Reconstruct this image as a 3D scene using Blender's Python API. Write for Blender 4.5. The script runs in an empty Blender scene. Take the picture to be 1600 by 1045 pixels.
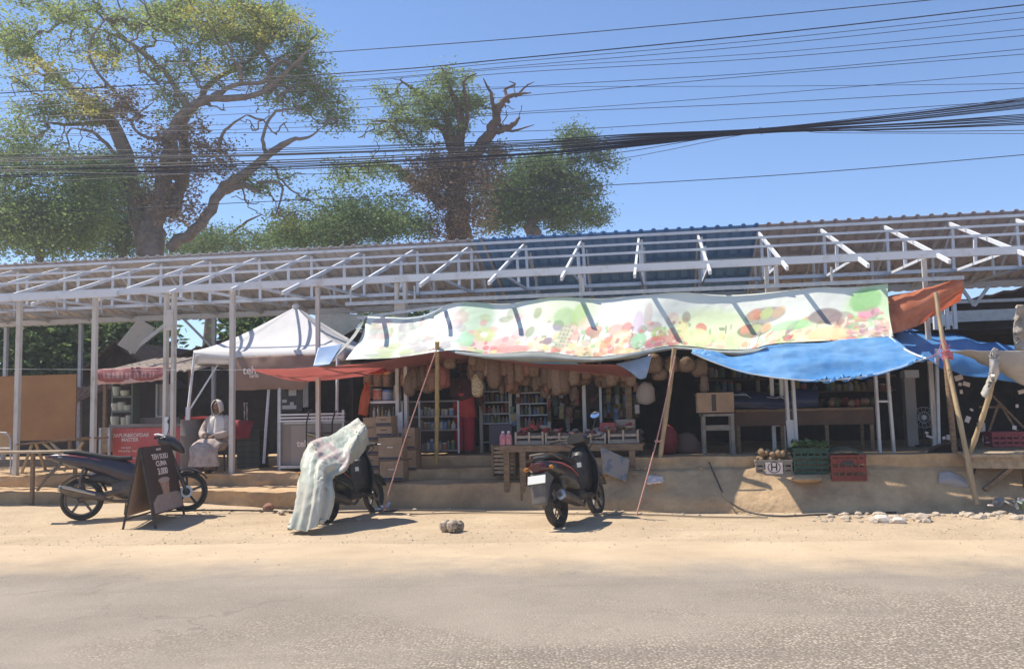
import bpy, bmesh, math, random
import numpy as np
from mathutils import Vector, Matrix, Euler, noise as mnoise
random.seed(7); RNG = np.random.default_rng(11)
S = bpy.context.scene
COL = S.collection
V = Vector
R_ = math.radians

# ---------------------------------------------------------------- camera
CAM_H = 1.5; FPX = 1400.0; PITCH = math.atan(117.5/FPX); ROLL = R_(1.2)
_F = V((0, math.cos(PITCH), math.sin(PITCH)))
_U0 = V((0, -math.sin(PITCH), math.cos(PITCH))); _R0 = V((1, 0, 0))
_U = _U0*math.cos(ROLL) + _R0*math.sin(ROLL)
_R = _R0*math.cos(ROLL) - _U0*math.sin(ROLL)
CO = V((0, 0, CAM_H))
cd = bpy.data.cameras.new('camera'); cam = bpy.data.objects.new('camera', cd); COL.objects.link(cam)
cd.sensor_width = 36; cd.lens = 36*FPX/1600; cd.clip_end = 3000; cd.clip_start = 0.05
m = Matrix((( _R.x, _U.x, -_F.x, CO.x), (_R.y, _U.y, -_F.y, CO.y), (_R.z, _U.z, -_F.z, CO.z), (0, 0, 0, 1)))
cam.matrix_world = m; S.camera = cam

# ---------------------------------------------------------------- light
SUN_D = V((0.50, -0.20, -0.86)).normalized()
w = bpy.data.worlds.new('World'); S.world = w; w.use_nodes = True
nt = w.node_tree; bg = nt.nodes['Background']
sky = nt.nodes.new('ShaderNodeTexSky'); sky.sky_type = 'NISHITA'; sky.sun_disc = False
sky.sun_elevation = math.asin(-SUN_D.z); sky.sun_rotation = math.atan2(-SUN_D.x, -SUN_D.y)
sky.air_density = 0.8; sky.dust_density = 0.0; sky.ozone_density = 6.5; sky.altitude = 0
nt.links.new(sky.outputs[0], bg.inputs[0]); bg.inputs[1].default_value = 0.128
sl = bpy.data.lights.new('sun', 'SUN'); so = bpy.data.objects.new('sun', sl); COL.objects.link(so)
sl.energy = 4.6; sl.angle = R_(0.55); sl.color = (1.0, 0.93, 0.82)
so.rotation_euler = SUN_D.to_track_quat('-Z', 'Y').to_euler(); so.location = (-20, -8, 40)
S.view_settings.view_transform = 'Standard'; S.view_settings.look = 'None'
S.view_settings.exposure = 0.62; S.view_settings.gamma = 1.0; S.view_settings.use_curve_mapping = False
S.cycles.max_bounces = 6; S.cycles.diffuse_bounces = 3; S.cycles.glossy_bounces = 2
S.cycles.transparent_max_bounces = 8; S.cycles.use_denoising = True
S.cycles.sample_clamp_indirect = 6

# ---------------------------------------------------------------- where a sight line meets the ground / the market front
FA = R_(9.5)
EU = V((math.cos(FA), -math.sin(FA), 0)); ED = V((math.sin(FA), math.cos(FA), 0)); P0 = V((0, 14.0, 0))
def ray(px, py): return (_F + _R*((px-800)/FPX) + _U*((522.5-py)/FPX))
def G(px, py, z=0.0):
    d = ray(px, py); t = (z-CAM_H)/d.z; return CO + d*t
def D(px, py, d):
    r = ray(px, py); t = (P0 + ED*d - CO).dot(ED)/r.dot(ED); return CO + r*t
def Yp(px, py, y):
    r = ray(px, py); return CO + r*(y/r.y)
def L(u, d, z): return P0 + EU*u + ED*d + V((0, 0, z))
def ud(p): q = V(p)-P0; return q.dot(EU), q.dot(ED)
def UX(px, d, py=620): return ud(D(px, py, d))[0]
FM = Matrix(((EU.x, ED.x, 0), (EU.y, ED.y, 0), (0, 0, 1)))

# ---------------------------------------------------------------- materials
MATS = {}
def mat(name, col, col2=None, scale=6, rough=.8, metal=0, bump=0, bscale=40, trans=0, lo=.38, hi=.62, spec=.4, island=0, detail=5, stretch=None, coat=0):
    if name in MATS: return MATS[name]
    mt = bpy.data.materials.new(name); mt.use_nodes = True; MATS[name] = mt
    n = mt.node_tree.nodes; l = mt.node_tree.links; b = n['Principled BSDF']
    b.inputs['Roughness'].default_value = rough; b.inputs['Metallic'].default_value = metal
    b.inputs['Specular IOR Level'].default_value = spec; b.inputs['Coat Weight'].default_value = coat
    c4 = (*col, 1)
    b.inputs['Base Color'].default_value = c4
    src = None
    tc = n.new('ShaderNodeTexCoord'); co = tc.outputs['Object']
    if stretch:
        mp = n.new('ShaderNodeMapping'); mp.inputs['Scale'].default_value = stretch; l.new(co, mp.inputs[0]); co = mp.outputs[0]
    if col2 is not None:
        nz = n.new('ShaderNodeTexNoise'); nz.inputs['Scale'].default_value = scale; nz.inputs['Detail'].default_value = detail
        nz.inputs['Roughness'].default_value = .65
        l.new(co, nz.inputs['Vector'])
        mr = n.new('ShaderNodeMapRange'); mr.inputs[1].default_value = lo; mr.inputs[2].default_value = hi
        l.new(nz.outputs[0], mr.inputs[0])
        mx = n.new('ShaderNodeMix'); mx.data_type = 'RGBA'; mx.inputs[6].default_value = c4; mx.inputs[7].default_value = (*col2, 1)
        l.new(mr.outputs[0], mx.inputs[0]); src = mx.outputs[2]
    if island:
        g = n.new('ShaderNodeNewGeometry'); hs = n.new('ShaderNodeHueSaturation')
        mr2 = n.new('ShaderNodeMapRange'); mr2.inputs[3].default_value = 1-island; mr2.inputs[4].default_value = 1+island
        l.new(g.outputs['Random Per Island'], mr2.inputs[0]); l.new(mr2.outputs[0], hs.inputs['Value'])
        if src: l.new(src, hs.inputs['Color'])
        else: hs.inputs['Color'].default_value = c4
        src = hs.outputs[0]
    if src: l.new(src, b.inputs['Base Color'])
    if bump:
        nb = n.new('ShaderNodeTexNoise'); nb.inputs['Scale'].default_value = bscale; nb.inputs['Detail'].default_value = 4; l.new(co, nb.inputs['Vector'])
        bp = n.new('ShaderNodeBump'); bp.inputs['Strength'].default_value = bump; bp.inputs['Distance'].default_value = .02
        l.new(nb.outputs[0], bp.inputs['Height']); l.new(bp.outputs[0], b.inputs['Normal'])
    if trans:
        t = n.new('ShaderNodeBsdfTranslucent'); ms = n.new('ShaderNodeMixShader'); ms.inputs[0].default_value = trans
        if src: l.new(src, t.inputs[0])
        else: t.inputs[0].default_value = c4
        out = n['Material Output']; l.new(b.outputs[0], ms.inputs[1]); l.new(t.outputs[0], ms.inputs[2]); l.new(ms.outputs[0], out.inputs[0])
    return mt

def attr_mat(name, attr, rough=.6, trans=0, bump=.15):
    mt = mat(name, (.8, .8, .8), rough=rough, trans=trans, bump=bump, bscale=9)
    n = mt.node_tree.nodes; l = mt.node_tree.links
    a = n.new('ShaderNodeAttribute'); a.attribute_name = attr
    l.new(a.outputs[0], n['Principled BSDF'].inputs['Base Color'])
    for k in n:
        if k.type == 'BSDF_TRANSLUCENT': l.new(a.outputs[0], k.inputs[0])
    return mt

# ---------------------------------------------------------------- objects
def tag(o, label=None, cat=None, group=None, kind=None):
    if label: o['label'] = label
    if cat: o['category'] = cat
    if group: o['group'] = group
    if kind: o['kind'] = kind
    return o
def thing(name, label, cat, loc=(0, 0, 0), group=None):
    o = bpy.data.objects.new(name, None); COL.objects.link(o); o.location = loc; o.empty_display_size = .1
    return tag(o, label, cat, group)
def wloc(o):
    p = V((0, 0, 0))
    while o is not None: p += o.location; o = o.parent
    return p
def copy_tree(o, parent=None):
    c = o.copy(); COL.objects.link(c)
    if parent is not None: c.parent = parent
    for ch in o.children: copy_tree(ch, c)
    return c

class MB:
    def __init__(s): s.v = []; s.f = []; s.m = []; s.mi = 0
    def add(s, vs, fs):
        b = len(s.v); s.v.extend([tuple(p) for p in vs]); s.f.extend([tuple(b+i for i in f) for f in fs]); s.m.extend([s.mi]*len(fs)); return s
    def box(s, c, size, R=None):
        c = V(c); hx, hy, hz = size[0]/2, size[1]/2, size[2]/2
        vs = [V((x, y, z)) for x in (-hx, hx) for y in (-hy, hy) for z in (-hz, hz)]
        if R is not None: vs = [R @ q for q in vs]
        return s.add([c+q for q in vs], [(0, 1, 3, 2), (4, 6, 7, 5), (0, 4, 5, 1), (2, 3, 7, 6), (0, 2, 6, 4), (1, 5, 7, 3)])
    def bar(s, a, b, w, h, up=(0, 0, 1)):
        a, b = V(a), V(b); x = (b-a); ln = x.length; x.normalize(); up = V(up)
        if abs(x.dot(up)) > .98: up = V((0, 1, 0))
        y = up.cross(x).normalized(); z = x.cross(y)
        return s.box((a+b)/2, (ln, w, h), Matrix((x, y, z)).transposed())
    def tube(s, pts, r, n=8, closed=False, cap=True):
        pts = [V(p) for p in pts]; k = len(pts); rs = r if isinstance(r, (list, tuple)) else [r]*k
        rings = []; prev = None
        for i in range(k):
            t = (pts[(i+1) % k]-pts[i-1]) if closed else (pts[min(i+1, k-1)]-pts[max(i-1, 0)])
            if t.length < 1e-9: t = V((0, 0, 1))
            t.normalize()
            if prev is None:
                a = V((0, 0, 1)) if abs(t.z) < .9 else V((1, 0, 0)); nx = a.cross(t).normalized()
            else:
                nx = prev - t*prev.dot(t)
                nx = nx.normalized() if nx.length > 1e-6 else V((1, 0, 0))
            prev = nx; ny = t.cross(nx)
            rings.append([pts[i]+(nx*math.cos(2*math.pi*j/n)+ny*math.sin(2*math.pi*j/n))*rs[i] for j in range(n)])
        return s.loft(rings, cap=cap and not closed, closed=closed)
    def loft(s, rings, cap=True, closed=False):
        n = len(rings[0]); k = len(rings); vs = [p for r in rings for p in r]; fs = []
        for i in range(k if closed else k-1):
            a = i*n; b = ((i+1) % k)*n
            for j in range(n): fs.append((a+j, a+(j+1) % n, b+(j+1) % n, b+j))
        if cap and not closed: fs.append(tuple(range(n-1, -1, -1))); fs.append(tuple((k-1)*n+j for j in range(n)))
        return s.add(vs, fs)
    def lathe(s, prof, c=(0, 0, 0), R=None, n=16, sx=1, sy=1):
        c = V(c); rings = []
        for r, z in prof:
            ring = [V((r*math.cos(2*math.pi*j/n)*sx, r*math.sin(2*math.pi*j/n)*sy, z)) for j in range(n)]
            if R is not None: ring = [R @ q for q in ring]
            rings.append([c+q for q in ring])
        return s.loft(rings)
    def ell(s, c, rad, R=None, n=12, k=8):
        prof = [(max(math.sin(math.pi*i/k), .02), -math.cos(math.pi*i/k)) for i in range(k+1)]
        c = V(c); rings = []
        for r, z in prof:
            ring = [V((r*math.cos(2*math.pi*j/n)*rad[0], r*math.sin(2*math.pi*j/n)*rad[1], z*rad[2])) for j in range(n)]
            if R is not None: ring = [R @ q for q in ring]
            rings.append([c+q for q in ring])
        return s.loft(rings)
    def grid(s, rows):
        nr, nc = len(rows), len(rows[0])
        return s.add([p for r in rows for p in r], [(i*nc+j, i*nc+j+1, (i+1)*nc+j+1, (i+1)*nc+j) for i in range(nr-1) for j in range(nc-1)])
    def body(s, secs, n=16, p=2.6):
        """loft of superellipse sections (x, z, half width, half height) running along x"""
        rings = []
        for x, z, hw, hh in secs:
            r = []
            for j in range(n):
                a = 2*math.pi*j/n; ca, sa = math.cos(a), math.sin(a)
                r.append(V((x, hw*math.copysign(abs(ca)**(2/p), ca), z+hh*math.copysign(abs(sa)**(2/p), sa))))
            rings.append(r)
        return s.loft(rings)
    def prism(s, poly, y0, y1):
        """polygon given in x,z pulled from y0 to y1"""
        n = len(poly); vs = [V((x, y0, z)) for x, z in poly]+[V((x, y1, z)) for x, z in poly]
        fs = [tuple(range(n)), tuple(range(2*n-1, n-1, -1))]+[(i, i+n, (i+1) % n+n, (i+1) % n) for i in range(n)]
        return s.add(vs, fs)
    def fbox(s, u0, u1, d0, d1, z0, z1):
        return s.box(L((u0+u1)/2, (d0+d1)/2, (z0+z1)/2), (abs(u1-u0), abs(d1-d0), abs(z1-z0)), FM)
    def pbox(s, x0, y0, x1, y1, d0, d1):
        ym = (y0+y1)/2; xm = (x0+x1)/2
        return s.fbox(UX(x0, d0, ym), UX(x1, d0, ym), d0, d1, D(xm, y1, d0).z, D(xm, y0, d0).z)
    def build(s, name, mats, parent=None, smooth=False, bevel=0, solid=0, angle=38, fixn=True):
        me = bpy.data.meshes.new(name)
        vs = np.array(s.v, dtype=float).reshape(-1, 3)
        o = bpy.data.objects.new(name, me)
        if parent is not None: off = np.array(wloc(parent)); o.parent = parent
        else:
            mn, mx = vs.min(0), vs.max(0); off = np.array([(mn[0]+mx[0])/2, (mn[1]+mx[1])/2, mn[2]]); o.location = off
        me.from_pydata((vs-off).tolist(), [], s.f)
        if not isinstance(mats, (list, tuple)): mats = [mats]
        for q in mats: me.materials.append(q)
        if len(mats) > 1: me.polygons.foreach_set('material_index', s.m)
        if bevel or fixn:
            bm = bmesh.new(); bm.from_mesh(me)
            if fixn: bmesh.ops.recalc_face_normals(bm, faces=bm.faces)
            if bevel: bmesh.ops.bevel(bm, geom=[e for e in bm.edges if len(e.link_faces) == 2 and e.calc_face_angle(0) > .6], offset=bevel, segments=2, affect='EDGES', profile=.6)
            bm.to_mesh(me); bm.free()
        me.update()
        if smooth: me.shade_smooth(); me.set_sharp_from_angle(angle=R_(angle))
        COL.objects.link(o)
        if solid:
            md = o.modifiers.new('thickness', 'SOLIDIFY'); md.thickness = solid; md.offset = 0
        return o

def add_text(s, txt, size, mt, parent, pos, R, name='lettering', align='CENTER', depth=.002, sx=1):
    c = bpy.data.curves.new('t', 'FONT'); c.body = txt; c.size = size; c.align_x = align; c.align_y = 'CENTER'; c.extrude = depth; c.offset = size*.018; c.space_line = .9
    o = bpy.data.objects.new('t', c); COL.objects.link(o); bpy.context.view_layer.update()
    dg = bpy.context.evaluated_depsgraph_get(); me = bpy.data.meshes.new_from_object(o.evaluated_get(dg)); bpy.data.objects.remove(o)
    me.materials.clear(); me.materials.append(mt)
    off = V(pos)-wloc(parent)
    M4 = Matrix.Translation(off) @ R.to_4x4() @ Matrix.Diagonal((sx, 1, 1, 1))
    me.transform(M4); t = bpy.data.objects.new(name, me); COL.objects.link(t); t.parent = parent; return t
RTXT = Matrix((EU, V((0, 0, 1)), -ED)).transposed()     # text facing the street

def crom(P, t):
    n = len(P)-1; x = min(max(t, 0), 1)*n; i = min(int(x), n-1); f = x-i
    p0, p1, p2, p3 = P[max(i-1, 0)], P[i], P[i+1], P[min(i+2, n)]
    return .5*((2*p1)+(p2-p0)*f+(2*p0-5*p1+4*p2-p3)*f*f+(3*p1-p0-3*p2+p3)*f**3)
def surf(rows, nu, nv, wr=0, wscale=2.0, seed=0, stretch=(1, 1, 1)):
    rows = [[V(p) for p in r] for r in rows]; out = []
    for j in range(nv+1):
        t = j/nv; line = []
        for i in range(nu+1):
            s = i/nu; line.append(crom([crom(r, s) for r in rows], t))
        out.append(line)
    if wr:
        for j in range(nv+1):
            for i in range(nu+1):
                a = out[j][min(i+1, nu)]-out[j][max(i-1, 0)]; b = out[min(j+1, nv)][i]-out[max(j-1, 0)][i]
                nrm = a.cross(b)
                if nrm.length > 1e-9: nrm.normalize()
                p = out[j][i]; q = V((p.x*stretch[0], p.y*stretch[1], p.z*stretch[2]))*wscale+V((seed, seed*.7, 0))
                k = mnoise.noise(q)+.42*mnoise.noise(q*2.3)+.22*(1-2*abs(mnoise.noise(q*4.1+V((3, 1, 2)))))
                out[j][i] = p+nrm*(wr*k)
    return out
def cloth(name, rows, nu, nv, mt, label=None, cat=None, parent=None, wr=.03, wscale=2.2, seed=0, thick=.004, group=None, paint=None, stretch=(1, 1, 1), fold=None):
    g = surf(rows, nu, nv, wr, wscale, seed, stretch)
    if fold:
        g0 = [list(r) for r in g]
        for j in range(nv+1):
            for i in range(nu+1):
                s_ = i/nu; k = max(0, min(1, (s_-fold[2])/.2)); a = g0[j][min(i+1, nu)]-g0[j][max(i-1, 0)]; b = g0[min(j+1, nv)][i]-g0[max(j-1, 0)][i]; nr = a.cross(b)
                if nr.length > 1e-9: g[j][i] = g0[j][i]+nr.normalized()*(fold[0]*k*(.6+.8*s_)*(math.sin(fold[1]*j/nv+2.2*mnoise.noise(V((s_*2, j/nv*3, seed))))+.5*math.sin(fold[1]*2.3*j/nv+s_*3)))
    mb = MB(); mb.grid(g)
    o = mb.build(name, mt, parent, smooth=True, solid=thick, angle=80, fixn=False)
    if paint:
        at = o.data.color_attributes.new('print', 'FLOAT_COLOR', 'POINT')
        cols = [c for j in range(nv+1) for i in range(nu+1) for c in (*paint(i/nu, j/nv), 1)]
        at.data.foreach_set('color', cols)
    if label: tag(o, label, cat, group)
    return o
# ---------------------------------------------------------------- common materials
m_steel = mat('galvanised_steel', (.52, .54, .56), (.42, .44, .46), scale=9, rough=.5, metal=.35, spec=.5)
m_white = mat('white_painted_steel', (.68, .70, .73), (.48, .43, .38), scale=5, rough=.5, lo=.55, hi=.8)
m_wood = mat('weathered_wood', (.30, .20, .12), (.17, .11, .07), scale=7, rough=.85, bump=.4, stretch=(1, 1, 6))
m_wood2 = mat('pale_plank', (.44, .34, .23), (.30, .22, .14), scale=9, rough=.85, bump=.3)
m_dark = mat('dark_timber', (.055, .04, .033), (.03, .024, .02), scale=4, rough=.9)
m_black = mat('black_plastic', (.022, .021, .022), (.05, .045, .04), scale=14, rough=.45)
m_rubber = mat('tyre_rubber', (.028, .027, .026), (.08, .066, .05), scale=8, rough=.9)
m_post = mat('post_steel', (.58, .54, .49), (.36, .25, .17), scale=7, rough=.55, metal=.1, stretch=(1, 1, .35), lo=.52, hi=.78)
m_bamboo = mat('bamboo', (.46, .34, .19), (.30, .21, .12), scale=8, rough=.6, stretch=(1, 1, .25))
m_conc = mat('old_concrete', (.56, .385, .215), (.33, .22, .125), scale=1.8, rough=1, bump=1.0, bscale=11, lo=.36, hi=.66, detail=9)
m_card = mat('cardboard', (.36, .24, .15), (.28, .18, .11), scale=5, rough=.9)

# ---------------------------------------------------------------- ground, road, pavement
def gz(x, y):
    if y+.1*x < 10.2 or y > 40: return 0.0
    k = min(1, (y+.1*x-10.2)/1.6)
    z = .035*mnoise.noise(V((x*.45, y*.6, 3)))+.018*mnoise.noise(V((x*1.7, y*1.9, 7)))
    if x < -3.5: z += .10*min(1, (-3.5-x)/2)*max(0, min(1, (y-12.6)/1.2))
    return k*z
def axis(*segs):
    out = []
    for a, b, st in segs:
        q = a
        while q < b-1e-6: out.append(q); q += st
    out.append(segs[-1][1]); return out
def ground():
    xs = axis((-900, -100, 100), (-100, -20, 10), (-20, 18, .16), (18, 100, 8.2), (100, 900, 100))
    ys = axis((-200, -20, 30), (-20, 6.5, 3), (6.5, 15.5, .14), (15.5, 60, 5), (60, 1000, 94))
    mb = MB(); mb.grid([[V((x, y, gz(x, y))) for x in xs] for y in ys])
    mt = mat('dusty_dirt', (.60, .465, .31), (.47, .355, .235), scale=.9, rough=1, spec=.1, bump=.5, bscale=30, lo=.35, hi=.7, detail=9)
    n = mt.node_tree.nodes; l = mt.node_tree.links
    # pebbly speckle
    tc = [k for k in n if k.type == 'TEX_COORD'][0]; b = n['Principled BSDF']
    vo = n.new('ShaderNodeTexVoronoi'); vo.inputs['Scale'].default_value = 26; l.new(tc.outputs['Object'], vo.inputs['Vector'])
    mr = n.new('ShaderNodeMapRange'); mr.inputs[1].default_value = .08; mr.inputs[2].default_value = .3; mr.inputs[3].default_value = .62; mr.inputs[4].default_value = 1
    l.new(vo.outputs['Distance'], mr.inputs[0])
    n2 = n.new('ShaderNodeTexNoise'); n2.inputs['Scale'].default_value = 1.7; l.new(tc.outputs['Object'], n2.inputs['Vector'])
    m2 = n.new('ShaderNodeMapRange'); m2.inputs[1].default_value = .45; m2.inputs[2].default_value = .62; m2.inputs[3].default_value = 0; m2.inputs[4].default_value = .8; l.new(n2.outputs[0], m2.inputs[0])
    mx = n.new('ShaderNodeMix'); mx.data_type = 'RGBA'; mx.blend_type = 'MULTIPLY'
    old = b.inputs['Base Color'].links[0].from_socket
    l.new(m2.outputs[0], mx.inputs[0]); l.new(old, mx.inputs[6]); l.new(mr.outputs[0], mx.inputs[7]); l.new(mx.outputs[2], b.inputs['Base Color'])
    mp = n.new('ShaderNodeMapping'); mp.inputs['Scale'].default_value = (.35, 5.5, 1); mp.inputs['Rotation'].default_value = (0, 0, .10); l.new(tc.outputs['Object'], mp.inputs[0])
    n3 = n.new('ShaderNodeTexNoise'); n3.inputs['Scale'].default_value = 1.0; n3.inputs['Detail'].default_value = 7; n3.inputs['Roughness'].default_value = .7; l.new(mp.outputs[0], n3.inputs['Vector'])
    m3 = n.new('ShaderNodeMapRange'); m3.inputs[1].default_value = .5; m3.inputs[2].default_value = .68; m3.inputs[3].default_value = 0; m3.inputs[4].default_value = .55; l.new(n3.outputs[0], m3.inputs[0])
    x3 = n.new('ShaderNodeMix'); x3.data_type = 'RGBA'; x3.inputs[7].default_value = (.43, .33, .225, 1); l.new(m3.outputs[0], x3.inputs[0]); l.new(mx.outputs[2], x3.inputs[6]); l.new(x3.outputs[2], b.inputs['Base Color'])
    bpn = [k for k in n if k.type == 'BUMP'][0]; n4 = n.new('ShaderNodeTexNoise'); n4.inputs['Scale'].default_value = 5.5; n4.inputs['Detail'].default_value = 8; n4.inputs['Roughness'].default_value = .75; l.new(tc.outputs['Object'], n4.inputs['Vector'])
    ad = n.new('ShaderNodeMath'); ad.operation = 'ADD'; l.new(n4.outputs[0], ad.inputs[0]); l.new(n3.outputs[0], ad.inputs[1]); l.new(ad.outputs[0], bpn.inputs['Height']); bpn.inputs['Strength'].default_value = .8; bpn.inputs['Distance'].default_value = .06
    o = mb.build('ground', mt, fixn=False, smooth=True); tag(o, kind='structure')
def road():
    rows = []
    xs = axis((-900, -60, 60), (-60, -16, 4), (-16, 16, .25), (16, 60, 4), (60, 900, 60))
    def edge(x): return 10.3-.10*x+.16*mnoise.noise(V((x*.5, 0, 0)))+.10*mnoise.noise(V((x*2.1, 4, 0)))+.05*mnoise.noise(V((x*6, 9, 0)))
    for t in (0, .3, .6, .8, .9, .96, 1):
        rows.append([V((x, 1.3-.10*x+(edge(x)-1.3+.10*x)*t, .004+max(0, gz(x, edge(x))*0)+.012*(1-abs(2*t-1)))) for x in xs])
    mb = MB(); mb.grid(rows)
    mt = bpy.data.materials.new('worn_asphalt'); mt.use_nodes = True; n = mt.node_tree.nodes; l = mt.node_tree.links; b = n['Principled BSDF']
    b.inputs['Roughness'].default_value = .95; b.inputs['Specular IOR Level'].default_value = .2
    tc = n.new('ShaderNodeTexCoord'); co = tc.outputs['Object']
    def noise(sc, de=5, ro=.6):
        k = n.new('ShaderNodeTexNoise'); k.inputs['Scale'].default_value = sc; k.inputs['Detail'].default_value = de; k.inputs['Roughness'].default_value = ro; l.new(co, k.inputs['Vector']); return k.outputs[0]
    def rng(s, a, c, lo=0, hi=1):
        k = n.new('ShaderNodeMapRange'); k.inputs[1].default_value = a; k.inputs[2].default_value = c; k.inputs[3].default_value = lo; k.inputs[4].default_value = hi; l.new(s, k.inputs[0]); return k.outputs[0]
    def mix(f, a, c, bt='MIX'):
        k = n.new('ShaderNodeMix'); k.data_type = 'RGBA'; k.blend_type = bt
        for s, i in ((f, 0), (a, 6), (c, 7)):
            if isinstance(s, tuple): k.inputs[i].default_value = (*s, 1)
            elif isinstance(s, float): k.inputs[i].default_value = s
            else: l.new(s, k.inputs[i])
        return k.outputs[2]
    def math_(op, a, c):
        k = n.new('ShaderNodeMath'); k.operation = op
        for i, s in enumerate((a, c)):
            if isinstance(s, (int, float)): k.inputs[i].default_value = s
            else: l.new(s, k.inputs[i])
        return k.outputs[0]
    sx = n.new('ShaderNodeSeparateXYZ'); l.new(co, sx.inputs[0])
    # object origin sits at the sheet's centre: y' = 0 near the middle of the lane
    base = mix(rng(noise(.55, 6), .4, .62), (.32, .272, .218), (.245, .208, .167))
    vo = n.new('ShaderNodeTexVoronoi'); vo.inputs['Scale'].default_value = 42; l.new(co, vo.inputs['Vector'])
    spc = n.new('ShaderNodeSeparateColor'); l.new(vo.outputs['Color'], spc.inputs[0])
    chips = mix(rng(vo.outputs['Distance'], .25, .6), mix(rng(spc.outputs[0], .2, .8), (.27, .225, .175), (.58, .50, .40)), (.19, .155, .12))
    # exposed chips where the seal is worn: an irregular strip along the near lane
    wy = math_('ADD', sx.outputs[1], math_('MULTIPLY', sx.outputs[0], .10))
    fld = math_('ADD', math_('MULTIPLY', noise(.45, 7, .7), 2.2), math_('MULTIPLY', wy, -.22))
    fld = math_('ADD', fld, math_('MULTIPLY', sx.outputs[0], .10))
    worn = math_('ADD', math_('MULTIPLY', rng(fld, .85, 1.25), .75), .12)
    c = mix(math_('MULTIPLY', worn, .85), base, chips)
    c = mix(rng(noise(60, 3), .5, .75, 0, .5), c, (.36, .30, .235))
    dark = rng(noise(.9, 5), .60, .72, 0, .35); c = mix(dark, c, (.22, .18, .14))
    v2 = n.new('ShaderNodeTexVoronoi'); v2.feature = 'DISTANCE_TO_EDGE'; v2.inputs['Scale'].default_value = .55
    wn = n.new('ShaderNodeTexNoise'); wn.inputs['Scale'].default_value = 3.5; wn.inputs['Detail'].default_value = 6; l.new(co, wn.inputs['Vector'])
    va = n.new('ShaderNodeMix'); va.data_type = 'RGBA'; va.blend_type = 'LINEAR_LIGHT'; va.inputs[0].default_value = .28; l.new(co, va.inputs[6]); l.new(wn.outputs['Color'], va.inputs[7]); l.new(va.outputs[2], v2.inputs['Vector'])
    crack = math_('MULTIPLY', rng(v2.outputs[0], 0, .014, 1, 0), rng(noise(.35, 3), .48, .6, 0, .75))
    c = mix(math_('MULTIPLY', crack, .6), c, (.14, .118, .098))
    mp = n.new('ShaderNodeMapping'); mp.inputs['Scale'].default_value = (.12, 1.9, 1); mp.inputs['Rotation'].default_value = (0, 0, .10); l.new(co, mp.inputs[0])
    tn = n.new('ShaderNodeTexNoise'); tn.inputs['Scale'].default_value = 1.0; tn.inputs['Detail'].default_value = 6; l.new(mp.outputs[0], tn.inputs['Vector'])
    c = mix(rng(tn.outputs[0], .54, .66, 0, .38), c, (.20, .17, .14))
    # blown dust lying along the shoulder side
    dust = math_('ADD', wy, math_('MULTIPLY', noise(1.3, 8, .7), 2.2))
    c = mix(rng(dust, YOFF+.55, YOFF+1.75), c, mix(rng(noise(.9, 9), .35, .7), (.57, .44, .292), (.445, .335, .222)))
    l.new(c, b.inputs['Base Color'])
    bp = n.new('ShaderNodeBump'); bp.inputs['Strength'].default_value = .55; bp.inputs['Distance'].default_value = .02
    l.new(math_('ADD', math_('MULTIPLY', vo.outputs['Distance'], math_('MULTIPLY', worn, 1.0)), noise(70, 3)), bp.inputs['Height']); l.new(bp.outputs[0], b.inputs['Normal'])
    o = mb.build('road', mt, fixn=False, smooth=True); tag(o, kind='structure')
YOFF = 2.9
ground(); road()

PAVE = [  # px of the station, then (d, z) profile from the dirt to the back
 (-2400, [(-.15, -.1), (-.15, .28), (.9, .29), (.9, .49), (1.2, .5), (1.3, .5), (12, .5)]),
 (-300, [(-.15, -.1), (-.15, .28), (.9, .29), (.9, .49), (1.2, .5), (1.3, .5), (12, .5)]),
 (100, [(-.15, -.1), (-.17, .28), (.88, .29), (.9, .49), (1.2, .5), (1.3, .5), (12, .5)]),
 (280, [(-.15, -.1), (-.12, .28), (.9, .29), (.88, .49), (1.2, .5), (1.3, .5), (12, .5)]),
 (470, [(-.15, -.1), (-.16, .28), (.9, .29), (.92, .49), (1.2, .5), (1.3, .5), (12, .5)]),
 (545, [(-.15, -.1), (-.14, .30), (.8, .31), (.82, .50), (1.2, .51), (1.3, .52), (12, .52)]),
 (560, [(-.2, -.1), (-.06, .38), (.5, .40), (.5, .57), (1.05, .575), (1.05, .75), (12, .75)]),
 (700, [(-.2, -.1), (-.05, .37), (.5, .40), (.52, .57), (1.05, .575), (1.06, .75), (12, .75)]),
 (815, [(-.22, -.1), (-.05, .38), (.5, .40), (.5, .57), (1.0, .575), (1.0, .75), (12, .75)]),
 (850, [(-.5, -.1), (-.38, .22), (-.2, .40), (-.1, .50), (.1, .575), (.12, .75), (12, .75)]),
 (1000, [(-.8, -.1), (-.62, .2), (-.42, .42), (-.30, .56), (-.18, .58), (-.16, .75), (12, .75)]),
 (1120, [(-.9, -.1), (-.72, .22), (-.45, .44), (-.30, .57), (-.19, .60), (-.17, .75), (12, .75)]),
 (1200, [(-.92, -.1), (-.66, .2), (-.45, .40), (-.28, .56), (-.16, .59), (-.15, .75), (12, .75)]),
 (1330, [(-.85, -.1), (-.6, .2), (-.42, .42), (-.28, .55), (-.18, .59), (-.17, .75), (12, .75)]),
 (1450, [(-.75, -.1), (-.5, .14), (-.35, .32), (-.22, .5), (-.16, .56), (-.15, .75), (12, .75)]),
 (1700, [(-.7, -.1), (-.4, .12), (-.2, .3), (.1, .5), (.2, .56), (.2, .75), (12, .75)]),
 (3200, [(-.7, -.1), (-.4, .12), (-.2, .3), (.1, .5), (.2, .56), (.2, .75), (12, .75)])]
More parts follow.
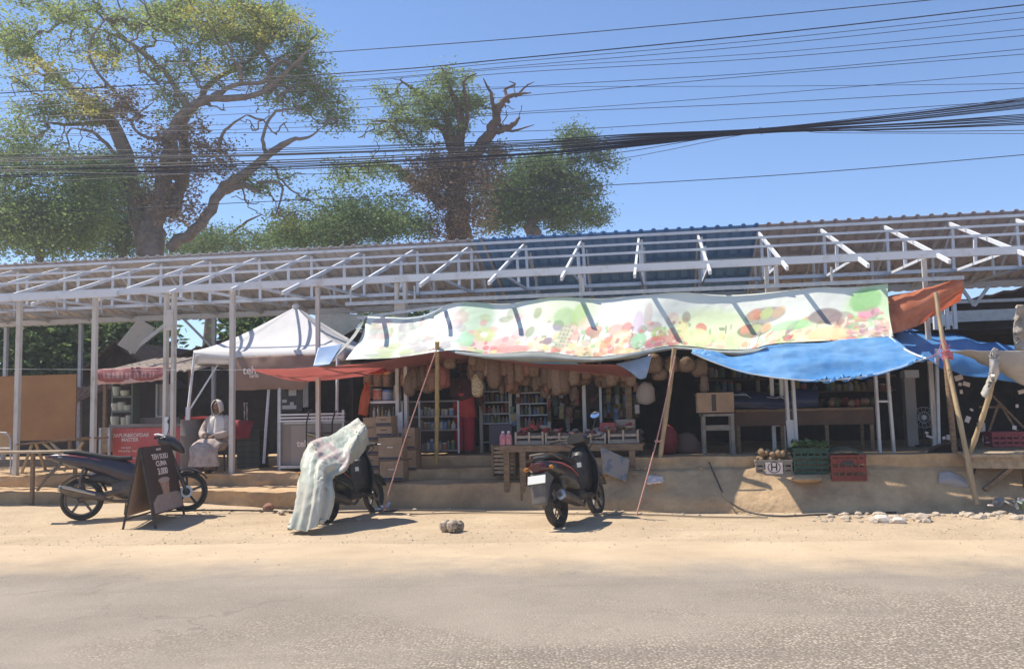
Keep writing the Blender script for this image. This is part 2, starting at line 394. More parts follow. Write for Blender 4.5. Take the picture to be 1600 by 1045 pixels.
def pavement():
    us = [(UX(px, 0), pr) for px, pr in PAVE]; rows = []
    a = []
    for (u0, p0), (u1, p1) in zip(us[:-1], us[1:]):
        k = max(1, int((u1-u0)/.11)) if abs(u1-u0) < 6 else 6
        for i in range(k):
            t = i/k; a.append((u0+(u1-u0)*t, [(x0+(x1-x0)*t, z0+(z1-z0)*t) for (x0, z0), (x1, z1) in zip(p0, p1)]))
    a.append((us[-1][0], us[-1][1]))
    for u, pr in a:
        r = []
        dense = []
        for (d0, z0), (d1, z1) in zip(pr[:-1], pr[1:]):
            kk = 6 if d1-d0 < 2 else 3
            for i in range(kk): dense.append((d0+(d1-d0)*i/kk, z0+(z1-z0)*i/kk))
        dense.append(pr[-1])
        for i, (d, z) in enumerate(dense):
            q = V((u*1.9, d*2.5, z*3)); j = .05*mnoise.noise(q)+.03*mnoise.noise(q*3.1)+.015*mnoise.noise(q*7.3)
            r.append(L(u, d+(j if d < 3 else 0), z+(.5*j if z > .02 and z < .62 else .12*j)))
        rows.append(r)
    mb = MB(); mb.grid(rows)
    o = mb.build('pavement', m_conc, fixn=False, smooth=True, angle=42); tag(o, kind='structure')
pavement()

# ---------------------------------------------------------------- market shelter
RZ, RD, SL = 4.93, 4.3, .34
def roofz(d): return RZ-SL*abs(d-RD)
UA, UB = -17.0, 14.5
def shelter():
    root = thing('market_shelter', 'long white steel market shelter with an uncovered truss roof over the stalls', 'shelter', L(0, 1, .5))
    def sheet(u0, u1, mt):
        mb = MB(); us = []; u = u0
        while u < u1-.01:
            us += [(u, 0), (u+.14, 0), (u+.165, .035), (u+.215, .035), (u+.24, 0)]; u += .25
        us.append((u1, 0))
        rows = []
        for d in (RD-.18, RD+1.0, RD+2.0, 7.35):
            rows.append([L(a, d, RZ+.07-SL*max(0, d-RD)+h+(.02 if d < RD else 0)) for a, h in us])
        mb.grid(rows); return mb.build('roof_sheet', mt, root, solid=.006, fixn=False)
    ua, ub = UX(742, RD, 400), UX(1185, RD, 380)
    sg = mat('grey_roof_sheet', (.66, .65, .68), (.56, .55, .58), scale=3, rough=.6)
    sb = mat('blue_reflection_sheet', (.17, .43, .86), (.14, .36, .76), scale=3, rough=.55)  # blue window reflection put into the sheet colour of this stretch
    sp = mat('brown_roof_sheet', (.62, .59, .64), (.52, .49, .54), scale=3, rough=.6)
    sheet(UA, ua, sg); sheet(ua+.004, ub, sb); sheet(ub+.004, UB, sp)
    def beam(name, d, z, h, w, u0=UA, u1=UB, mt=m_white):
        # C section: web and two lips
        mb = MB(); c = (u0+u1)/2
        mb.fbox(u0, u1, d-w/2, d-w/2+.012, z-h/2, z+h/2)
        mb.fbox(u0, u1, d-w/2+.012, d+w/2, z+h/2-.012, z+h/2); mb.fbox(u0, u1, d-w/2+.012, d+w/2, z-h/2, z-h/2+.012)
        return mb.build(name, mt, root)
    beam('front_beam', 1.0, 3.79, .12, .08)
    beam('ridge_purlin', 4.14, RZ+.0, .055, .05); beam('purlin', 3.2, roofz(3.2)+.035, .042, .04); beam('purlin', 2.2, roofz(2.2)+.035, .042, .04)
    beam('middle_beam', 4.36, 3.98, .07, .09)
    beam('rear_beam', 6.95, 4.0, .13, .09)
    beam('purlin', 5.4, roofz(5.4)-.0, .05, .05, mt=m_steel); beam('purlin', 6.3, roofz(6.3), .05, .05, mt=m_steel)
    beam('eave_purlin', .36, 3.66, .10, .07, UA, UX(184, .36, 460))
    u0 = UX(998, RD, 370)
    for k in range(-17, 13):
        u = u0+1.17*k
        if u < UA+.3 or u > UB-.3: continue
        mb = MB(); du = .0
        j = random.uniform(-.03, .03)
        e = .38+random.uniform(-.08, .08)
        if u < UX(560, 1): e = random.choice((.25, .45, .75, .15))
        mb.bar(L(u, RD, RZ-.03), L(u, e, roofz(e)-.03), .04, .062)
        mb.bar(L(u, RD+.05, RZ-.04), L(u, 7.0, roofz(7.0)-.04), .035, .06)
        mb.bar(L(u+.05, 1.04, 3.84), L(u+.05, 6.9, 4.03), .03, .05)
        for d, q in ((RD-.05, 3.95), (3.05, 3.92), (5.6, 3.99)):
            mb.bar(L(u+.06+j, d, roofz(d)-.05), L(u+.06, d, q), .036, .055, up=(1, 0, 0))
        mb.bar(L(u+.1, 5.5, 4.0), L(u+.1, 4.45, RZ-.2), .03, .045)
        mb.build('truss', m_white, root)
    def post(px, d, ztop, zb, wd=.085, py=600, mt=m_post):
        u = UX(px, d, py); mb = MB(); mb.fbox(u-wd/2, u+wd/2, d-wd/2, d+wd/2, zb, ztop); p = mb.build('post', mt, root, bevel=.006); return u, p
    for px in (28, 147, 363): post(px, 1.05, 3.72, .48)
    post(497, 1.05, 3.72, .48, .07)
    for px in (265, 628, 1213, -170, -420, 1800, 2050):
        zb = .48 if px < 560 else .74
        u = UX(px, 1.05, 600); mb = MB()
        for s in (-.075, .075): mb.fbox(u+s-.03, u+s+.03, 1.0, 1.1, zb, 3.72)
        p = mb.build('post', m_post, root, bevel=.005)
        mb = MB(); mb.fbox(u-.09, u+.09, .985, .998, 3.05, 3.42)
        for b in (3.12, 3.35):
            for s in (-.06, .06): mb.lathe([(.016, 0), (.016, .018), (.001, .019)], L(u+s, .985, b), Matrix((EU, V((0, 0, 1)), -ED)).transposed(), n=6)
        mb.build('splice_plate', m_post, p)
        mb = MB(); mb.fbox(u-.055, u+.02, .985, .998, 1.15, 1.5); mb.build('lower_plate', m_white, p)
    post(912, 1.05, 3.72, .74, .06)
    post(1455, 1.05, 3.72, .74, .07)
    for px in (8, 125, 334, -250, 590, 1000, 1478, 1700, 1950): post(px, 6.95, 3.93, .48, .09, mt=m_steel)
    for px in (363, 640): 
        mb = MB(); u = UX(px, 6.9, 480)
        mb.bar(L(u-1.3, 6.86, 3.95), L(u, 6.86, 2.7), .05, .05); mb.bar(L(u+1.3, 6.86, 3.95), L(u, 6.84, 2.7), .05, .05); mb.build('brace', m_steel, root)
    # rail the banner hangs from
    mb = MB(); a, b = D(540, 475, .82), D(1506, 434, .82); mb.bar(a, b, .05, .06); mb.bar(D(558, 497, .86), D(700, 478, .86), .04, .05)
    for px in (548, 648, 912, 1212, 1300): 
        p = D(px, 474-(px-540)*.0424, .82); mb.bar(p, p+V((0, 0, .25)), .03, .03, up=(0, 1, 0))
    mb.build('banner_rail', m_steel, root)
    # lower gutter and braces at the right end
    mb = MB(); mb.bar(D(1440, 497, 5.0), D(1760, 484, 5.0), .1, .22); mb.bar(D(1440, 474, 5.05), D(1760, 462, 5.05), .06, .06)
    for x0, x1 in ((1500, 1522), (1546, 1522), (1600, 1622), (1644, 1622)): mb.bar(D(x0, 446, 5.02), D(x1, 478, 5.02), .05, .06)
    mb.build('gutter_frame', m_steel, root)
    mb = MB()
    for px in (1461, 1480, 1492): 
        p = D(px, 500, 3.2); mb.bar(V((p.x, p.y, 2.35)), V((p.x, p.y, p.z+.5)), .06, .06, up=(0, 1, 0))
    mb.bar(D(1470, 500, 3.2), D(1488, 500, 3.2), .03, .2); mb.build('stub_post', m_white, root)
    return root
shelter()
# ---------------------------------------------------------------- trees
def leaf_mesh(name, centers, per, spread, size, mt, parent, flat=.55):
    C = np.asarray(centers, float); n = len(C)*per
    c = np.repeat(C, per, 0)
    sp = spread*RNG.uniform(.6, 1.35, (len(C), 1)).repeat(per, 0)
    off = RNG.normal(size=(n, 3))*.48*np.array([1, 1, flat])*sp
    p = c+off
    a = RNG.normal(size=(n, 3)); a[:, 2] *= .45; a /= np.linalg.norm(a, axis=1)[:, None]
    b = np.cross(a, RNG.normal(size=(n, 3))+np.array([0, 0, .9])); b /= np.linalg.norm(b, axis=1)[:, None]+1e-9
    b = np.cross(b, a)*1.0
    ln = (size*RNG.uniform(.6, 1.4, n))[:, None]; wd = ln*.42
    v = np.empty((n, 4, 3)); v[:, 0] = p-a*ln*.5; v[:, 1] = p+b*wd*.5; v[:, 2] = p+a*ln*.5; v[:, 3] = p-b*wd*.5
    off0 = np.array(wloc(parent)); v -= off0
    me = bpy.data.meshes.new(name); me.vertices.add(n*4); me.vertices.foreach_set('co', v.ravel())
    me.loops.add(n*4); me.loops.foreach_set('vertex_index', np.arange(n*4, dtype=np.int32))
    me.polygons.add(n); me.polygons.foreach_set('loop_start', np.arange(0, n*4, 4, dtype=np.int32)); me.polygons.foreach_set('loop_total', np.full(n, 4, np.int32))
    me.update(calc_edges=True); me.materials.append(mt)
    o = bpy.data.objects.new(name, me); COL.objects.link(o); o.parent = parent; return o

def wig(a, b, amp, k=3):
    out = [a]
    for i in range(1, k):
        t = i/k; out.append(a.lerp(b, t)+V((random.gauss(0, amp), random.gauss(0, amp), random.gauss(0, amp)*.7)))
    return out+[b]

def tree(name, label, Y, limbs, zones, bark, leaf, per=44, spread=.75, size=.22, group=None, twr=.02, depth=.8, cat='tree', extra=None, crown_name='crown', base_py=None, flat=.55, bare=0):
    """limbs: lists of (px, py, radius in px, metres behind the trunk); zones: (cx, cy, rx, ry, clumps) in px"""
    s = Y/FPX
    p0 = Yp(limbs[0][0][0], limbs[0][0][1], Y); base = V((p0.x, p0.y, 0))
    root = thing(name, label, cat, base, group)
    wood = MB(); nodes = []; rad = []
    for li, lb in enumerate(limbs):
        pts = [Yp(x, y, Y+dy) for x, y, r, dy in lb]; rs = [r*s for x, y, r, dy in lb]
        if li == 0: pts = [V((pts[0].x, pts[0].y, -.3))]+pts; rs = [rs[0]*1.25]+rs
        rs = [r_*.72 for r_ in rs]; rs[-1] *= .5; k = len(pts)*4; q = []; qr = []
        for i in range(k+1):
            t = i/k; c = crom(pts, t); f = t*(len(pts)-1); i0 = min(int(f), len(pts)-2); fr = f-i0
            rr = rs[i0]*(1-fr)+rs[i0+1]*fr
            c = c+V((random.gauss(0, .25), random.gauss(0, .3), random.gauss(0, .2)))*min(rr, .35)
            q.append(c); qr.append(max(rr, .012))
        wood.tube(q, qr, n=9)
        for c, r in list(zip(q, qr))[3:]: nodes.append(c); rad.append(r)
    cl = []; leafy_ = []
    for zi, (cx, cy, rx, ry, nn) in enumerate(zones):
        dr = rx*s*depth; y0 = random.uniform(-.3, .3)*dr
        for _ in range(abs(nn)):
            while True:
                a = V((random.uniform(-1, 1), random.uniform(-1, 1), random.uniform(-1, 1)))
                if a.length <= 1: break
            a = a*(.5+.5*a.length)
            cl.append(Yp(cx+a.x*rx, cy+a.z*ry, Y+y0+a.y*dr)); leafy_.append(nn > 0)
    N = np.array([tuple(c) for c in nodes]); order = sorted(range(len(cl)), key=lambda i: np.min(((N-np.array(cl[i]))**2).sum(1)))
    arr = np.empty((len(N)+len(cl)*4, 3)); arr[:len(N)] = N; cnt = len(N); nl = len(N); par = [-1]*nl; segs = []
    for i in order:
        c = np.array(cl[i]); d2 = ((arr[:cnt]-c)**2).sum(1); j = int(np.argmin(d2)); a = V(arr[j]); b = V(c); ln = (b-a).length
        if ln < .12: continue
        pp = wig(a, b, ln*.11); ids = [j]; pj = j
        for t in range(1, len(pp)): arr[cnt] = pp[t]; par.append(pj); pj = cnt; ids.append(cnt); cnt += 1
        segs.append((pp, ids))
    load = [0]*cnt
    for k_ in range(cnt-1, nl-1, -1):
        load[k_] = max(load[k_], 1)
        if par[k_] >= nl: load[par[k_]] += load[k_]
    def rr_(k_): return twr*.45*max(1, load[k_])**.48
    for pp, ids in segs:
        j = ids[0]; q = [rr_(k_) for k_ in ids[1:]]; r0 = min(rad[j]*.8, q[0]*1.3) if j < nl else min(rr_(j), q[0]*1.2)
        wood.tube(pp, [r0]+q, n=5)
    wood.build('trunk', bark, root, smooth=True, angle=80, fixn=False)
    cl = [c for c, q in zip(cl, leafy_) if q]
    leaf_mesh(crown_name, cl, per, spread, size, leaf, root, flat)
    if extra: extra(root, s)
    return root

bark1 = mat('grey_bark', (.24, .195, .165), (.15, .12, .10), scale=3, rough=.95, bump=.6, bscale=6)
bark2 = mat('brown_vine_bark', (.15, .09, .06), (.09, .055, .04), scale=2, rough=.95, bump=.6, bscale=6)
leafA = mat('rain_tree_leaves', (.33, .40, .12), (.23, .30, .09), scale=.35, rough=.6, trans=.6, island=.35)
leafY = mat('yellow_leaves', (.50, .44, .09), (.36, .36, .09), scale=.5, rough=.55, trans=.45, island=.35)
leafD = mat('dark_green_leaves', (.155, .23, .08), (.11, .17, .06), scale=.4, rough=.55, trans=.5, island=.4)
leafM = mat('mid_green_leaves', (.25, .33, .10), (.17, .235, .075), scale=.4, rough=.55, trans=.55, island=.4)
leafB = mat('dry_vine_leaves', (.30, .20, .125), (.20, .135, .085), scale=.5, rough=.8, trans=.25, island=.5)

def ext1(root, s):
    # brown fern clumps sitting on the forks
    Y = 34.0; c = []
    for cx, cy, rx, ry, n in ((290, 255, 75, 26, 46), (265, 300, 50, 40, 26), (165, 165, 55, 24, 30), (275, 215, 45, 20, 22), (270, 330, 32, 22, 12)):
        for _ in range(n):
            c.append(Yp(cx+random.uniform(-1, 1)*rx, cy+random.uniform(-1, 1)*ry, Y+random.uniform(-1.3, .8)))
    leaf_mesh('fern_clump', c, 52, .5, .16, leafB, root, 1.0)
    c = []
    for cx, cy, rx, ry, n in ((340, 28, 75, 22, 40), (440, 45, 50, 20, 24), (150, 160, 45, 18, 16), (130, 168, 12, 8, 6), (330, 112, 22, 10, 6), (60, 120, 40, 30, 10), (170, 95, 40, 10, 8)):
        for _ in range(n): c.append(Yp(cx+random.uniform(-1, 1)*rx, cy+random.uniform(-1, 1)*ry, Y+random.uniform(-3.5, 2)))
    leaf_mesh('yellowing_foliage', c, 48, .6, .125, leafY, root)
tree('rain_tree', 'huge spreading rain tree with brown fern clumps on its forks, left behind the roof', 34.0,
 [[(235, 410, 30, 0), (238, 360, 27, 0), (250, 310, 26, 0)],
  [(232, 380, 22, 0), (210, 320, 19, .3), (195, 250, 17, .6), (172, 190, 15, 1), (120, 150, 11, 1.4), (60, 95, 9, 2), (0, 40, 6, 3)],
  [(250, 340, 20, 0), (258, 270, 18, -.3), (268, 210, 16, -.5), (290, 175, 10, -.6), (330, 155, 8, -1), (395, 150, 6, -1.4), (450, 110, 4, -2), (490, 70, 2, -2.4)],
  [(268, 330, 18, 0), (290, 260, 14, .5), (285, 195, 9, 1), (310, 160, 8, 1.2), (330, 130, 7, 1.4), (390, 95, 4, 2), (430, 60, 2, 2.5)],
  [(262, 385, 13, -.2), (310, 355, 12, -.4), (345, 300, 11, -.6), (380, 275, 10, -1), (430, 235, 8, -1.4), (456, 219, 5, -1.5), (484, 214, 2.5, -1.6), (506, 196, 1.2, -1.8)],
  [(345, 300, 9, -.6), (380, 290, 7, -.9), (405, 302, 4, -1.2)], [(415, 240, 5, -1.3), (412, 210, 3.5, -1.5), (430, 175, 3, -1.6), (470, 172, 2, -1.7)],
  [(330, 155, 7, -1), (360, 135, 5, -1.2), (410, 128, 4.5, -1.5), (425, 105, 3, -1.8), (455, 85, 2, -2)],
  [(300, 170, 7, -.6), (245, 100, 5, -.2), (215, 75, 3.5, .2), (165, 50, 3, .4), (120, 40, 2, .6)],
  [(250, 105, 5, -.2), (200, 65, 4, .5), (160, 20, 3, 1), (150, -20, 2, 1.2)], [(215, 180, 4, 0), (150, 110, 3, -1), (140, 70, 3, -1.3), (165, 30, 2, -1.5)],
  [(172, 190, 6, 1), (110, 195, 4, .6), (60, 190, 3, 0)], [(195, 260, 5, .5), (150, 210, 4, 0), (110, 200, 2, -.4)],
  [(280, 215, 5, 0), (230, 215, 3.5, -.5), (205, 190, 3, -.8), (240, 160, 2, -1)], [(310, 225, 5, -.4), (340, 235, 4, -.8), (350, 205, 3.5, -1), (385, 180, 2.5, -1.3)],
  [(400, 285, 4, -1), (440, 290, 3, -1.3), (430, 340, 2, -1.5)], [(60, 95, 6, 2), (20, 60, 5, 2.2), (-30, 55, 4, 2.4)]],
 [(330, 35, 150, 42, 95), (430, 60, 80, 55, 60), (480, 120, 55, 70, 48), (515, 180, 40, 45, 26), (250, 30, 110, 40, 50), (90, 30, 110, 45, 50), (20, 70, 50, 60, 24),
  (170, 85, 90, 35, 24), (300, 110, 70, 32, 22), (70, 140, 70, 40, 22), (50, 200, 60, 40, 20), (140, 175, 50, 22, 16), (275, 165, 40, 30, 14), (390, 105, 50, 40, 20), (430, 150, 40, 30, 10), (430, 290, 60, 26, 12), (460, 330, 50, 25, 10), (300, -30, 200, 30, 40), (330, 115, 140, 70, -80), (430, 150, 80, 65, -50), (200, 110, 130, 80, -50), (80, 120, 90, 80, -40), (430, 300, 80, 50, -30), (130, 220, 80, 40, -20)],
 bark1, leafA, per=92, spread=.60, size=.128, depth=.7, extra=ext1, twr=.045)

def ext2(root, s):
    c = []
    for cx, cy, rx, ry, n in ((715, 310, 48, 62, 90), (690, 265, 50, 26, 30), (735, 260, 60, 30, 30), (660, 285, 25, 18, 12)):
        for _ in range(n): c.append(Yp(cx+random.uniform(-1, 1)*rx, cy+random.uniform(-1, 1)*ry, 37+random.uniform(-1.6, .6)))
    leaf_mesh('dry_vines', c, 80, .5, .15, leafB, root, 1.1)
tree('vine_covered_tree', 'old tree wrapped in dry brown vines with bare branch tips, behind the roof centre', 37.0,
 [[(715, 385, 28, 0), (712, 330, 24, 0), (712, 270, 22, 0), (712, 235, 18, 0)],
  [(715, 260, 16, 0), (755, 225, 14, -.3), (772, 195, 11, -.4), (780, 165, 8, -.5), (800, 150, 5, -.6), (830, 145, 2, -.6)],
  [(775, 205, 8, -.4), (800, 195, 6, -.2), (812, 183, 4, 0)], [(772, 180, 6, -.5), (768, 150, 4, -.6), (755, 122, 1.6, -.7)],
  [(795, 160, 4, -.5), (790, 140, 3, -.3), (805, 132, 2, -.2), (795, 127, 1.2, -.2)], [(780, 195, 5, 0), (800, 205, 3, .2), (835, 195, 1.3, .3)], [(805, 152, 3, -.5), (822, 135, 2, -.4), (835, 128, 1, -.4)],
  [(708, 245, 12, 0), (690, 200, 8, .3), (640, 190, 5, .5), (580, 190, 3, .8)], [(712, 240, 11, 0), (695, 180, 7, .2), (660, 150, 5, .4), (625, 125, 3, .5)],
  [(716, 240, 12, 0), (720, 190, 9, -.2), (705, 140, 5, -.4), (690, 105, 3, -.5)], [(716, 230, 10, 0), (730, 185, 5, -.5), (725, 130, 3, -.8), (745, 115, 2, -1)],
  [(690, 320, 14, 0), (650, 285, 10, .3), (610, 260, 6, .6), (560, 265, 4, .8)]],
 [(690, 160, 60, 32, 40), (640, 165, 45, 35, 24), (700, 120, 50, 18, 16), (610, 200, 35, 22, 9), (650, 215, 40, 20, 10), (720, 165, 36, 24, 24), (690, 195, 55, 22, 18), (560, 270, 60, 22, 22), (610, 275, 40, 30, 14), (600, 135, 30, 20, 6), (770, 240, 30, 14, 8), (680, 160, 90, 60, -60), (600, 220, 60, 60, -30), (790, 165, 40, 35, -24)],
 bark2, leafM, per=84, spread=.58, size=.128, extra=ext2, twr=.04)
tree('bushy_tree', 'dense dark green round tree at the right end of the tree line', 39.0,
 [[(830, 400, 18, 0), (832, 350, 14, 0), (835, 310, 10, 0)], [(832, 340, 9, 0), (790, 300, 6, .3), (775, 270, 4, .5)], [(835, 330, 9, 0), (880, 300, 6, -.3), (910, 290, 4, -.5)],
  [(838, 320, 8, 0), (870, 260, 5, .4), (890, 220, 3, .6), (930, 245, 2, .8)]],
 [(835, 300, 72, 58, 190), (890, 330, 60, 45, 100), (780, 320, 45, 55, 70), (850, 262, 60, 24, 50), (905, 285, 30, 22, 24), (895, 220, 34, 26, 30), (930, 245, 30, 16, 14), (952, 255, 12, 10, 4), (900, 320, 70, 60, -40)],
 bark1, leafD, per=86, spread=.68, size=.14, twr=.035)
for lab, Y, cx, zn, lf in (
  ('low dark spreading tree just above the roof between the two big trunks', 36.0, 540, [(540, 355, 130, 34, 150), (610, 345, 70, 30, 50), (490, 368, 80, 22, 40), (570, 320, 80, 30, 30)], leafD),
  ('bright green bushy tree at the far left above the roof', 33.0, 60, [(60, 355, 110, 55, 210), (20, 300, 60, 70, 60), (110, 330, 60, 50, 60), (150, 290, 60, 50, 50), (10, 230, 40, 40, 20)], leafM),
  ('dark tree filling the gap under the left rain tree fork', 40.0, 190, [(180, 310, 70, 80, 150), (170, 370, 80, 45, 110), (90, 260, 90, 40, 50)], leafD),
  ('thin blue green tree seen low between trunk and leaning limb', 44.0, 330, [(330, 378, 80, 24, 70), (290, 388, 70, 18, 40), (450, 372, 60, 20, 34), (400, 385, 60, 14, 24)], leafD)):
    tree('leafy_tree', lab, Y, [[(cx, 420, 9, 0), (cx+4, 385, 7, 0), (cx, 350, 4, 0)], [(cx, 395, 5, 0), (cx-40, 350, 3, .4), (cx-70, 330, 2, .8)], [(cx, 390, 5, 0), (cx+50, 350, 3, -.4), (cx+80, 335, 2, -.6)]], zn, bark1, lf, per=80, spread=.8, size=.14)
# trees beyond the market seen below its rear beam
for lab, px, h, w_ in (('small shaded tree seen under the roof at the left edge', 40, 4.6, 1.5), ('small shaded tree seen under the roof beside the second post', 120, 4.9, 1.3), ('small shaded tree seen under the roof behind the left shack', 215, 5.2, 1.4), ('shaded bush far left outside the plywood panel', -90, 4.6, 1.9),
     ('dark tree hidden behind the market tent', 420, 5.0, 1.8), ('dark tree hidden behind the snack stall', 640, 4.8, 1.8)):
    Y = 27.0; p = Yp(px, 600, Y); s = Y/FPX
    tree('shade_tree', lab, Y, [[(px, 640, 6, 0), (px+3, 590, 5, 0), (px, 545, 3, 0)], [(px, 600, 3, 0), (px-25, 560, 2, 0), (px-40, 530, 1, 0)], [(px, 590, 3, 0), (px+30, 550, 2, 0)]],
         [(px, 545, 52*w_/1.5, 42, 60), (px-20, 500, 50, 40, 40), (px+20, 585, 35, 26, 22)], bark1, leafD, per=44, spread=.8, size=.24)

# ---------------------------------------------------------------- overhead cables
m_cable = mat('black_cable', (.016, .016, .03), rough=.55)
def wire(pts, r, label, d=5.6, group=None, name='overhead_cable'):
    q = [D(x, y, d) for x, y in pts]; r *= 1.5
    a = q[0]+(q[0]-q[1]).normalized()*9; b = q[-1]+(q[-1]-q[-2]).normalized()*9
    k = 26; qq = [a]+[crom(q, i/k) for i in range(k+1)]+[b]
    mb = MB(); mb.tube(qq, r, n=6); o = mb.build(name, m_cable, smooth=True, angle=80); tag(o, label, 'cable', group); return o
T = .0055
GW = 'single cables crossing the sky'
for i, (pts, r, lab) in enumerate((
 ([(0, 121), (430, 88), (800, 61), (1200, 25), (1600, -14)], T*1.2, 'topmost thin overhead cable, leaving the picture above the right side'),
 ([(0, 146), (560, 113), (800, 92), (1200, 53), (1600, 8)], T*1.5, 'thick second overhead cable from the top'),
 ([(0, 152), (560, 118), (800, 97), (1200, 62), (1600, 19)], T*.8, 'thin cable hanging just under the thick second cable'),
 ([(0, 160), (560, 125), (800, 104), (1200, 70), (1600, 28)], T*.8, 'fourth overhead cable from the top at the right edge'),
 ([(0, 163), (560, 127), (800, 107), (1200, 83), (1600, 46)], T*.7, 'fifth overhead cable from the top at the right edge'),
 ([(0, 170), (560, 136), (800, 114), (1200, 91), (1600, 56)], T*.8, 'sixth overhead cable from the top at the right edge'),
 ([(0, 186), (500, 160), (830, 135), (1200, 113), (1600, 77)], T*.8, 'seventh overhead cable, upper one of the crossing pair'),
 ([(0, 195), (500, 172), (830, 149), (1200, 117), (1600, 85)], T*.8, 'eighth overhead cable, lower one of the crossing pair'),
 ([(0, 205), (500, 190), (830, 174), (1200, 147), (1600, 113)], T*.7, 'steep thin cable ending lowest of the upper fan at the left'),
 ([(0, 142), (500, 140), (830, 136), (1200, 135), (1600, 131)], T*.6, 'almost level hair thin cable through the middle of the sky'),
 ([(0, 212), (500, 198), (830, 177), (1200, 161), (1600, 138)], T*.8, 'thin cable a hand above the black bundle'),
 ([(0, 335), (480, 312), (940, 290), (1270, 270), (1600, 242)], T*1.0, 'lowest lone cable hanging between the bundle and the roof'),
 ([(0, 214), (500, 206), (830, 205), (1200, 183), (1600, 157)], T*.8, 'thin upper guide cable running into the bundle knot'),
 ([(0, 268), (500, 272), (900, 247), (1190, 204), (1390, 206), (1600, 204)], T*.9, 'loose cable sagging under the bundle to the right of its knot'),
 ([(0, 288), (500, 262), (890, 258), (1190, 206), (1300, 208), (1600, 209)], T*.7, 'lowest strand sagging below the bundle at left and right'))):
    wire(pts, r, lab, d=5.6-.05*i)
lab = 'black cable strand in the thick bundle crossing below the sky'
for i in range(17):
    t = i/16; up = i < 10
    yr = 153+i*1.8 if up else 179+(i-10)*2.6
    yl = 236+t*30+random.uniform(-3, 3)
    ym = yl-(6 if up else 0)+random.uniform(-3, 3); yk = 201+t*7
    cross = random.uniform(-5, 5)
    wire([(0, yl+14*t), (400, yl-3+4*t+cross*.6), (800, 221+t*25+cross*.4), (1000, 209+t*19), (1190, yk), (1400, (yk+yr)/2+random.uniform(0, 2.5)), (1600, yr)], random.choice((.005, .006, .007, .008)), lab, d=5.4-random.uniform(0, .2), group='strands of the twisted cable bundle')
mb = MB(); p = D(1190, 204, 5.3); mb.tube([p+V((-.06, 0, -.05)), p+V((-.05, -.03, .06)), p+V((.05, .03, .05)), p+V((.04, 0, -.05)), p+V((-.02, 0, -.09))], .006); 
tag(mb.build('cable_tie', m_cable, smooth=True), 'short tie wire knotting the black cable bundle together', 'tie wire')
mb = MB(); mb.tube([D(-60, 576, .9), D(270, 578, .88), D(520, 577, .9)], .003, n=6); tag(mb.build('tie_line', m_steel, smooth=True), 'thin pale line strung between posts past the left stall', 'line')
# ---------------------------------------------------------------- backdrop behind the stalls
def simple(name, fn, mt, label, cat, group=None, bevel=0, smooth=False, **k):
    mb = MB(); fn(mb); return tag(mb.build(name, mt, bevel=bevel, smooth=smooth, **k), label, cat, group)
m_tile = mat('old_clay_roof_tiles', (.13, .085, .065), (.075, .055, .05), scale=3, rough=.95, bump=.8, bscale=18)
m_rust = mat('rusty_sheet', (.26, .13, .08), (.34, .24, .17), scale=2.5, rough=.9, stretch=(3, 1, 1))
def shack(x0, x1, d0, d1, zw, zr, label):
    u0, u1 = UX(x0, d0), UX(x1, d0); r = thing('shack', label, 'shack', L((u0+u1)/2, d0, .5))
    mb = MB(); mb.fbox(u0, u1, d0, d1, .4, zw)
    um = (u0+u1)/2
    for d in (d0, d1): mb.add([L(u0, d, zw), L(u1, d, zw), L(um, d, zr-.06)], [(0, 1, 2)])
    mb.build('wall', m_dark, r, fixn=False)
    mb = MB()
    for a, s in ((u0-.3, -1), (u1+.3, 1)):
        za = zw-.3*(zr-zw)/((u1-u0)/2); n = 14
        rows = [[L(um+(a-um)*t, d, zr+(za-zr)*t+.025*math.sin(t*n*6.28)) for t in [q/56 for q in range(57)]] for d in (d0-.35, d1+.3)]
        mb.grid(rows)
    mb.build('roof', m_tile, r, solid=.05, fixn=False)
    return r
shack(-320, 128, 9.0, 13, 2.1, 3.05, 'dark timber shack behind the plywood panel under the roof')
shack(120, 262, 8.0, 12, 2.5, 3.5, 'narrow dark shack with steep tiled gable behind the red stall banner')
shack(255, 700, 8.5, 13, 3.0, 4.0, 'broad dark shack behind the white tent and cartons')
def f(mb):
    a = [D(100, 640, 6.0), D(150, 612, 6.0), D(210, 598, 6.9), D(106, 606, 6.9)]
    rows = [[a[0].lerp(a[1], t)+V((0, 0, .015*math.sin(t*60))) for t in [q/40 for q in range(41)]], [a[3].lerp(a[2], t)+V((0, 0, .015*math.sin(t*60))) for t in [q/40 for q in range(41)]]]
    mb.grid(rows)
simple('lean_to_roof', f, m_rust, 'rusty corrugated lean-to roof left of the red food stall', 'roof', solid=.012, fixn=False)
def f(mb):
    a, b = D(230, 505, 5.6), D(197, 546, 5.5); c, d = D(262, 505, 5.8), D(203, 551, 5.7)
    mb.bar((a+b)/2*1+(a-b)*.5, b, .5, .02, up=(0, .5, 1)); mb.bar(c, d, .07, .09)
simple('loose_roof_panel', f, m_white, 'loose white roof panel hanging slanted under the roof above the stall', 'panel', bevel=.004)
shack(690, 1440, 9.5, 13, 3.3, 4.5, 'long dark shed added as backing behind the middle stalls')  # dark backing added to block bright sky below the rear beam
shack(1435, 2400, 8.5, 13, 3.6, 4.7, 'long dark shed added as backing behind the far right stall')  # dark backing added where sky showed through at the right end
cloth('white_tarp', [[D(498, 491, 5.6), D(535, 489, 5.6), D(568, 493, 5.6)], [D(500, 508, 5.6), D(530, 510, 5.55), D(556, 512, 5.6)], [D(503, 524, 5.6), D(528, 526, 5.6), D(540, 522, 5.6)]], 14, 10, mat('white_sheeting', (.66, .66, .60), (.54, .54, .48), scale=4, rough=.7), 'white sheet slung behind the peak of the tent', 'tarp', wr=.04)
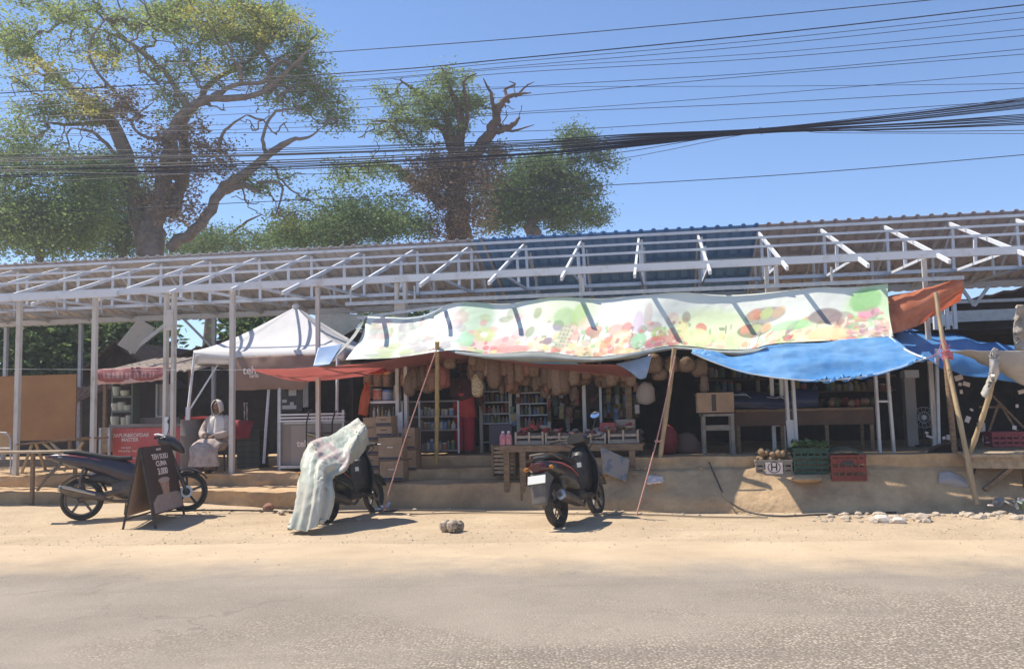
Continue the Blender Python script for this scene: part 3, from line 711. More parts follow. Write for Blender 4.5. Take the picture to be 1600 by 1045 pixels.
# back wall, side board and dark covering, added to keep the stalls dark
def f(mb):
    u0, u1 = UX(470, 5.2), UX(2500, 5.2); u = u0
    while u < u1:
        wd = random.uniform(.16, .26); mb.fbox(u, u+wd-.0005, 5.2+random.uniform(0, .03), 5.26, .7, 3.05+random.uniform(-.1, .12)); u += wd
    mb.fbox(u0, u1, 5.265, 5.29, .7, 2.95)
simple('added_plank_wall', f, m_dark, 'dark plank wall added to block light at the back of the stalls', 'wall')
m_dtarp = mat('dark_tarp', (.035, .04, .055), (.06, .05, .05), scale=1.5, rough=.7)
cloth('added_stall_cover', [[L(u, .82, 2.72) for u in np.linspace(UX(575, 1), UX(1420, 1), 9)], [L(u, 2.6, 2.85) for u in np.linspace(UX(560, 1), UX(1430, 1), 9)], [L(u, 5.25, 3.05) for u in np.linspace(UX(540, 1), UX(1440, 1), 9)]], 60, 24, m_dtarp, 'added dark sheet shading the stalls behind the fruit banner', 'tarp', wr=.03)
cloth('added_stall_cover', [[L(u, 1.3, 2.62) for u in np.linspace(UX(1425, 1)+.02, UX(2100, 1), 9)], [L(u, 2.6, 2.6) for u in np.linspace(UX(1435, 1)+.02, UX(2100, 1), 9)], [L(u, 5.25, 2.85) for u in np.linspace(UX(1445, 1)+.02, UX(2100, 1), 9)]], 50, 24, m_dtarp, 'added dark sheet shading the right hand stall behind the grey tarp', 'tarp', wr=.03, seed=4)
def f(mb): mb.fbox(UX(545, 1.6), UX(545, 1.6)+.04, 1.7, 5.2, .75, 2.6)
simple('added_side_board', f, m_dark, 'added dark board shutting light out of the snack stall left side', 'board')

# ---------------------------------------------------------------- banner, awnings, tarps
def fruit_paint():
    W, H = 815, 1.0
    sh = []
    def e(x, y, rx, ry, c, soft=.25): sh.append((x, y, rx, ry, c, soft))
    # soft washes first
    e(1370, .35, 60, .45, (.52, .78, .32)); e(1240, .75, 45, .3, (.62, .80, .50)); e(1110, .7, 90, .5, (.72, .82, .46)); e(860, .2, 60, .3, (.72, .84, .5)); e(640, .6, 50, .6, (.74, .78, .62)); e(740, .3, 30, .5, (.55, .72, .5))
    e(1290, .8, 70, .28, (.84, .68, .36)); e(770, .85, 60, .25, (.82, .42, .36))
    rr = random.Random(5)
    cols = [(.72, .2, .16), (.80, .35, .2), (.3, .52, .22), (.5, .66, .25), (.84, .68, .28), (.4, .2, .3), (.25, .3, .18), (.78, .5, .42), (.62, .16, .2)]
    for _ in range(230):
        x = rr.gauss(rr.choice([760, 880, 950, 1020, 1090, 1200, 1300, 1350]), 38); t = 1-abs(rr.gauss(0, .22))-.02; r = rr.uniform(2.2, 7.5)
        if 735 < x < 1392 and .15 < t < 1: e(x, t, r*rr.uniform(.7, 1.5), r*.0115*rr.uniform(.7, 1.3), rr.choice(cols), .08)
    for _ in range(40):
        x = rr.uniform(860, 1390); t = rr.uniform(.5, .95); e(x, t, rr.uniform(.9, 2), rr.uniform(.05, .11), rr.choice([(.2, .42, .16), (.34, .5, .22), (.25, .2, .15)]), .1)
    for _ in range(60): e(rr.uniform(585, 720), rr.uniform(.15, .95), rr.uniform(4, 15), rr.uniform(.04, .14), rr.choice([(.42, .38, .42), (.5, .56, .32), (.62, .38, .36), (.42, .5, .42)]))
    for _ in range(12): e(rr.uniform(735, 830), rr.uniform(.2, .6), rr.uniform(5, 14), rr.uniform(.04, .12), rr.choice([(.42, .25, .30), (.5, .6, .32), (.75, .4, .36), (.3, .36, .2)]))
    e(757, .58, 17, .15, (.62, .68, .30), .1); e(757, .58, 7, .06, (.88, .88, .70), .2); e(795, .72, 18, .14, (.85, .40, .36)); e(730, .72, 16, .18, (.35, .72, .45)); e(810, .9, 26, .1, (.80, .26, .25))
    e(845, .80, 16, .14, (.80, .62, .3))
    e(862, .48, 9, .10, (.22, .14, .26)); e(855, .75, 8, .08, (.25, .16, .24)); e(868, .35, 18, .16, (.35, .58, .2)); e(888, .3, 12, .2, (.5, .7, .25))
    e(875, .66, 11, .24, (.62, .60, .42), .1)
    for i in range(4):
        for j in range(6): e(868+i*5, .48+j*.065, 1.6, .02, (.35, .33, .25), .1)
    e(897, .42, 10, .12, (.84, .66, .45)); e(890, .62, 8, .09, (.72, .4, .3)); e(915, .55, 10, .08, (.5, .35, .28)); e(905, .78, 15, .13, (.86, .80, .55)); e(925, .80, 14, .13, (.80, .76, .44)); e(895, .88, 20, .1, (.83, .66, .42))
    e(942, .78, 12, .19, (.76, .20, .15), .1); e(950, .52, 16, .11, (.80, .33, .27)); e(968, .5, 10, .1, (.78, .26, .22)); e(962, .68, 17, .16, (.86, .64, .35), .1); e(962, .9, 12, .1, (.8, .4, .2)); e(992, .77, 12, .16, (.38, .68, .38), .1); e(985, .45, 10, .2, (.68, .48, .66)); e(1000, .35, 8, .2, (.66, .55, .5))
    e(975, .93, 14, .07, (.88, .70, .32)); e(1012, .55, 14, .1, (.35, .2, .2)); e(1021, .66, 13, .11, (.5, .62, .2), .1); e(1021, .66, 5, .04, (.9, .9, .72)); e(1018, .84, 17, .13, (.78, .2, .18), .12); e(1046, .82, 15, .14, (.80, .28, .22), .12); e(1058, .62, 10, .22, (.86, .78, .4)); e(1040, .45, 12, .12, (.82, .55, .42)); e(1062, .42, 8, .1, (.35, .3, .25))
    e(1083, .78, 22, .2, (.74, .80, .42), .12); e(1115, .72, 16, .12, (.80, .82, .42)); e(1118, .92, 12, .06, (.80, .45, .35)); e(1145, .8, 22, .2, (.66, .78, .42))
    for (x, y) in ((1185, .35), (1175, .58)):
        e(x+8, y+.04, 36, .13, (.16, .10, .08), .1)
        for k, c in ((-18, (.80, .36, .22)), (2, (.62, .72, .3)), (22, (.84, .55, .3))): e(x+8+k, y+.01, 11, .09, c, .1)
    e(1295, .48, 26, .14, (.30, .21, .19), .15); e(1318, .52, 20, .13, (.34, .24, .24), .15); e(1250, .62, 40, .1, (.40, .72, .38)); e(1310, .82, 30, .16, (.86, .68, .38))
    e(1345, .66, 18, .12, (.35, .55, .34), .2); e(1346, .66, 6, .05, (.86, .9, .8)); e(1356, .46, 18, .12, (.84, .28, .46)); e(1375, .72, 14, .16, (.66, .28, .27)); e(1365, .85, 18, .1, (.76, .48, .38)); e(1350, .25, 28, .2, (.34, .66, .25))
    for _ in range(50): e(rr.uniform(1325, 1385), rr.uniform(.45, .98), rr.uniform(2, 6), rr.uniform(.02, .06), rr.choice([(.3, .45, .25), (.75, .3, .3), (.85, .75, .55), (.4, .25, .25), (.85, .5, .55)]))
    for _ in range(60): e(rr.uniform(840, 1060), rr.uniform(.4, .98), rr.uniform(2, 5), rr.uniform(.02, .05), rr.choice([(.3, .5, .25), (.7, .25, .2), (.86, .8, .6), (.35, .25, .25), (.85, .6, .4)]))
    A = np.array([(s[0], s[1], s[2], s[3], s[5]) for s in sh]); C = np.array([s[4] for s in sh])
    def paint(s, t):
        x = 575+s*W; c = np.array((.84, .86, .76)); dd = np.sqrt(((x-A[:, 0])/A[:, 2])**2+((t-A[:, 1])/A[:, 3])**2)
        for i in np.nonzero(dd < 1)[0]:
            a = min(1, (1-dd[i])/A[i, 4]); shd = 1-.18*max(0, (t-A[i, 1])/A[i, 3]); k_ = .55+.12*(i % 3); c = c*(1-a*k_)+C[i]*shd*a*k_
        return tuple(c)
    return paint
m_banner = attr_mat('printed_banner', 'print', rough=.45, trans=.12)
topx = [(575, 494), (655, 493), (714, 472), (790, 475), (866, 464), (940, 467), (1000, 461), (1065, 457), (1130, 461), (1200, 457), (1275, 449), (1330, 449), (1387, 443)]
botx = [(540, 562), (625, 558), (705, 547), (765, 552), (840, 549), (915, 557), (985, 551), (1055, 540), (1125, 546), (1170, 545), (1215, 536), (1310, 532), (1396, 525)]
topr = [D(x, y, .84) for x, y in topx]; bd_ = lambda x: float(np.interp(x, [700, 840, 900, 985, 1022, 1045, 1090, 1135, 1220], [-.14, -.34, -.46, -.46, -.08, .12, .12, -.08, -.14]))
botr = [D(x, y, bd_(x)) for x, y in botx]
midr = [a.lerp(b, .5)+ED*.10+V((0, 0, -.05)) for a, b in zip(topr, botr)]
banner = cloth('fruit_banner', [topr, midr, botr], 540, 64, m_banner, 'long faded banner printed with fruit and vegetables slung along the stalls', 'banner', wr=.011, wscale=1.5, thick=.003, paint=fruit_paint())
m_bback = mat('grey_banner_back', (.34, .36, .33), (.27, .29, .28), scale=4, rough=.6, trans=.1)
# its grey back where it folds under, and the left end fold
foldA = [(712, 549), (765, 553), (840, 550), (920, 558), (985, 552), (1055, 541), (1125, 547), (1168, 546), (1198, 541)]
foldB = [(730, 552), (790, 563), (860, 566), (920, 566), (985, 560), (1050, 547), (1120, 552), (1160, 556), (1194, 543)]
cloth('folded_hem', [[D(x, y, bd_(x)-.02) for x, y in foldA], [D(x, (y+y2)/2+1, bd_(x)-.07) for (x, y), (x2, y2) in zip(foldA, foldB)], [D(x, y, bd_(x)+.03) for x, y in foldB]], 90, 8, m_bback, parent=banner, wr=.015)
cloth('folded_end', [[D(572, 494, .86), D(556, 525, .4), D(520, 562, -.05)], [D(566, 500, .9), D(546, 530, .5), D(513, 562, .05)]], 16, 6, m_bback, parent=banner, wr=.01)
m_red = mat('red_tarp', (.70, .36, .34), (.62, .30, .28), scale=2, rough=.5, trans=.62, bump=.35, bscale=6)
m_blue = mat('blue_tarp', (.30, .58, .87), (.16, .45, .82), scale=2.6, rough=.42, trans=.4, bump=.4, bscale=7)
m_blued = mat('deep_blue_tarp', (.13, .36, .70), (.10, .29, .60), scale=1.6, rough=.4, trans=.35)
m_orange = mat('orange_tarp', (.82, .38, .22), (.70, .24, .11), scale=3, rough=.5, trans=.5, bump=.35, bscale=6)
m_lblue = mat('light_blue_tarp', (.36, .50, .72), (.30, .44, .66), scale=8, rough=.4, trans=.3)
def DA(x, y, d): return D(x, y, d+.15)
cloth('red_tarp', [[DA(392, 577, -.30), DA(470, 575, -.28), DA(560, 568, -.25), DA(630, 558, -.22), DA(686, 543, -.2), DA(712, 549, .0)],
                   [DA(402, 581, .1), DA(475, 585, .3), DA(560, 578, .4), DA(630, 569, .5), DA(690, 557, .5), DA(740, 556, .5)],
                   [DA(430, 588, .9), DA(472, 596, 1.2), DA(560, 588, 1.3), DA(630, 580, 1.3), DA(700, 571, 1.3), DA(778, 559, 1.2)]], 60, 16, m_red, 'faded red tarp stretched from the middle pole out to the left', 'tarp', wr=.02, seed=3)
cloth('red_tarp', [[DA(715, 551, -.25), DA(760, 557, -.25), DA(840, 566, -.25), DA(925, 568, -.25), DA(975, 571, -.22)],
                   [DA(722, 553, .2), DA(770, 561, .3), DA(845, 574, .4), DA(925, 580, .4), DA(985, 586, .3)],
                   [DA(735, 555, .9), DA(790, 566, 1.0), DA(850, 579, 1.0), DA(930, 588, .9), DA(988, 589, .6)]], 50, 14, m_red, 'red tarp hem sagging under the middle of the fruit banner', 'tarp', wr=.02, seed=8)
cloth('blue_tarp', [[DA(700, 547, -.26), DA(760, 552, -.26), DA(830, 558, -.26), DA(900, 566, -.26)], [DA(712, 551, -.25), DA(765, 559, -.25), DA(835, 567, -.25), DA(905, 569, -.25)]], 40, 5, m_blue, 'thin blue tarp strip showing between banner and red hem', 'tarp', wr=.01, seed=2)
cloth('blue_tarp', [[DA(497, 543, .0), DA(535, 537, .2)], [DA(489, 572, -.35), DA(515, 569, -.35)]], 12, 10, m_lblue, 'small light blue tarp corner at the left end of the banner', 'tarp', wr=.01)
cloth('blue_tarp', [[DA(962, 568, -.36), DA(990, 562, -.36), DA(1018, 554, -.36)], [DA(982, 579, -.40), DA(998, 578, -.40), DA(1014, 574, -.38)], [DA(996, 590, -.38), DA(1001, 592, -.38), DA(1009, 590, -.36)]], 16, 12, m_lblue, 'pale blue tarp flap hanging in a point beside the leaning bamboo', 'tarp', wr=.015)
bt = [(1082, 549), (1108, 550), (1150, 556), (1196, 540), (1260, 535), (1330, 530), (1391, 526)]
bm_ = [(1082, 551), (1112, 560), (1165, 568), (1225, 566), (1290, 562), (1350, 556), (1415, 544)]
bb = [(1080, 551), (1115, 566), (1165, 582), (1230, 592), (1295, 594), (1370, 584), (1446, 560)]
big = cloth('blue_tarp', [[D(x, y, -.16) for x, y in bt], [D(x, y, -.40) for x, y in bm_], [D(x, y, -.66) for x, y in bb]], 90, 26, m_blue, 'big bright blue tarp sagging below the right end of the banner', 'tarp', wr=.06, wscale=1.3, seed=12, stretch=(.8, .8, 2.5))
mb = MB(); q = [D(x, y, d) for x, y, d in ((1390, 526, -.17), (1405, 540, -.34), (1425, 552, -.5), (1447, 560, -.67))]; mb.tube([crom(q, i/12) for i in range(13)], .017, n=6)
q = [D(x, y, -.665) for x, y in bb]; mb.tube([crom(q, i/40) for i in range(41)], .008, n=5); mb.build('hem', mat('white_hem', (.72, .72, .68), rough=.7), big, smooth=True)
cloth('blue_tarp', [[D(1398, 514, 1.5), D(1480, 520, 1.5), D(1540, 533, 1.3), D(1600, 543, 1.2), D(1720, 552, 1.0)], [D(1402, 545, .5), D(1480, 550, .5), D(1540, 556, .5), D(1600, 560, .5), D(1720, 560, .5)], [D(1448, 561, .2), D(1490, 580, .3), D(1545, 588, .3), D(1610, 600, .4), D(1720, 600, .4)]], 50, 16, m_blued, 'deep blue tarp behind the tall bamboo pole at the right', 'tarp', wr=.05, seed=5)
cloth('orange_tarp', [[D(1380, 464, .9), D(1440, 452, .86), D(1504, 433, .84)], [D(1384, 495, .6), D(1440, 478, .7), D(1506, 450, .82)], [D(1392, 522, .5), D(1435, 508, .9), D(1500, 468, 1.4)]], 30, 18, m_orange, 'orange tarp tied up at the right end of the banner rail', 'tarp', wr=.04, seed=9)
m_gtarp = mat('grey_sacking', (.50, .46, .41), (.42, .38, .34), scale=4, rough=.8, trans=.2)
cloth('grey_tarp', [[D(1484, 549, -.3), D(1545, 548, -.45), D(1620, 548, -.5), D(1760, 548, -.5)], [D(1510, 557, -.1), D(1556, 570, -.4), D(1630, 575, -.45), D(1760, 578, -.4)], [D(1530, 566, .2), D(1566, 584, -.2), D(1620, 606, -.3), D(1760, 612, -.3)]], 40, 14, m_gtarp, 'pale grey tarp stretched off the right edge of the picture', 'tarp', wr=.04, seed=6)
cloth('cloth_rags', [[D(1588, 478, .4), D(1604, 476, .4), D(1640, 476, .4)], [D(1583, 515, .4), D(1600, 510, .35), D(1640, 512, .4)], [D(1586, 550, .4), D(1600, 545, .4), D(1640, 540, .4)]], 14, 16, mat('dirty_cloth', (.45, .40, .34), (.30, .24, .18), scale=9, rough=.9), 'bundle of dirty cloth hanging at the top right edge', 'cloth', wr=.09, wscale=5, seed=2)

# ---------------------------------------------------------------- poles and ropes
def pole(name, pts, r, label, cat='pole', mt=m_bamboo, knots=True):
    mb = MB(); pts = [V(p) for p in pts]; k = 24; q = []; rr = []
    for i in range(k+1):
        t = i/k; q.append(crom(pts, t)); rr.append((r if not isinstance(r, tuple) else r[0]+(r[1]-r[0])*t)*(1.13 if knots and i % 4 == 0 else 1))
    mb.tube(q, rr, n=9); o = mb.build(name, mt, smooth=True, angle=60); return tag(o, label, cat)
def onz(px, py, z): return G(px, py, z)
tall = pole('bamboo_pole', [D(1462, 458, .30), D(1473, 530, .0), D(1500, 660, -.5), D(1526, 788, -.75)], (.028, .038), 'tall leaning bamboo pole tied at mid height, right of the stalls')
mb = MB()
for k in range(7):
    p = D(1479.5+k*.3, 549+k*2.0, -.09); mb.tube([p+V((math.cos(a)*.068, math.sin(a)*.068, .01*math.sin(a*2+k))) for a in [2*math.pi*j/10 for j in range(10)]], .009, n=5, closed=True)
for k in range(5): p = D(1481, 552, -.14); mb.tube([p, p+V((random.uniform(-.16, .05), -.06, random.uniform(-.04, .22))), p+V((random.uniform(-.28, .1), -.07, random.uniform(-.2, .2)))], .006, n=4)
mb.build('pink_twine', mat('pink_twine', (.62, .20, .22), rough=.8), tall, smooth=True)
pole('bamboo_pole', [D(1478, 560, .15), D(1487, 660, .05), D(1498, 766, -.1)], .042, 'dark weathered pole standing close behind the tall bamboo', mt=m_wood, knots=False)
pole('bamboo_pole', [D(1556, 560, -.45), D(1545, 620, -.45), D(1514, 712, -.3)], .035, 'short slanting bamboo pole capped with white plastic rags')
cloth('plastic_rag', [[D(1546, 555, -.55), D(1552, 543, -.5), D(1560, 545, -.45)], [D(1545, 580, -.58), D(1553, 582, -.62), D(1560, 580, -.5)], [D(1532, 614, -.5), D(1540, 622, -.55), D(1549, 612, -.45)]], 14, 20, mat('white_plastic', (.62, .58, .52), rough=.4, trans=.3), 'white plastic rag tied over the top of the slanting bamboo', 'plastic', wr=.05, wscale=6)
pole('bamboo_pole', [D(1054, 543, -.25), D(1046, 610, -.2), D(1028, 738, -.1)], .035, 'leaning bamboo pole under the banner beside the blue flap')
pole('wooden_pole', [D(683, 534, -.1), D(683, 620, .2), D(682, 722, .6)], .035, 'upright yellowish bamboo pole at the snack stall step', mt=mat('yellow_bamboo', (.40, .29, .12), (.3, .21, .1), scale=7, rough=.6))
m_rope = mat('pink_rope', (.58, .32, .25), (.45, .22, .18), scale=30, rough=.9)
def rope(name, pts, r, label, mt=m_rope):
    mb = MB(); k = 20; mb.tube([crom([V(p) for p in pts], i/k) for i in range(k+1)], r, n=6); return tag(mb.build(name, mt, smooth=True, angle=80), label, 'rope')
rope('guy_rope', [D(682, 546, -.25), D(640, 665, -.3), V(G(598, 800, .02))], .011, 'pink guy rope pegged beside the covered scooter')
r2 = rope('guy_rope', [D(1055, 556, -.3), D(1028, 680, -.6), V(G(994, 806, .01))], .011, 'pink guy rope running down right of the parked scooter')
mb = MB(); p = D(1026, 690, -.62); mb.ell(p+V((0, 0, .01)), (.035, .02, .02)); mb.tube([p, p+V((.05, 0, .01)), p+V((.09, 0, .03))], .012, n=5); mb.build('knot', m_rope, r2, smooth=True)
rope('twine', [D(1447, 560, -.66), D(1465, 553, -.3), D(1482, 548, -.1)], .006, 'thin cord tying the blue tarp to the tall bamboo', mt=mat('pink_twine', (.62, .20, .22)))
m_hose = mat('black_hose', (.06, .05, .042), (.10, .085, .07), scale=10, rough=.7)
def ong(px, py, z=.02): p = G(px, py, 0); return G(px, py, gz(p.x, p.y)+z)
rope('hose', [ong(238, 800), ong(300, 797), ong(380, 797), ong(450, 799), ong(520, 800), ong(640, 797), ong(760, 798)], .014, 'black hose lying along the foot of the left steps', mt=m_hose)
rope('hose', [D(1108, 722, -.3), D(1118, 745, -.5), D(1135, 778, -.85), D(1165, 798, -1.0), ong(1215, 806), ong(1290, 803), ong(1400, 800)], .014, 'black hose looping down from the lit concrete patch', mt=m_hose)
rope('hose', [ong(640, 803), ong(760, 800), ong(880, 802), ong(1000, 803), ong(1110, 807), ong(1200, 808)], .012, 'pale dusty hose along the middle kerb', mt=mat('dusty_hose', (.30, .24, .17), rough=.9))
# ---------------------------------------------------------------- people
m_skin = mat('brown_skin', (.23, .115, .07), (.20, .10, .06), scale=6, rough=.55)
def person_body(root, J, female=True, hands=True, face=1):
    """J: joint positions in local space; one continuous remeshed surface"""
    mb = MB()
    pel, chest, neck, head = V(J['pelvis']), V(J['chest']), V(J['neck']), V(J['head'])
    mb.tube([pel+V((0, 0, -.06)), pel, pel.lerp(chest, .5), chest, chest.lerp(neck, .7), neck], [.10, .145, .125, .145, .10, .055], n=12)
    fw = V(J.get('face', (0, -1, 0))).normalized(); up = (head-neck).normalized(); sd = fw.cross(up).normalized(); fw = up.cross(sd)
    mb.tube([neck+V((0, 0, -.05)), neck.lerp(head, .5)], [.058, .052], n=10)
    RH = Matrix((sd, fw, up)).transposed()
    mb.ell(head+up*.03, (.076, .095, .105), RH, 14, 10); mb.ell(head-up*.055+fw*.03, (.055, .062, .06), RH, 12, 8)
    mb.ell(head+fw*.098-up*.015, (.014, .018, .022), RH, 8, 6); mb.ell(head+fw*.086-up*.055, (.026, .014, .010), RH, 8, 6)
    for s in (-1, 1): mb.ell(head+sd*(.078*s), (.012, .02, .032), RH, 8, 6); mb.ell(head+sd*(.032*s)+fw*.084+up*.03, (.02, .012, .008), RH, 8, 6)
    for s in 'lr':
        sh, el, wr_ = V(J['sh_'+s]), V(J['el_'+s]), V(J['wr_'+s]); hp, kn, an = V(J['hip_'+s]), V(J['kn_'+s]), V(J['an_'+s])
        mb.tube([chest.lerp(sh, .4), sh, sh.lerp(el, .5), el, el.lerp(wr_, .45), wr_], [.07, .06, .05, .042, .04, .027], n=10)
        mb.tube([pel.lerp(hp, .3), hp, hp.lerp(kn, .5), kn, kn.lerp(an, .4), an], [.10, .095, .078, .058, .055, .036], n=10)
        ft = V(J.get('foot', (0, -1, 0))).normalized()
        mb.tube([an+V((0, 0, -.01))-ft*.03, an+ft*.07+V((0, 0, -.035)), an+ft*.16+V((0, 0, -.05))], [.034, .036, .024], n=8)
        if hands:
            hd = V(J.get('hand_'+s, (wr_-el))).normalized(); pn = V(J.get('palm_'+s, (0, 0, 1))); ac = hd.cross(pn).normalized(); pn = ac.cross(hd)
            RP = Matrix((hd, ac, pn)).transposed(); mb.ell(wr_+hd*.045, (.055, .04, .018), RP, 10, 7)
            for i, ln in enumerate((.062, .072, .068, .052)):
                o = wr_+hd*.085+ac*((i-1.5)*.018); mb.tube([o, o+hd*ln*.45-pn*.008, o+hd*ln*.8-pn*.026, o+hd*ln*.9-pn*.045], [.009, .0088, .008, .007], n=6)
            sg = 1 if s == 'l' else -1; o = wr_+hd*.03+ac*(.03*sg); mb.tube([o, o+hd*.025+ac*(.025*sg)-pn*.01, o+hd*.055+ac*(.028*sg)-pn*.02], [.012, .011, .008], n=6)
    o = mb.build('body', m_skin, root, smooth=True)
    md = o.modifiers.new('rm', 'REMESH'); md.mode = 'VOXEL'; md.voxel_size = .0075
    ms = o.modifiers.new('sm', 'SMOOTH'); ms.iterations = 3
    bpy.context.view_layer.update(); dg = bpy.context.evaluated_depsgraph_get(); me = bpy.data.meshes.new_from_object(o.evaluated_get(dg))
    o.modifiers.clear(); o.data = me; me.shade_smooth(); me.materials.clear(); me.materials.append(m_skin)
    eye = mat('eye_dark', (.02, .015, .012), rough=.2)
    for s in (-1, 1): q = MB(); q.ell(head+sd*(.032*s)+fw*.088+up*.018, (.013, .007, .006), RH, 8, 6); q.build('eye', eye, root, smooth=True)
    return head, RH
def rings(path, n=20, seed=0, fold=.0, k=9):
    """path: (centre, half width, half depth, tilt axis normal)"""
    out = []
    for i, (c, a, b, nrm) in enumerate(path):
        c = V(c); nrm = V(nrm).normalized(); x = V((1, 0, 0)); y = nrm.cross(x).normalized(); x = y.cross(nrm); r = []
        for j in range(n):
            th = 2*math.pi*j/n; f = 1+fold*(i/(len(path)-1))*math.sin(k*th+seed); r.append(c+x*(a*math.cos(th)*f)+y*(b*math.sin(th)*f))
        out.append(r)
    return out
def place(root, p, yaw): root.location = p; root.rotation_euler = (0, 0, yaw)

# seated woman in a pale robe and head scarf (local: facing -y)
m_robe = mat('pale_robe', (.46, .37, .32), (.33, .26, .22), scale=9, rough=.9, bump=.6, bscale=9)
m_veil = mat('grey_white_scarf', (.66, .61, .56), (.52, .46, .42), scale=8, rough=.85)
pw = thing('person', 'seated woman in pale robe and white head scarf, hands folded in her lap', 'person')
J = dict(pelvis=(0, .02, .47), chest=(0, .03, .84), neck=(0, .01, 1.02), head=(0, -.03, 1.14), face=(.12, -1, -.12),
         sh_l=(.165, .02, .95), el_l=(.24, -.08, .70), wr_l=(.06, -.29, .635), sh_r=(-.165, .02, .95), el_r=(-.24, -.08, .70), wr_r=(-.06, -.29, .635),
         hand_l=(-1, -.35, -.1), hand_r=(1, -.35, -.1), palm_l=(0, -.3, 1), palm_r=(0, -.3, 1),
         hip_l=(.10, 0, .46), kn_l=(.15, -.40, .47), an_l=(.11, -.36, .07), hip_r=(-.10, 0, .46), kn_r=(-.15, -.40, .47), an_r=(-.11, -.36, .07))
hd, RH = person_body(pw, J)
mb = MB(); mb.loft(rings([((0, .02, 1.0), .10, .075, (0, 0, 1)), ((0, .03, .94), .20, .11, (0, 0, 1)), ((0, .03, .84), .19, .15, (0, 0, 1)), ((0, .02, .68), .19, .15, (0, 0, 1)), ((0, 0, .54), .24, .19, (0, -.3, 1)), ((0, -.06, .48), .25, .19, (0, -.7, .7)),
   ((0, -.22, .49), .25, .115, (0, -1, .1)), ((0, -.36, .485), .27, .12, (0, -1, -.2)), ((0, -.43, .42), .28, .115, (0, -.6, -.8)), ((0, -.42, .28), .27, .13, (0, 0, -1)), ((0, -.41, .12), .30, .16, (0, 0, -1))], 40, fold=.07, k=7)); mb.build('robe', m_robe, pw, smooth=True, angle=80)
for s in (-1, 1):
    mb = MB(); mb.tube([V((.12*s, .03, .955)), V((.185*s, .02, .93)), V((.235*s, -.04, .80)), V((.26*s, -.09, .69)), V((.19*s, -.19, .655)), V((.10*s, -.265, .645))], [.07, .085, .085, .082, .07, .062], n=12); mb.build('sleeve', m_robe, pw, smooth=True, angle=80)
# scarf: hood round the face, then a cape over shoulders and chest
def scarf(root, head, RH, mt, rows=14, n=36, cape=.36, gap=.74):
    mb = MB(); R = []
    for i in range(rows+1):
        t = i/rows; r = []
        for j in range(n+1):
            a = -math.pi+gap+(2*math.pi-2*gap)*j/n if t < .52 else -math.pi+2*math.pi*j/n
            sx, sy = math.sin(a), math.cos(a)      # a = 0 is the back
            if t < .52:
                ph = t/.52*2.45; rad = math.sin(min(ph, 1.85))*.108+.004; z = .03+.128*math.cos(ph)
                p = head+RH @ V((sx*rad*.92, -sy*rad*1.12, z))
            else:
                q = (t-.52)/.48; w_ = .10+.13*min(1, q*1.9)+.02*q; dp = .10+.06*q; f = 1+.05*q*math.sin(a*9)
                p = V((0, head.y*.4+.01, head.z-.13-cape*q*(.72+.28*abs(math.cos(a/1)))))+V((sx*w_*f, sy*dp*f, 0))
            r.append(p)
        R.append(r)
    mb.grid(R); return mb.build('head_scarf', mt, root, smooth=True, angle=80, solid=.006, fixn=False)
scarf(pw, hd, RH, m_veil)
for s in (-1, 1): mb = MB(); mb.ell((.11*s, -.44, .03), (.045, .12, .03)); mb.build('sandal', m_black, pw, smooth=True)
pos = D(341, 731, 1.42); pos.z = .5
place(pw, pos, R_(-16))
st = thing('stool', 'low dark plastic stool under the seated woman', 'stool', V((0, 0, 0)))
mb = MB(); mb.lathe([(.15, .40), (.16, .41), (.16, .425), (.14, .43)], n=20); mb.build('seat', m_black, st, smooth=True)
for a in range(4): mb = MB(); q = V((math.cos(a*1.57+.78), math.sin(a*1.57+.78), 0)); mb.tube([q*.17, q*.13+V((0, 0, .41))], [.016, .02], n=6); mb.build('leg', m_black, st, smooth=True)
st.location = pos+V((.02, .06, 0))

# standing woman in red, seen from behind at the shelves
m_redcl = mat('red_tunic', (.47, .055, .045), (.38, .04, .035), scale=5, rough=.85)
m_maroon = mat('maroon_scarf', (.085, .03, .03), (.06, .02, .022), scale=5, rough=.85)
m_trous = mat('crimson_trousers', (.33, .02, .035), (.26, .015, .03), scale=5, rough=.85)
pr = thing('person', 'standing woman in red tunic and crimson trousers reaching to the shelves', 'person')
J = dict(pelvis=(0, 0, .84), chest=(0, .0, 1.16), neck=(0, -.01, 1.36), head=(0, -.04, 1.48), face=(.6, -1, -.15), sh_l=(.175, 0, 1.29), el_l=(.26, -.06, 1.03), wr_l=(.24, -.28, .95), sh_r=(-.175, 0, 1.29), el_r=(-.27, -.02, 1.05), wr_r=(-.24, -.2, .88),
         hip_l=(.085, 0, .82), kn_l=(.10, -.03, .45), an_l=(.10, 0, .07), hip_r=(-.085, 0, .82), kn_r=(-.10, -.02, .45), an_r=(-.10, .02, .07))
hd, RH = person_body(pr, J)
mb = MB(); mb.loft(rings([((0, 0, 1.34), .11, .085, (0, 0, 1)), ((0, 0, 1.27), .205, .13, (0, 0, 1)), ((0, 0, 1.12), .20, .148, (0, 0, 1)), ((0, 0, 1.0), .178, .132, (0, 0, 1))], 30, fold=.03, k=7)); mb.build('blouse', m_maroon, pr, smooth=True, angle=80)
mb = MB(); mb.loft(rings([((0, 0, 1.05), .196, .146, (0, 0, 1)), ((0, 0, .95), .188, .142, (0, 0, 1)), ((0, 0, .80), .215, .165, (0, 0, 1)), ((0, 0, .64), .235, .18, (0, 0, 1))], 36, fold=-.04, k=8)); mb.build('tunic', m_redcl, pr, smooth=True, angle=80)
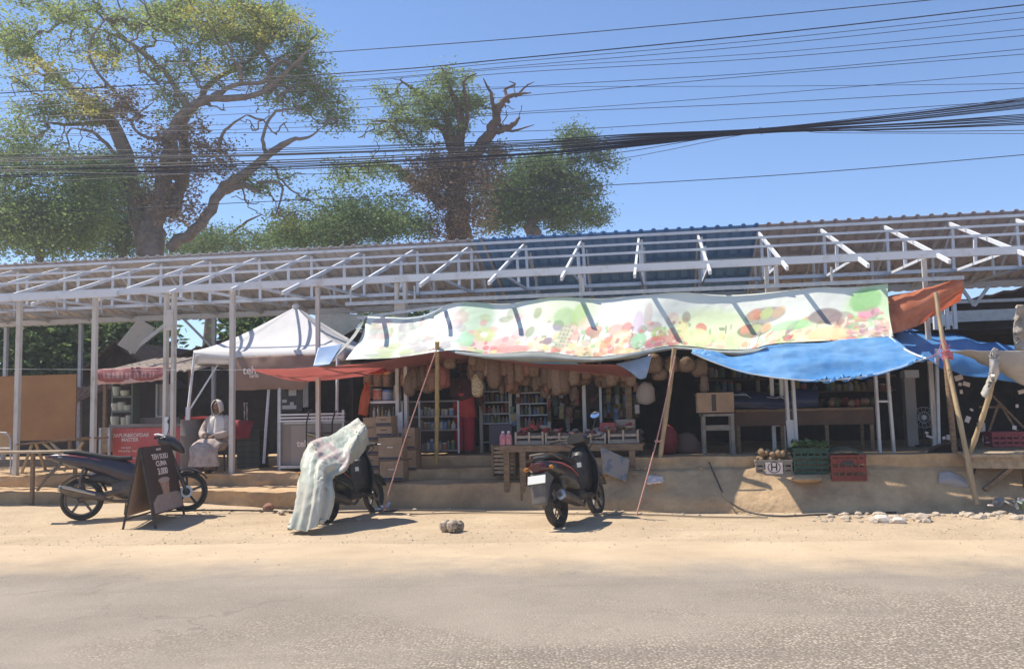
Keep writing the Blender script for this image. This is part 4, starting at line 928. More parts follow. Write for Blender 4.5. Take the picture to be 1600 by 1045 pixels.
for s in (-1, 1):
    k = 'l' if s > 0 else 'r'; mb = MB(); mb.tube([V((.13*s, 0, 1.30)), V(J['sh_'+k])+V((.01*s, 0, 0)), V(J['el_'+k]), V(J['wr_'+k])], [.07, .078, .07, .058], n=12); mb.build('sleeve', m_maroon, pr, smooth=True, angle=80)
    mb = MB(); mb.tube([V((.08*s, 0, .84)), V((.09*s, 0, .66)), V((.10*s, -.01, .42)), V((.10*s, 0, .22)), V((.10*s, .01, .06))], [.115, .115, .10, .098, .095], n=14); mb.build('trouser_leg', m_trous, pr, smooth=True, angle=80)
scarf(pr, hd, RH, m_maroon, cape=.42)
p = D(726, 706, 1.55); p.z = .75; place(pr, p, R_(155))

m_jack = mat('grey_jacket', (.11, .095, .09), (.08, .07, .066), scale=6, rough=.9)
pj = thing('person', 'person in grey jacket bending behind the goods table', 'person')
J = dict(pelvis=(0, 0, .86), chest=(0, -.07, 1.18), neck=(0, -.13, 1.36), head=(0, -.22, 1.46), face=(0, -1, -.6), sh_l=(.19, -.09, 1.30), el_l=(.27, -.14, 1.03), wr_l=(.16, -.36, .98), sh_r=(-.19, -.09, 1.30), el_r=(-.27, -.14, 1.03), wr_r=(-.16, -.36, .98),
         hip_l=(.09, 0, .84), kn_l=(.10, -.03, .46), an_l=(.10, 0, .07), hip_r=(-.09, 0, .84), kn_r=(-.10, -.03, .46), an_r=(-.10, 0, .07))
hd, RH = person_body(pj, J)
mb = MB(); mb.loft(rings([((0, -.12, 1.36), .10, .08, (0, -.3, 1)), ((0, -.09, 1.30), .215, .13, (0, -.3, 1)), ((0, -.06, 1.12), .205, .15, (0, -.2, 1)), ((0, 0, .90), .19, .14, (0, 0, 1)), ((0, 0, .74), .20, .15, (0, 0, 1))], 32, fold=.03, k=6)); mb.build('jacket', m_jack, pj, smooth=True, angle=80)
for s in (-1, 1):
    k = 'l' if s > 0 else 'r'; mb = MB(); mb.tube([V((.14*s, -.1, 1.30)), V(J['sh_'+k]), V(J['el_'+k]), V(J['wr_'+k])], [.07, .08, .068, .05], n=12); mb.build('sleeve', m_jack, pj, smooth=True, angle=80)
    mb = MB(); mb.tube([V((.08*s, 0, .86)), V((.10*s, -.02, .44)), V((.10*s, 0, .06))], [.11, .085, .07], n=12); mb.build('trouser_leg', m_black, pj, smooth=True, angle=80)
mb = MB(); mb.ell(hd+V((0, .02, .05)), (.085, .10, .10), RH); mb.build('hair', m_black, pj, smooth=True)
p = D(928, 700, 2.0); p.z = .75; place(pj, p, R_(-12))

# ---------------------------------------------------------------- motorcycles (local: x forward, y left, z up)
m_purp = mat('dark_purple_paint', (.02, .015, .028), (.04, .032, .045), scale=5, rough=.28, coat=.5)
m_gloss = mat('black_gloss_paint', (.018, .018, .02), (.035, .03, .028), scale=8, rough=.3, coat=.4)
m_chrome = mat('brushed_metal', (.42, .40, .38), rough=.35, metal=.9)
m_exh = mat('dull_exhaust', (.10, .09, .08), (.16, .13, .10), scale=9, rough=.5, metal=.5)
m_mirror = mat('mirror_glass', (.8, .8, .82), rough=.03, metal=1)
m_lens = mat('dark_red_lens', (.07, .012, .012), rough=.15, coat=.6)
m_dust = mat('dusty_plastic', (.17, .15, .13), (.10, .09, .08), scale=6, rough=.8)
m_pinkst = mat('red_stripe', (.42, .09, .10), rough=.4); m_sticker = mat('white_sticker', (.75, .74, .70), rough=.5)
m_plate = mat('white_plate', (.72, .71, .66), rough=.5)
RY = Matrix.Rotation(math.pi/2, 3, 'X')
def wheel(root, x, r, tw=.05, front=False):
    w_ = MB(); w_.lathe([(.05, -.06), (.055, -.05), (.055, .05), (.05, .06)], (x, 0, r), RY, 14)
    o = w_.build('wheel', m_black, root, smooth=True)
    t = MB(); pr_ = [(r-tw*.95*(1-math.cos(a))*.5-.0-(tw*.0), tw*.55*math.sin(a)) for a in [0]]; n = 12
    ring = [[V((x+(r-tw*.55+tw*.55*math.cos(b))*math.cos(a), tw*.62*math.sin(b), r+(r-tw*.55+tw*.55*math.cos(b))*math.sin(a))) for b in [2*math.pi*j/n for j in range(n)]] for a in [2*math.pi*i/40 for i in range(40)]]
    t.loft(ring, closed=True, cap=False); t.build('tyre', m_rubber, o, smooth=True, angle=80)
    q = MB()
    ring = [[V((x+(r*.76+.018*math.cos(b))*math.cos(a), .03*math.sin(b), r+(r*.76+.018*math.cos(b))*math.sin(a))) for b in [2*math.pi*j/6 for j in range(6)]] for a in [2*math.pi*i/36 for i in range(36)]]
    q.loft(ring, closed=True, cap=False)
    for i in range(5):
        a = 2*math.pi*i/5+.3; c = V((x, 0, r)); dirn = V((math.cos(a), 0, math.sin(a)))
        q.bar(c+dirn*.04, c+dirn*(r*.76), .03, .028, up=(0, 1, 0))
    q.build('rim', m_exh if not front else m_black, o, smooth=True)
    if front:
        b_ = MB(); b_.lathe([(.055, -.003), (.085, -.003), (.085, .003), (.055, .003)], (x, -.05, r), RY, 24); b_.build('brake_disc', m_chrome, o)
    return o
def fender(mb, x, r, a0, a1, R0, w_, n=14):
    rows = []
    for i in range(n+1):
        a = R_(a0+(a1-a0)*i/n); rows.append([V((x+R0*math.cos(a)*(1-.04*abs(s)), w_*s, r+R0*math.sin(a)*(1-.06*s*s))) for s in (-1, -.8, -.4, 0, .4, .8, 1)])
    mb.grid(rows)
def moped():
    t = thing('motorcycle', 'dark purple underbone motorcycle parked side-on behind the menu board', 'motorcycle')
    wb = 1.36; wheel(t, 0, .285); wheel(t, wb, .28, .045, True)
    b = MB(); b.body([(-.42, .89, .025, .02), (-.34, .87, .07, .05), (-.15, .83, .12, .095), (.12, .77, .145, .125), (.35, .69, .145, .15), (.55, .61, .125, .17), (.72, .54, .10, .16), (.84, .50, .07, .12)], 18, 2.4); b.build('tail_fairing', m_purp, t, smooth=True)
    for z0, mt in ((.03, m_pinkst), (-.02, m_sticker)):
        b = MB()
        for s in (-1, 1): b.tube([V((-.28, s*.085, .885+z0*.6)), V((-.05, s*.118, .84+z0)), (.2, s*.128, .775+z0), (.42, s*.124, .70+z0)], [.004, .009, .009, .004], n=6)
        b.build('stripe', mt, t, smooth=True)
    b = MB(); b.body([(-.22, .935, .07, .02), (-.05, .925, .115, .03), (.15, .875, .12, .03), (.3, .835, .12, .035), (.5, .80, .11, .035), (.64, .80, .07, .03)], 16, 2.4); b.build('seat', mat('seat_vinyl', (.02, .02, .022), rough=.55), t, smooth=True)
    b = MB(); b.body([(-.46, .885, .025, .02), (-.40, .88, .06, .03), (-.35, .875, .07, .03)], 12); b.build('tail_light', m_lens, t, smooth=True)
    b = MB(); b.bar((-.25, 0, .80), (-.42, 0, .63), .09, .03); b.bar((-.42, 0, .64), (-.56, 0, .44), .12, .012); b.build('mudflap', m_dust, t, bevel=.005)
    b = MB(); fender(b, 0, .285, 15, 150, .335, .075); b.body([(.1, .56, .06, .03), (.25, .55, .09, .07), (.45, .50, .10, .10), (.6, .46, .09, .10)], 14, 3); b.build('rear_fender', m_black, t, smooth=True, solid=.006, fixn=False)
    b = MB(); b.body([(.40, .40, .10, .10), (.55, .38, .13, .15), (.70, .38, .13, .16), (.85, .42, .10, .13)], 14, 3); b.build('engine', mat('engine_block', (.07, .068, .065), (.13, .11, .09), scale=9, rough=.55, metal=.4), t, smooth=True)
    b = MB(); b.tube([(.0, -.11, .285), (.25, -.12, .31), (.52, -.09, .36)], [.03, .035, .04], n=8); b.tube([(.0, .11, .285), (.52, .09, .36)], .03, n=8); b.build('swingarm', m_exh, t, smooth=True)
    b = MB(); b.tube([(.85, -.10, .30), (.65, -.13, .20), (.45, -.14, .22), (.3, -.15, .27)], .022, n=8); b.tube([(.33, -.155, .27), (.25, -.16, .30), (-.1, -.17, .40), (-.22, -.172, .44)], [.03, .058, .062, .045], n=12); b.build('muffler', m_exh, t, smooth=True)
    b = MB(); b.tube([(.22, -.225, .33), (0, -.235, .40), (-.18, -.225, .455)], [.02, .022, .016], n=8); b.lathe([(.03, 0), (.044, .004), (.044, .03), (.02, .034)], (-.222, -.172, .442), Matrix.Rotation(R_(-75), 3, 'Y'), 12); b.build('heat_shield', m_chrome, t, smooth=True)
    b = MB(); b.tube([(.02, .13, .29), (-.02, .12, .55), (.05, .1, .70)], .02, n=8); b.tube([(.02, -.13, .29), (.0, -.12, .55), (.05, -.1, .70)], .02, n=8); b.build('shock_absorber', m_exh, t, smooth=True)
    b = MB(); b.tube([(.72, 0, .56), (.9, 0, .58), (1.08, 0, .78), (1.13, 0, .92)], [.05, .05, .05, .035], n=10); b.build('frame_tube', m_black, t, smooth=True)
    for s in (-1, 1):
        b = MB(); b.tube([(wb, s*.075, .28), (wb-.12, s*.075, .60), (wb-.24, s*.07, .92)], [.022, .02, .024], n=8); b.build('fork', m_exh, t, smooth=True)
        b = MB(); rows = [[V((x, s*y, z)) for x, y, z in r] for r in ([(.80, .10, .62), (.95, .14, .74), (1.12, .13, .86)], [(.86, .15, .45), (1.02, .19, .58), (1.18, .13, .72)], [(.95, .12, .32), (1.05, .14, .42), (1.14, .10, .58)])]
        b.grid(surf(rows, 10, 10)); b.build('leg_shield', m_purp, t, smooth=True, solid=.008, fixn=False)
    b = MB(); fender(b, wb, .28, 30, 150, .325, .055); b.build('front_fender', m_gloss, t, smooth=True, solid=.006, fixn=False)
    b = MB(); b.body([(1.0, 1.0, .09, .05), (1.10, 1.0, .13, .09), (1.22, .95, .12, .10), (1.30, .88, .08, .08), (1.34, .84, .03, .04)], 16, 2.4); b.build('headlight_cowl', m_gloss, t, smooth=True)
    b = MB(); b.body([(1.21, .985, .075, .03), (1.275, .94, .07, .045), (1.315, .90, .05, .03)], 12); b.build('headlight', m_chrome, t, smooth=True)
    b = MB(); b.tube([(1.02, -.36, 1.03), (1.06, -.22, 1.05), (1.09, 0, 1.02), (1.06, .22, 1.05), (1.02, .36, 1.03)], .014, n=8); h = b.build('handlebar', m_exh, t, smooth=True)
    for s in (-1, 1): 
        b = MB(); b.tube([(1.01, s*.37, 1.03), (1.05, s*.25, 1.05)], .02, n=8); b.build('grip', m_rubber, h, smooth=True)
        b = MB(); b.tube([(1.08, s*.27, 1.05), (1.12, s*.34, 1.03), (1.10, s*.41, 1.02)], .007, n=6); b.build('brake_lever', m_chrome, h, smooth=True)
    b = MB(); b.tube([(1.07, .2, 1.05), (1.1, .26, 1.2), (1.1, .28, 1.27)], .006, n=6); b.ell((1.09, .28, 1.3), (.012, .06, .035)); b.build('mirror', m_black, t, smooth=True)
    b = MB(); b.tube([(1.08, -.11, 1.075), (1.0, -.08, 1.10), (.95, -.02, 1.10)], .012, n=6); b.build('visor_trim', m_sticker, t, smooth=True)
    b = MB(); b.tube([(.42, -.14, .28), (.42, -.24, .27), (.45, -.27, .27)], .014, n=8); b.tube([(.7, -.1, .27), (.78, -.22, .25), (.82, -.24, .25)], .012, n=8); b.build('footrest', m_exh, t, smooth=True)
    b = MB(); b.tube([(.55, .1, .25), (.5, .22, .02)], .012, n=8); b.build('side_stand', m_exh, t, smooth=True)
    return t
def scooter(label, body_mt, stripe_mt, covered=False):
    t = thing('scooter', label, 'motor scooter')
    wb = 1.26; wheel(t, 0, .275, .085); wheel(t, wb, .275, .055, True)
    b = MB(); b.body([(-.34, .76, .07, .03), (-.28, .75, .13, .075), (-.1, .71, .165, .11), (.15, .64, .175, .15), (.38, .57, .165, .16), (.52, .48, .13, .13), (.60, .40, .09, .08)], 20, 2.6); b.build('rear_bodywork', body_mt, t, smooth=True)
    b = MB()
    for s in (-1, 1): b.tube([V((-.26, s*.125, .79)), V((-.05, s*.168, .755)), (.2, s*.18, .68), (.42, s*.166, .57)], [.006, .011, .011, .005], n=6)
    b.build('stripe', stripe_mt, t, smooth=True)
    b = MB(); b.body([(-.30, .83, .08, .02), (-.2, .845, .125, .035), (.05, .835, .145, .04), (.25, .79, .145, .05), (.42, .76, .13, .05), (.56, .74, .09, .05)], 18, 2.4); b.build('seat', mat('seat_vinyl', (.02, .02, .022), rough=.55), t, smooth=True)
    b = MB(); b.tube([(-.02, -.165, .80), (-.2, -.15, .865), (-.32, -.09, .885), (-.345, 0, .885), (-.32, .09, .885), (-.2, .15, .865), (-.02, .165, .80)], .014, n=8); b.build('grab_rail', m_exh, t, smooth=True)
    b = MB(); b.body([(-.405, .735, .07, .045), (-.37, .735, .115, .062), (-.31, .735, .125, .065)], 16, 2.2); b.build('tail_light', m_lens, t, smooth=True)
    b = MB(); b.prism([(-.40, .66), (-.30, .69), (-.12, .6), (-.27, .50), (-.42, .30), (-.45, .32)], -.09, .09); b.build('rear_fender', m_dust, t, bevel=.012)
    b = MB(); b.box((-.425, 0, .60), (.006, .23, .10), Matrix.Rotation(R_(22), 3, 'Y')); p_ = b.build('number_plate', m_plate, t, bevel=.002)
    b = MB(); b.tube([(.62, -.12, .24), (.45, -.17, .2), (.30, -.175, .24)], .02, n=8); b.tube([(.33, -.175, .235), (.25, -.18, .26), (-.05, -.19, .34), (-.2, -.192, .38), (-.235, -.193, .39)], [.035, .06, .07, .065, .05], n=14); b.build('muffler', m_exh, t, smooth=True)
    b = MB(); b.lathe([(.045, 0), (.062, .006), (.062, .03), (.03, .034), (.028, .02)], (-.215, -.193, .385), Matrix.Rotation(R_(-75), 3, 'Y'), 14); b.build('muffler_cap', m_chrome, t, smooth=True)
    b = MB(); b.body([(-.06, .28, .04, .05), (.05, .28, .06, .10), (.3, .29, .06, .10), (.48, .32, .06, .12), (.56, .34, .05, .1)], 12, 3)
    for i in range(len(b.v)): b.v[i] = (b.v[i][0], b.v[i][1]+.12, b.v[i][2])
    b.build('engine_case', m_exh, t, smooth=True)
    b = MB(); b.box((.72, 0, .30), (.46, .26, .05)); b.body([(.46, .33, .13, .09), (.6, .33, .14, .08), (.75, .30, .13, .06)], 12, 3); b.build('floorboard', m_black, t, bevel=.015)
    b = MB(); rows = [[(.92, -.17, .30), (.98, -.09, .29), (1.0, 0, .29), (.98, .09, .29), (.92, .17, .30)], [(.93, -.23, .50), (1.03, -.12, .52), (1.07, 0, .53), (1.03, .12, .52), (.93, .23, .50)], [(.95, -.21, .70), (1.05, -.12, .74), (1.10, 0, .76), (1.05, .12, .74), (.95, .21, .70)], [(.97, -.12, .90), (1.03, -.07, .93), (1.06, 0, .94), (1.03, .07, .93), (.97, .12, .90)]]
    b.grid(surf(rows, 16, 16)); b.build('leg_shield', body_mt, t, smooth=True, solid=.02, fixn=False)
    b = MB(); b.body([(.84, .60, .10, .22), (.93, .62, .13, .28), (1.0, .64, .11, .28)], 14, 3); b.build('inner_panel', m_black, t, smooth=True)
    b = MB(); b.prism([(.845, .66), (.845, .72)][::1]+[(.835, .72), (.835, .66)], -.05, .01); b.build('sticker', m_sticker, t)
    b = MB(); fender(b, wb, .275, 20, 150, .325, .07); b.build('front_fender', body_mt, t, smooth=True, solid=.008, fixn=False)
    for s in (-1, 1): b = MB(); b.tube([(wb, s*.08, .275), (wb-.1, s*.07, .5), (wb-.17, s*.05, .7)], .022, n=8); b.build('fork', m_exh, t, smooth=True)
    b = MB(); b.body([(.88, 1.02, .12, .05), (.98, 1.02, .16, .085), (1.08, 1.0, .13, .08), (1.14, .97, .07, .05)], 16, 2.4); b.build('handlebar_cowl', body_mt, t, smooth=True)
    b = MB(); b.body([(1.09, .995, .10, .045), (1.135, .98, .085, .04), (1.155, .975, .05, .02)], 12); b.build('headlight', m_chrome, t, smooth=True)
    b = MB(); b.tube([(.88, -.35, 1.02), (.95, -.2, 1.03), (.98, 0, 1.02), (.95, .2, 1.03), (.88, .35, 1.02)], .014, n=8); h = b.build('handlebar', m_exh, t, smooth=True)
    for s in (-1, 1):
        b = MB(); b.tube([(.87, s*.37, 1.02), (.92, s*.24, 1.03)], .022, n=8); b.build('grip', m_rubber, h, smooth=True)
        b = MB(); b.tube([(.96, s*.22, 1.03), (1.0, s*.3, 1.02), (.97, s*.4, 1.01)], .008, n=6); b.build('brake_lever', m_chrome, h, smooth=True)
        if not covered and s < 0:
            b = MB(); b.tube([(.95, s*.2, 1.04), (.97, s*.26, 1.18), (.96, s*.29, 1.25)], .007, n=6); mr_ = b.build('mirror', m_black, t, smooth=True)
            b = MB(); b.ell((.965, s*.30, 1.29), (.014, .068, .045)); b.build('mirror_back', m_black, mr_, smooth=True)
            b = MB(); Rm = Matrix.Rotation(R_(-18), 3, 'Y'); b.lathe([(.98, 0), (1.0, .004), (.9, .005)], (.95, s*.30, 1.29), Matrix.Rotation(R_(-60), 3, 'Y') @ Matrix.Diagonal((.042, .064, 1)), 24); b.build('mirror_glass', m_mirror, mr_, smooth=True)
    b = MB(); b.tube([(.42, .12, .22), (.36, .25, .0)], .012, n=8); b.build('side_stand', m_exh, t, smooth=True)
    b = MB()
    for s in (-1, 1): b.tube([(.93, s*.22, 1.02), (1.02, s*.24, .98), (1.06, s*.12, .9), (1.03, s*.05, .8)], .006, n=6)
    b.build('brake_cable', m_rubber, t, smooth=True)
    b = MB(); b.body([(-.03, .60, .19, .02), (.12, .56, .195, .05), (.3, .50, .185, .06), (.44, .44, .16, .04)], 14, 2.6); b.build('side_cover', m_dust if not covered else body_mt, t, smooth=True)
    for s in (-1, 1): b = MB(); b.tube([(-.30, s*.14, .73), (-.33, s*.17, .725), (-.36, s*.175, .725)], [.02, .026, .012], n=8); b.build('turn_signal', mat('amber_lens', (.5, .2, .04), rough=.2), t, smooth=True)
    b = MB(); b.tube([(.0, -.15, .275), (-.02, -.14, .45), (.02, -.13, .6)], .024, n=8); b.build('shock_absorber', m_exh, t, smooth=True)
    return t
mp = moped(); p = G(128, 817, .0); p.z = gz(p.x, p.y); mp.location = p; mp.rotation_euler = Euler((R_(-5), R_(-2.2), R_(13)), 'XYZ'); mp.scale = (1.06, 1.06, 1.06)
sc = scooter('black scooter parked facing the stall, rear with white plate towards the road', m_gloss, m_pinkst); p = G(874, 824, .0); p.z = gz(p.x, p.y)-.005; sc.location = p; sc.rotation_euler = Euler((R_(-8), 0, R_(63)), 'XYZ'); sc.scale = (1.06, 1.06, 1.06)
s2 = scooter('dark scooter half hidden under a whitish green tarpaulin', mat('dark_teal_paint', (.025, .04, .038), rough=.4), mat('red_paint', (.38, .03, .04), rough=.35), True); p = G(513, 815, .0); p.z = gz(p.x, p.y)-.005; s2.location = p; s2.rotation_euler = Euler((R_(-6), 0, R_(68)), 'XYZ')
rr_ = random.Random(3); blot = [(rr_.uniform(.15, .5), rr_.uniform(.2, .85), rr_.uniform(.02, .06), rr_.uniform(.04, .12)) for _ in range(26)]
def cov(s, t):
    c = V((.66, .64, .53)); k = mnoise.noise(V((s*5, t*4, 1)))
    if .12 < s < .34 and k > -.15: c = V((.50, .55, .46))
    if s > .52 and k > .15: c = V((.58, .60, .50))
    for a, b, ra, rb in blot:
        if abs(s-a) < ra*.8 and abs(t-b) < rb and .28 < s < .55: c = V((.56, .46, .42))
    if t > .84: c = V((.52, .53, .46))
    g_ = max(0, mnoise.noise(V((s*7, t*9, 8)))); return tuple(c.lerp(V((.36, .33, .25)), g_*.55)*(1+.12*mnoise.noise(V((s*22, t*22, 3)))))
m_cover = attr_mat('cover_cloth', 'print', rough=.5, trans=.25, bump=.25)
cL = [(557, 656, 13.0), (536, 669, 12.85), (515, 680, 12.65), (495, 688, 12.5), (484, 697, 12.3), (474, 722, 12.05), (471, 753, 11.8), (464, 790, 11.6), (456, 826, 11.45)]
cM = [(565, 659, 12.85), (550, 677, 12.6), (535, 697, 12.35), (519, 708, 12.15), (504, 715, 11.9), (494, 729, 11.7), (492, 757, 11.5), (487, 792, 11.35), (481, 828, 11.25)]
cR = [(573, 668, 12.8), (561, 684, 12.5), (549, 704, 12.25), (543, 724, 12.05), (535, 735, 11.95), (518, 744, 11.85), (516, 758, 11.7), (518, 778, 11.6), (508, 812, 11.45)]
cB = [(552, 690, 13.25), (530, 705, 13.1), (508, 715, 12.95), (490, 722, 12.8), (480, 730, 12.6), (471, 748, 12.3), (468, 772, 12.05), (461, 800, 11.85), (455, 825, 11.6)]
cF = [(577, 690, 12.9), (563, 712, 12.6), (548, 724, 12.4), (540, 731, 12.2), (531, 737, 12.1), (517, 747, 12.0), (514, 762, 11.85), (514, 780, 11.75), (506, 810, 11.6)]
cloth('motorcycle_cover', [[Yp(*q) for q in r] for r in (cB, cL, cM, cR, cF)], 170, 90, m_cover, 'whitish green printed tarpaulin draped over the scooter by the cartons', 'tarp', wr=.03, wscale=1.5, seed=24, stretch=(3.2, 3.2, .12), fold=(.022, 26, .25), paint=cov)
# ---------------------------------------------------------------- left side: panel, tables, food stall, tent, drinks cart
m_ply = mat('brown_plywood', (.36, .19, .075), (.29, .145, .06), scale=1.2, rough=.75)
pl = thing('plywood_panel', 'large orange brown plywood panel at the far left', 'panel', D(20, 700, 3.2))
mb = MB(); mb.pbox(-260, 590, 118, 690, 3.2, 3.24); mb.build('board', m_ply, pl)
mb = MB()
for x in (-250, -120, 0, 112): u = UX(x, 3.3); mb.fbox(u-.03, u+.03, 3.25, 3.31, .5, D(x, 592, 3.2).z)
mb.build('batten', m_wood, pl)
def table(name, label, cat, x0, x1, ytop, d0, d1, zf, th=.04, mt=m_wood2, legs=((.06, .06), (.94, .06), (.06, .94), (.94, .94)), lw=.055, legmt=m_wood, apron=False):
    zt = D((x0+x1)/2, ytop, d0).z; u0, u1 = UX(x0, d0), UX(x1, d0); r = thing(name, label, cat, L((u0+u1)/2, (d0+d1)/2, zf))
    mb = MB(); n = max(2, int((d1-d0)/.16)); 
    for i in range(n): a = d0+(d1-d0)*i/n; mb.fbox(u0+random.uniform(-.03, .03), u1+random.uniform(-.03, .03), a, a+(d1-d0)/n-.006, zt-th, zt+random.uniform(-.004, .004))
    mb.build('tabletop', mt, r, bevel=.003)
    for s, t in legs:
        u = u0+(u1-u0)*s; d = d0+(d1-d0)*t; mb = MB(); g = zf(u, d) if callable(zf) else zf; mb.fbox(u-lw/2, u+lw/2, d-lw/2, d+lw/2, g, zt-th-.001); mb.build('leg', legmt, r, bevel=.004)
    return r
def zleft(u, d): return .02 if d < -.15 else (.285 if d < .88 else .5)
def tbl2(*a, **k):
    zf = k.pop('zfun'); import types
    k2 = dict(k); r = None
    x0, x1, ytop, d0, d1 = a[3:8]; zt = D((x0+x1)/2, ytop, d0).z; u0, u1 = UX(x0, d0), UX(x1, d0); r = thing(a[0], a[1], a[2], L((u0+u1)/2, (d0+d1)/2, .02))
    mb = MB(); n = max(2, int((d1-d0)/.2)); th = .035
    for i in range(n): q = d0+(d1-d0)*i/n; mb.fbox(u0+random.uniform(-.03, .03), u1+random.uniform(-.04, .04), q, q+(d1-d0)/n-.008, zt-th, zt+random.uniform(-.004, .004))
    mb.build('tabletop', k.get('mt', m_wood2), r, bevel=.003)
    for s, t in k.get('legs', ((.1, .1), (.9, .1), (.1, .9), (.9, .9))):
        u = u0+(u1-u0)*s; d = d0+(d1-d0)*t; mb = MB(); mb.fbox(u-.027, u+.027, d-.027, d+.027, zf(u, d), zt-th-.001); mb.build('leg', m_wood, r, bevel=.004)
    return r
tbl2('plank_table', 'rough sunlit plank table at the far left edge', 'table', -140, 94, 706, -.45, .15, zfun=lambda u, d: .08 if d < -.18 else .285, legs=((.82, .08), (.05, .08), (.97, .9), (.05, .9)))
tb = thing('trestle_table', 'old bamboo trestle table behind the sunlit plank table', 'table', D(85, 735, .95)); tb.location.z = .5
mb = MB(); a, b = D(28, 694, .95), D(142, 685, .95)
for i in range(6): mb.bar(a+ED*(.1*i), b+ED*(.1*i)+V((random.uniform(-.05, .1), 0, random.uniform(-.01, .02))), .09, .028)
mb.build('tabletop', m_wood, tb, bevel=.003)
for x0, y0, x1, y1, dd in ((68, 692, 106, 722, .9), (80, 691, 104, 716, .7), (130, 690, 100, 735, 1.0), (50, 694, 34, 738, 1.0), (56, 692, 72, 736, 1.3)): mb = MB(); mb.tube([D(x0, y0, .98), D(x1, y1, dd)], .028, n=8); mb.build('leg', m_bamboo, tb, smooth=True)
mb = MB(); mb.tube([D(-10, 740, 1.5), D(-10, 678, 1.5), D(-4, 675, 1.5), D(10, 676, 1.5), D(16, 684, 1.5), D(17, 740, 1.5)], .014, n=8); mb.tube([D(-10, 700, 1.5), D(17, 700, 1.5)], .012)
tag(mb.build('chair_frame', m_steel, smooth=True), 'bent metal tube chair frame beside the left post', 'chair')
mb = MB(); mb.fbox(UX(-30, 1.6), UX(12, 1.6), 1.7, 1.75, .85, 1.25); 
tag(mb.build('grey_board', m_conc), 'grey board leaning in the chair frame at far left', 'board')
mb = MB()
for i in range(9): p = D(30+i*11+random.uniform(-3, 3), 733, 1.2); p.z = .5; mb.fbox(*(lambda q: (q[0]-.2, q[0]+.18, q[1]-.03, q[1]+.03))(ud(p)), .505+.012*i, .515+.012*i)
tag(mb.build('loose_boards', m_wood2), 'scattered thin boards lying on the left platform', 'boards')

# food stall with the red counter sign
fs = thing('food_stall', 'small red food stall with corrugated roof and lettered counter front', 'food stall', D(225, 735, 2.4)); fs.location.z = .5
m_fred = mat('stall_red_vinyl', (.50, .085, .085), (.56, .13, .12), scale=1.5, rough=.5); m_let = mat('pale_lettering', (.78, .66, .60), rough=.6)
m_dbrown = mat('dark_brown_board', (.075, .055, .05), (.06, .045, .042), scale=3, rough=.8); m_greyw = mat('grey_wall', (.26, .225, .21), (.22, .19, .18), scale=3, rough=.9)
mb = MB(); mb.pbox(176, 668, 287, 736, 2.3, 2.36); mb.build('counter_front', m_fred, fs, bevel=.004)
mb = MB(); mb.fbox(UX(172, 2.3), UX(292, 2.3), 2.28, 2.9, D(230, 667, 2.3).z, D(230, 664, 2.3).z+.02); mb.build('counter_top', m_greyw, fs, bevel=.003)
mb = MB(); mb.pbox(206, 590, 272, 652, 3.4, 3.45); mb.build('back_wall', m_dbrown, fs)
mb = MB(); mb.pbox(206, 652, 280, 668, 3.2, 3.28); mb.build('low_wall', m_greyw, fs)
mb = MB()
for x0, y0, x1, y1 in ((243, 600, 246, 652), (243, 649, 266, 652), (263, 600, 266, 652)): mb.pbox(x0, y0, x1, y1, 3.3, 3.36)
w_ = mb.build('window', m_steel, fs); mb = MB(); mb.pbox(246.4, 600, 262.6, 648.6, 3.34, 3.35); mb.build('pane', mat('dull_glass', (.30, .27, .24), rough=.2), w_)
sh = MB()
for y in (668, 643, 620, 597): sh.pbox(174, y-2, 207, y+1, 2.9, 3.2)
for x in (174, 205): sh.pbox(x, 590, x+2.2, 668, 2.92, 3.18)
sh.build('shelf', mat('green_grey_cabinet', (.16, .18, .15), rough=.7), fs)
rng = random.Random(2)
u0 = UX(150, 2.0); u1 = UX(302, 2.0); rows = []
ua_ = [u0+(u1-u0)*i/120 for i in range(121)]
m_asb = mat('asbestos_sheet', (.40, .34, .29), (.28, .23, .19), scale=3, rough=.95)
z0 = D(225, 578, 2.0).z
mb = MB(); mb.grid([[L(a, 1.95, z0-.04+.022*math.sin(a*38)) for a in ua_], [L(a, 3.9, z0+.34+.022*math.sin(a*38)) for a in ua_]]); mb.build('roof', m_asb, fs, solid=.012, fixn=False)
for x in (158, 292): mb = MB(); u = UX(x, 2.3); mb.fbox(u-.03, u+.03, 2.4, 2.46, .5, z0-.02); mb.build('post', m_wood, fs)
for txt, x, y, s in (('DAPUR&KOPDAR', 204, 680, .10), ('MASTER', 203, 687, .10), ('mie ayam', 197, 699, .055), ('nasi goreng - kopi', 199, 704, .055), ('pesan antar', 203, 715, .055)):
    add_text(None, txt, s, m_let, fs, D(x, y, 2.293), RTXT)
cloth('stall_banner', [[D(150, 577, 1.9), D(190, 575, 1.88), D(230, 573, 1.88), D(268, 573, 1.9)], [D(149, 588, 1.86), D(190, 588, 1.82), D(230, 587, 1.82), D(265, 583, 1.86)], [D(151, 600, 1.9), D(190, 599, 1.85), D(228, 596, 1.85), D(262, 592, 1.9)]], 50, 12, attr_mat('stall_banner_print', 'print', rough=.6, trans=.15),
      'torn red banner with pink scallops hanging from the food stall roof', 'banner', wr=.025, wscale=4, paint=lambda s, t: (.66, .46, .45) if t > .62+.28*abs(math.sin(s*7.0)) or (t > .93) else ((.50, .30, .29) if .3 < t < .62 and .12 < s < .75 and math.sin(s*190) > .1 else (.34, .10, .10)))
GB = 'dishes on the food stall shelf'
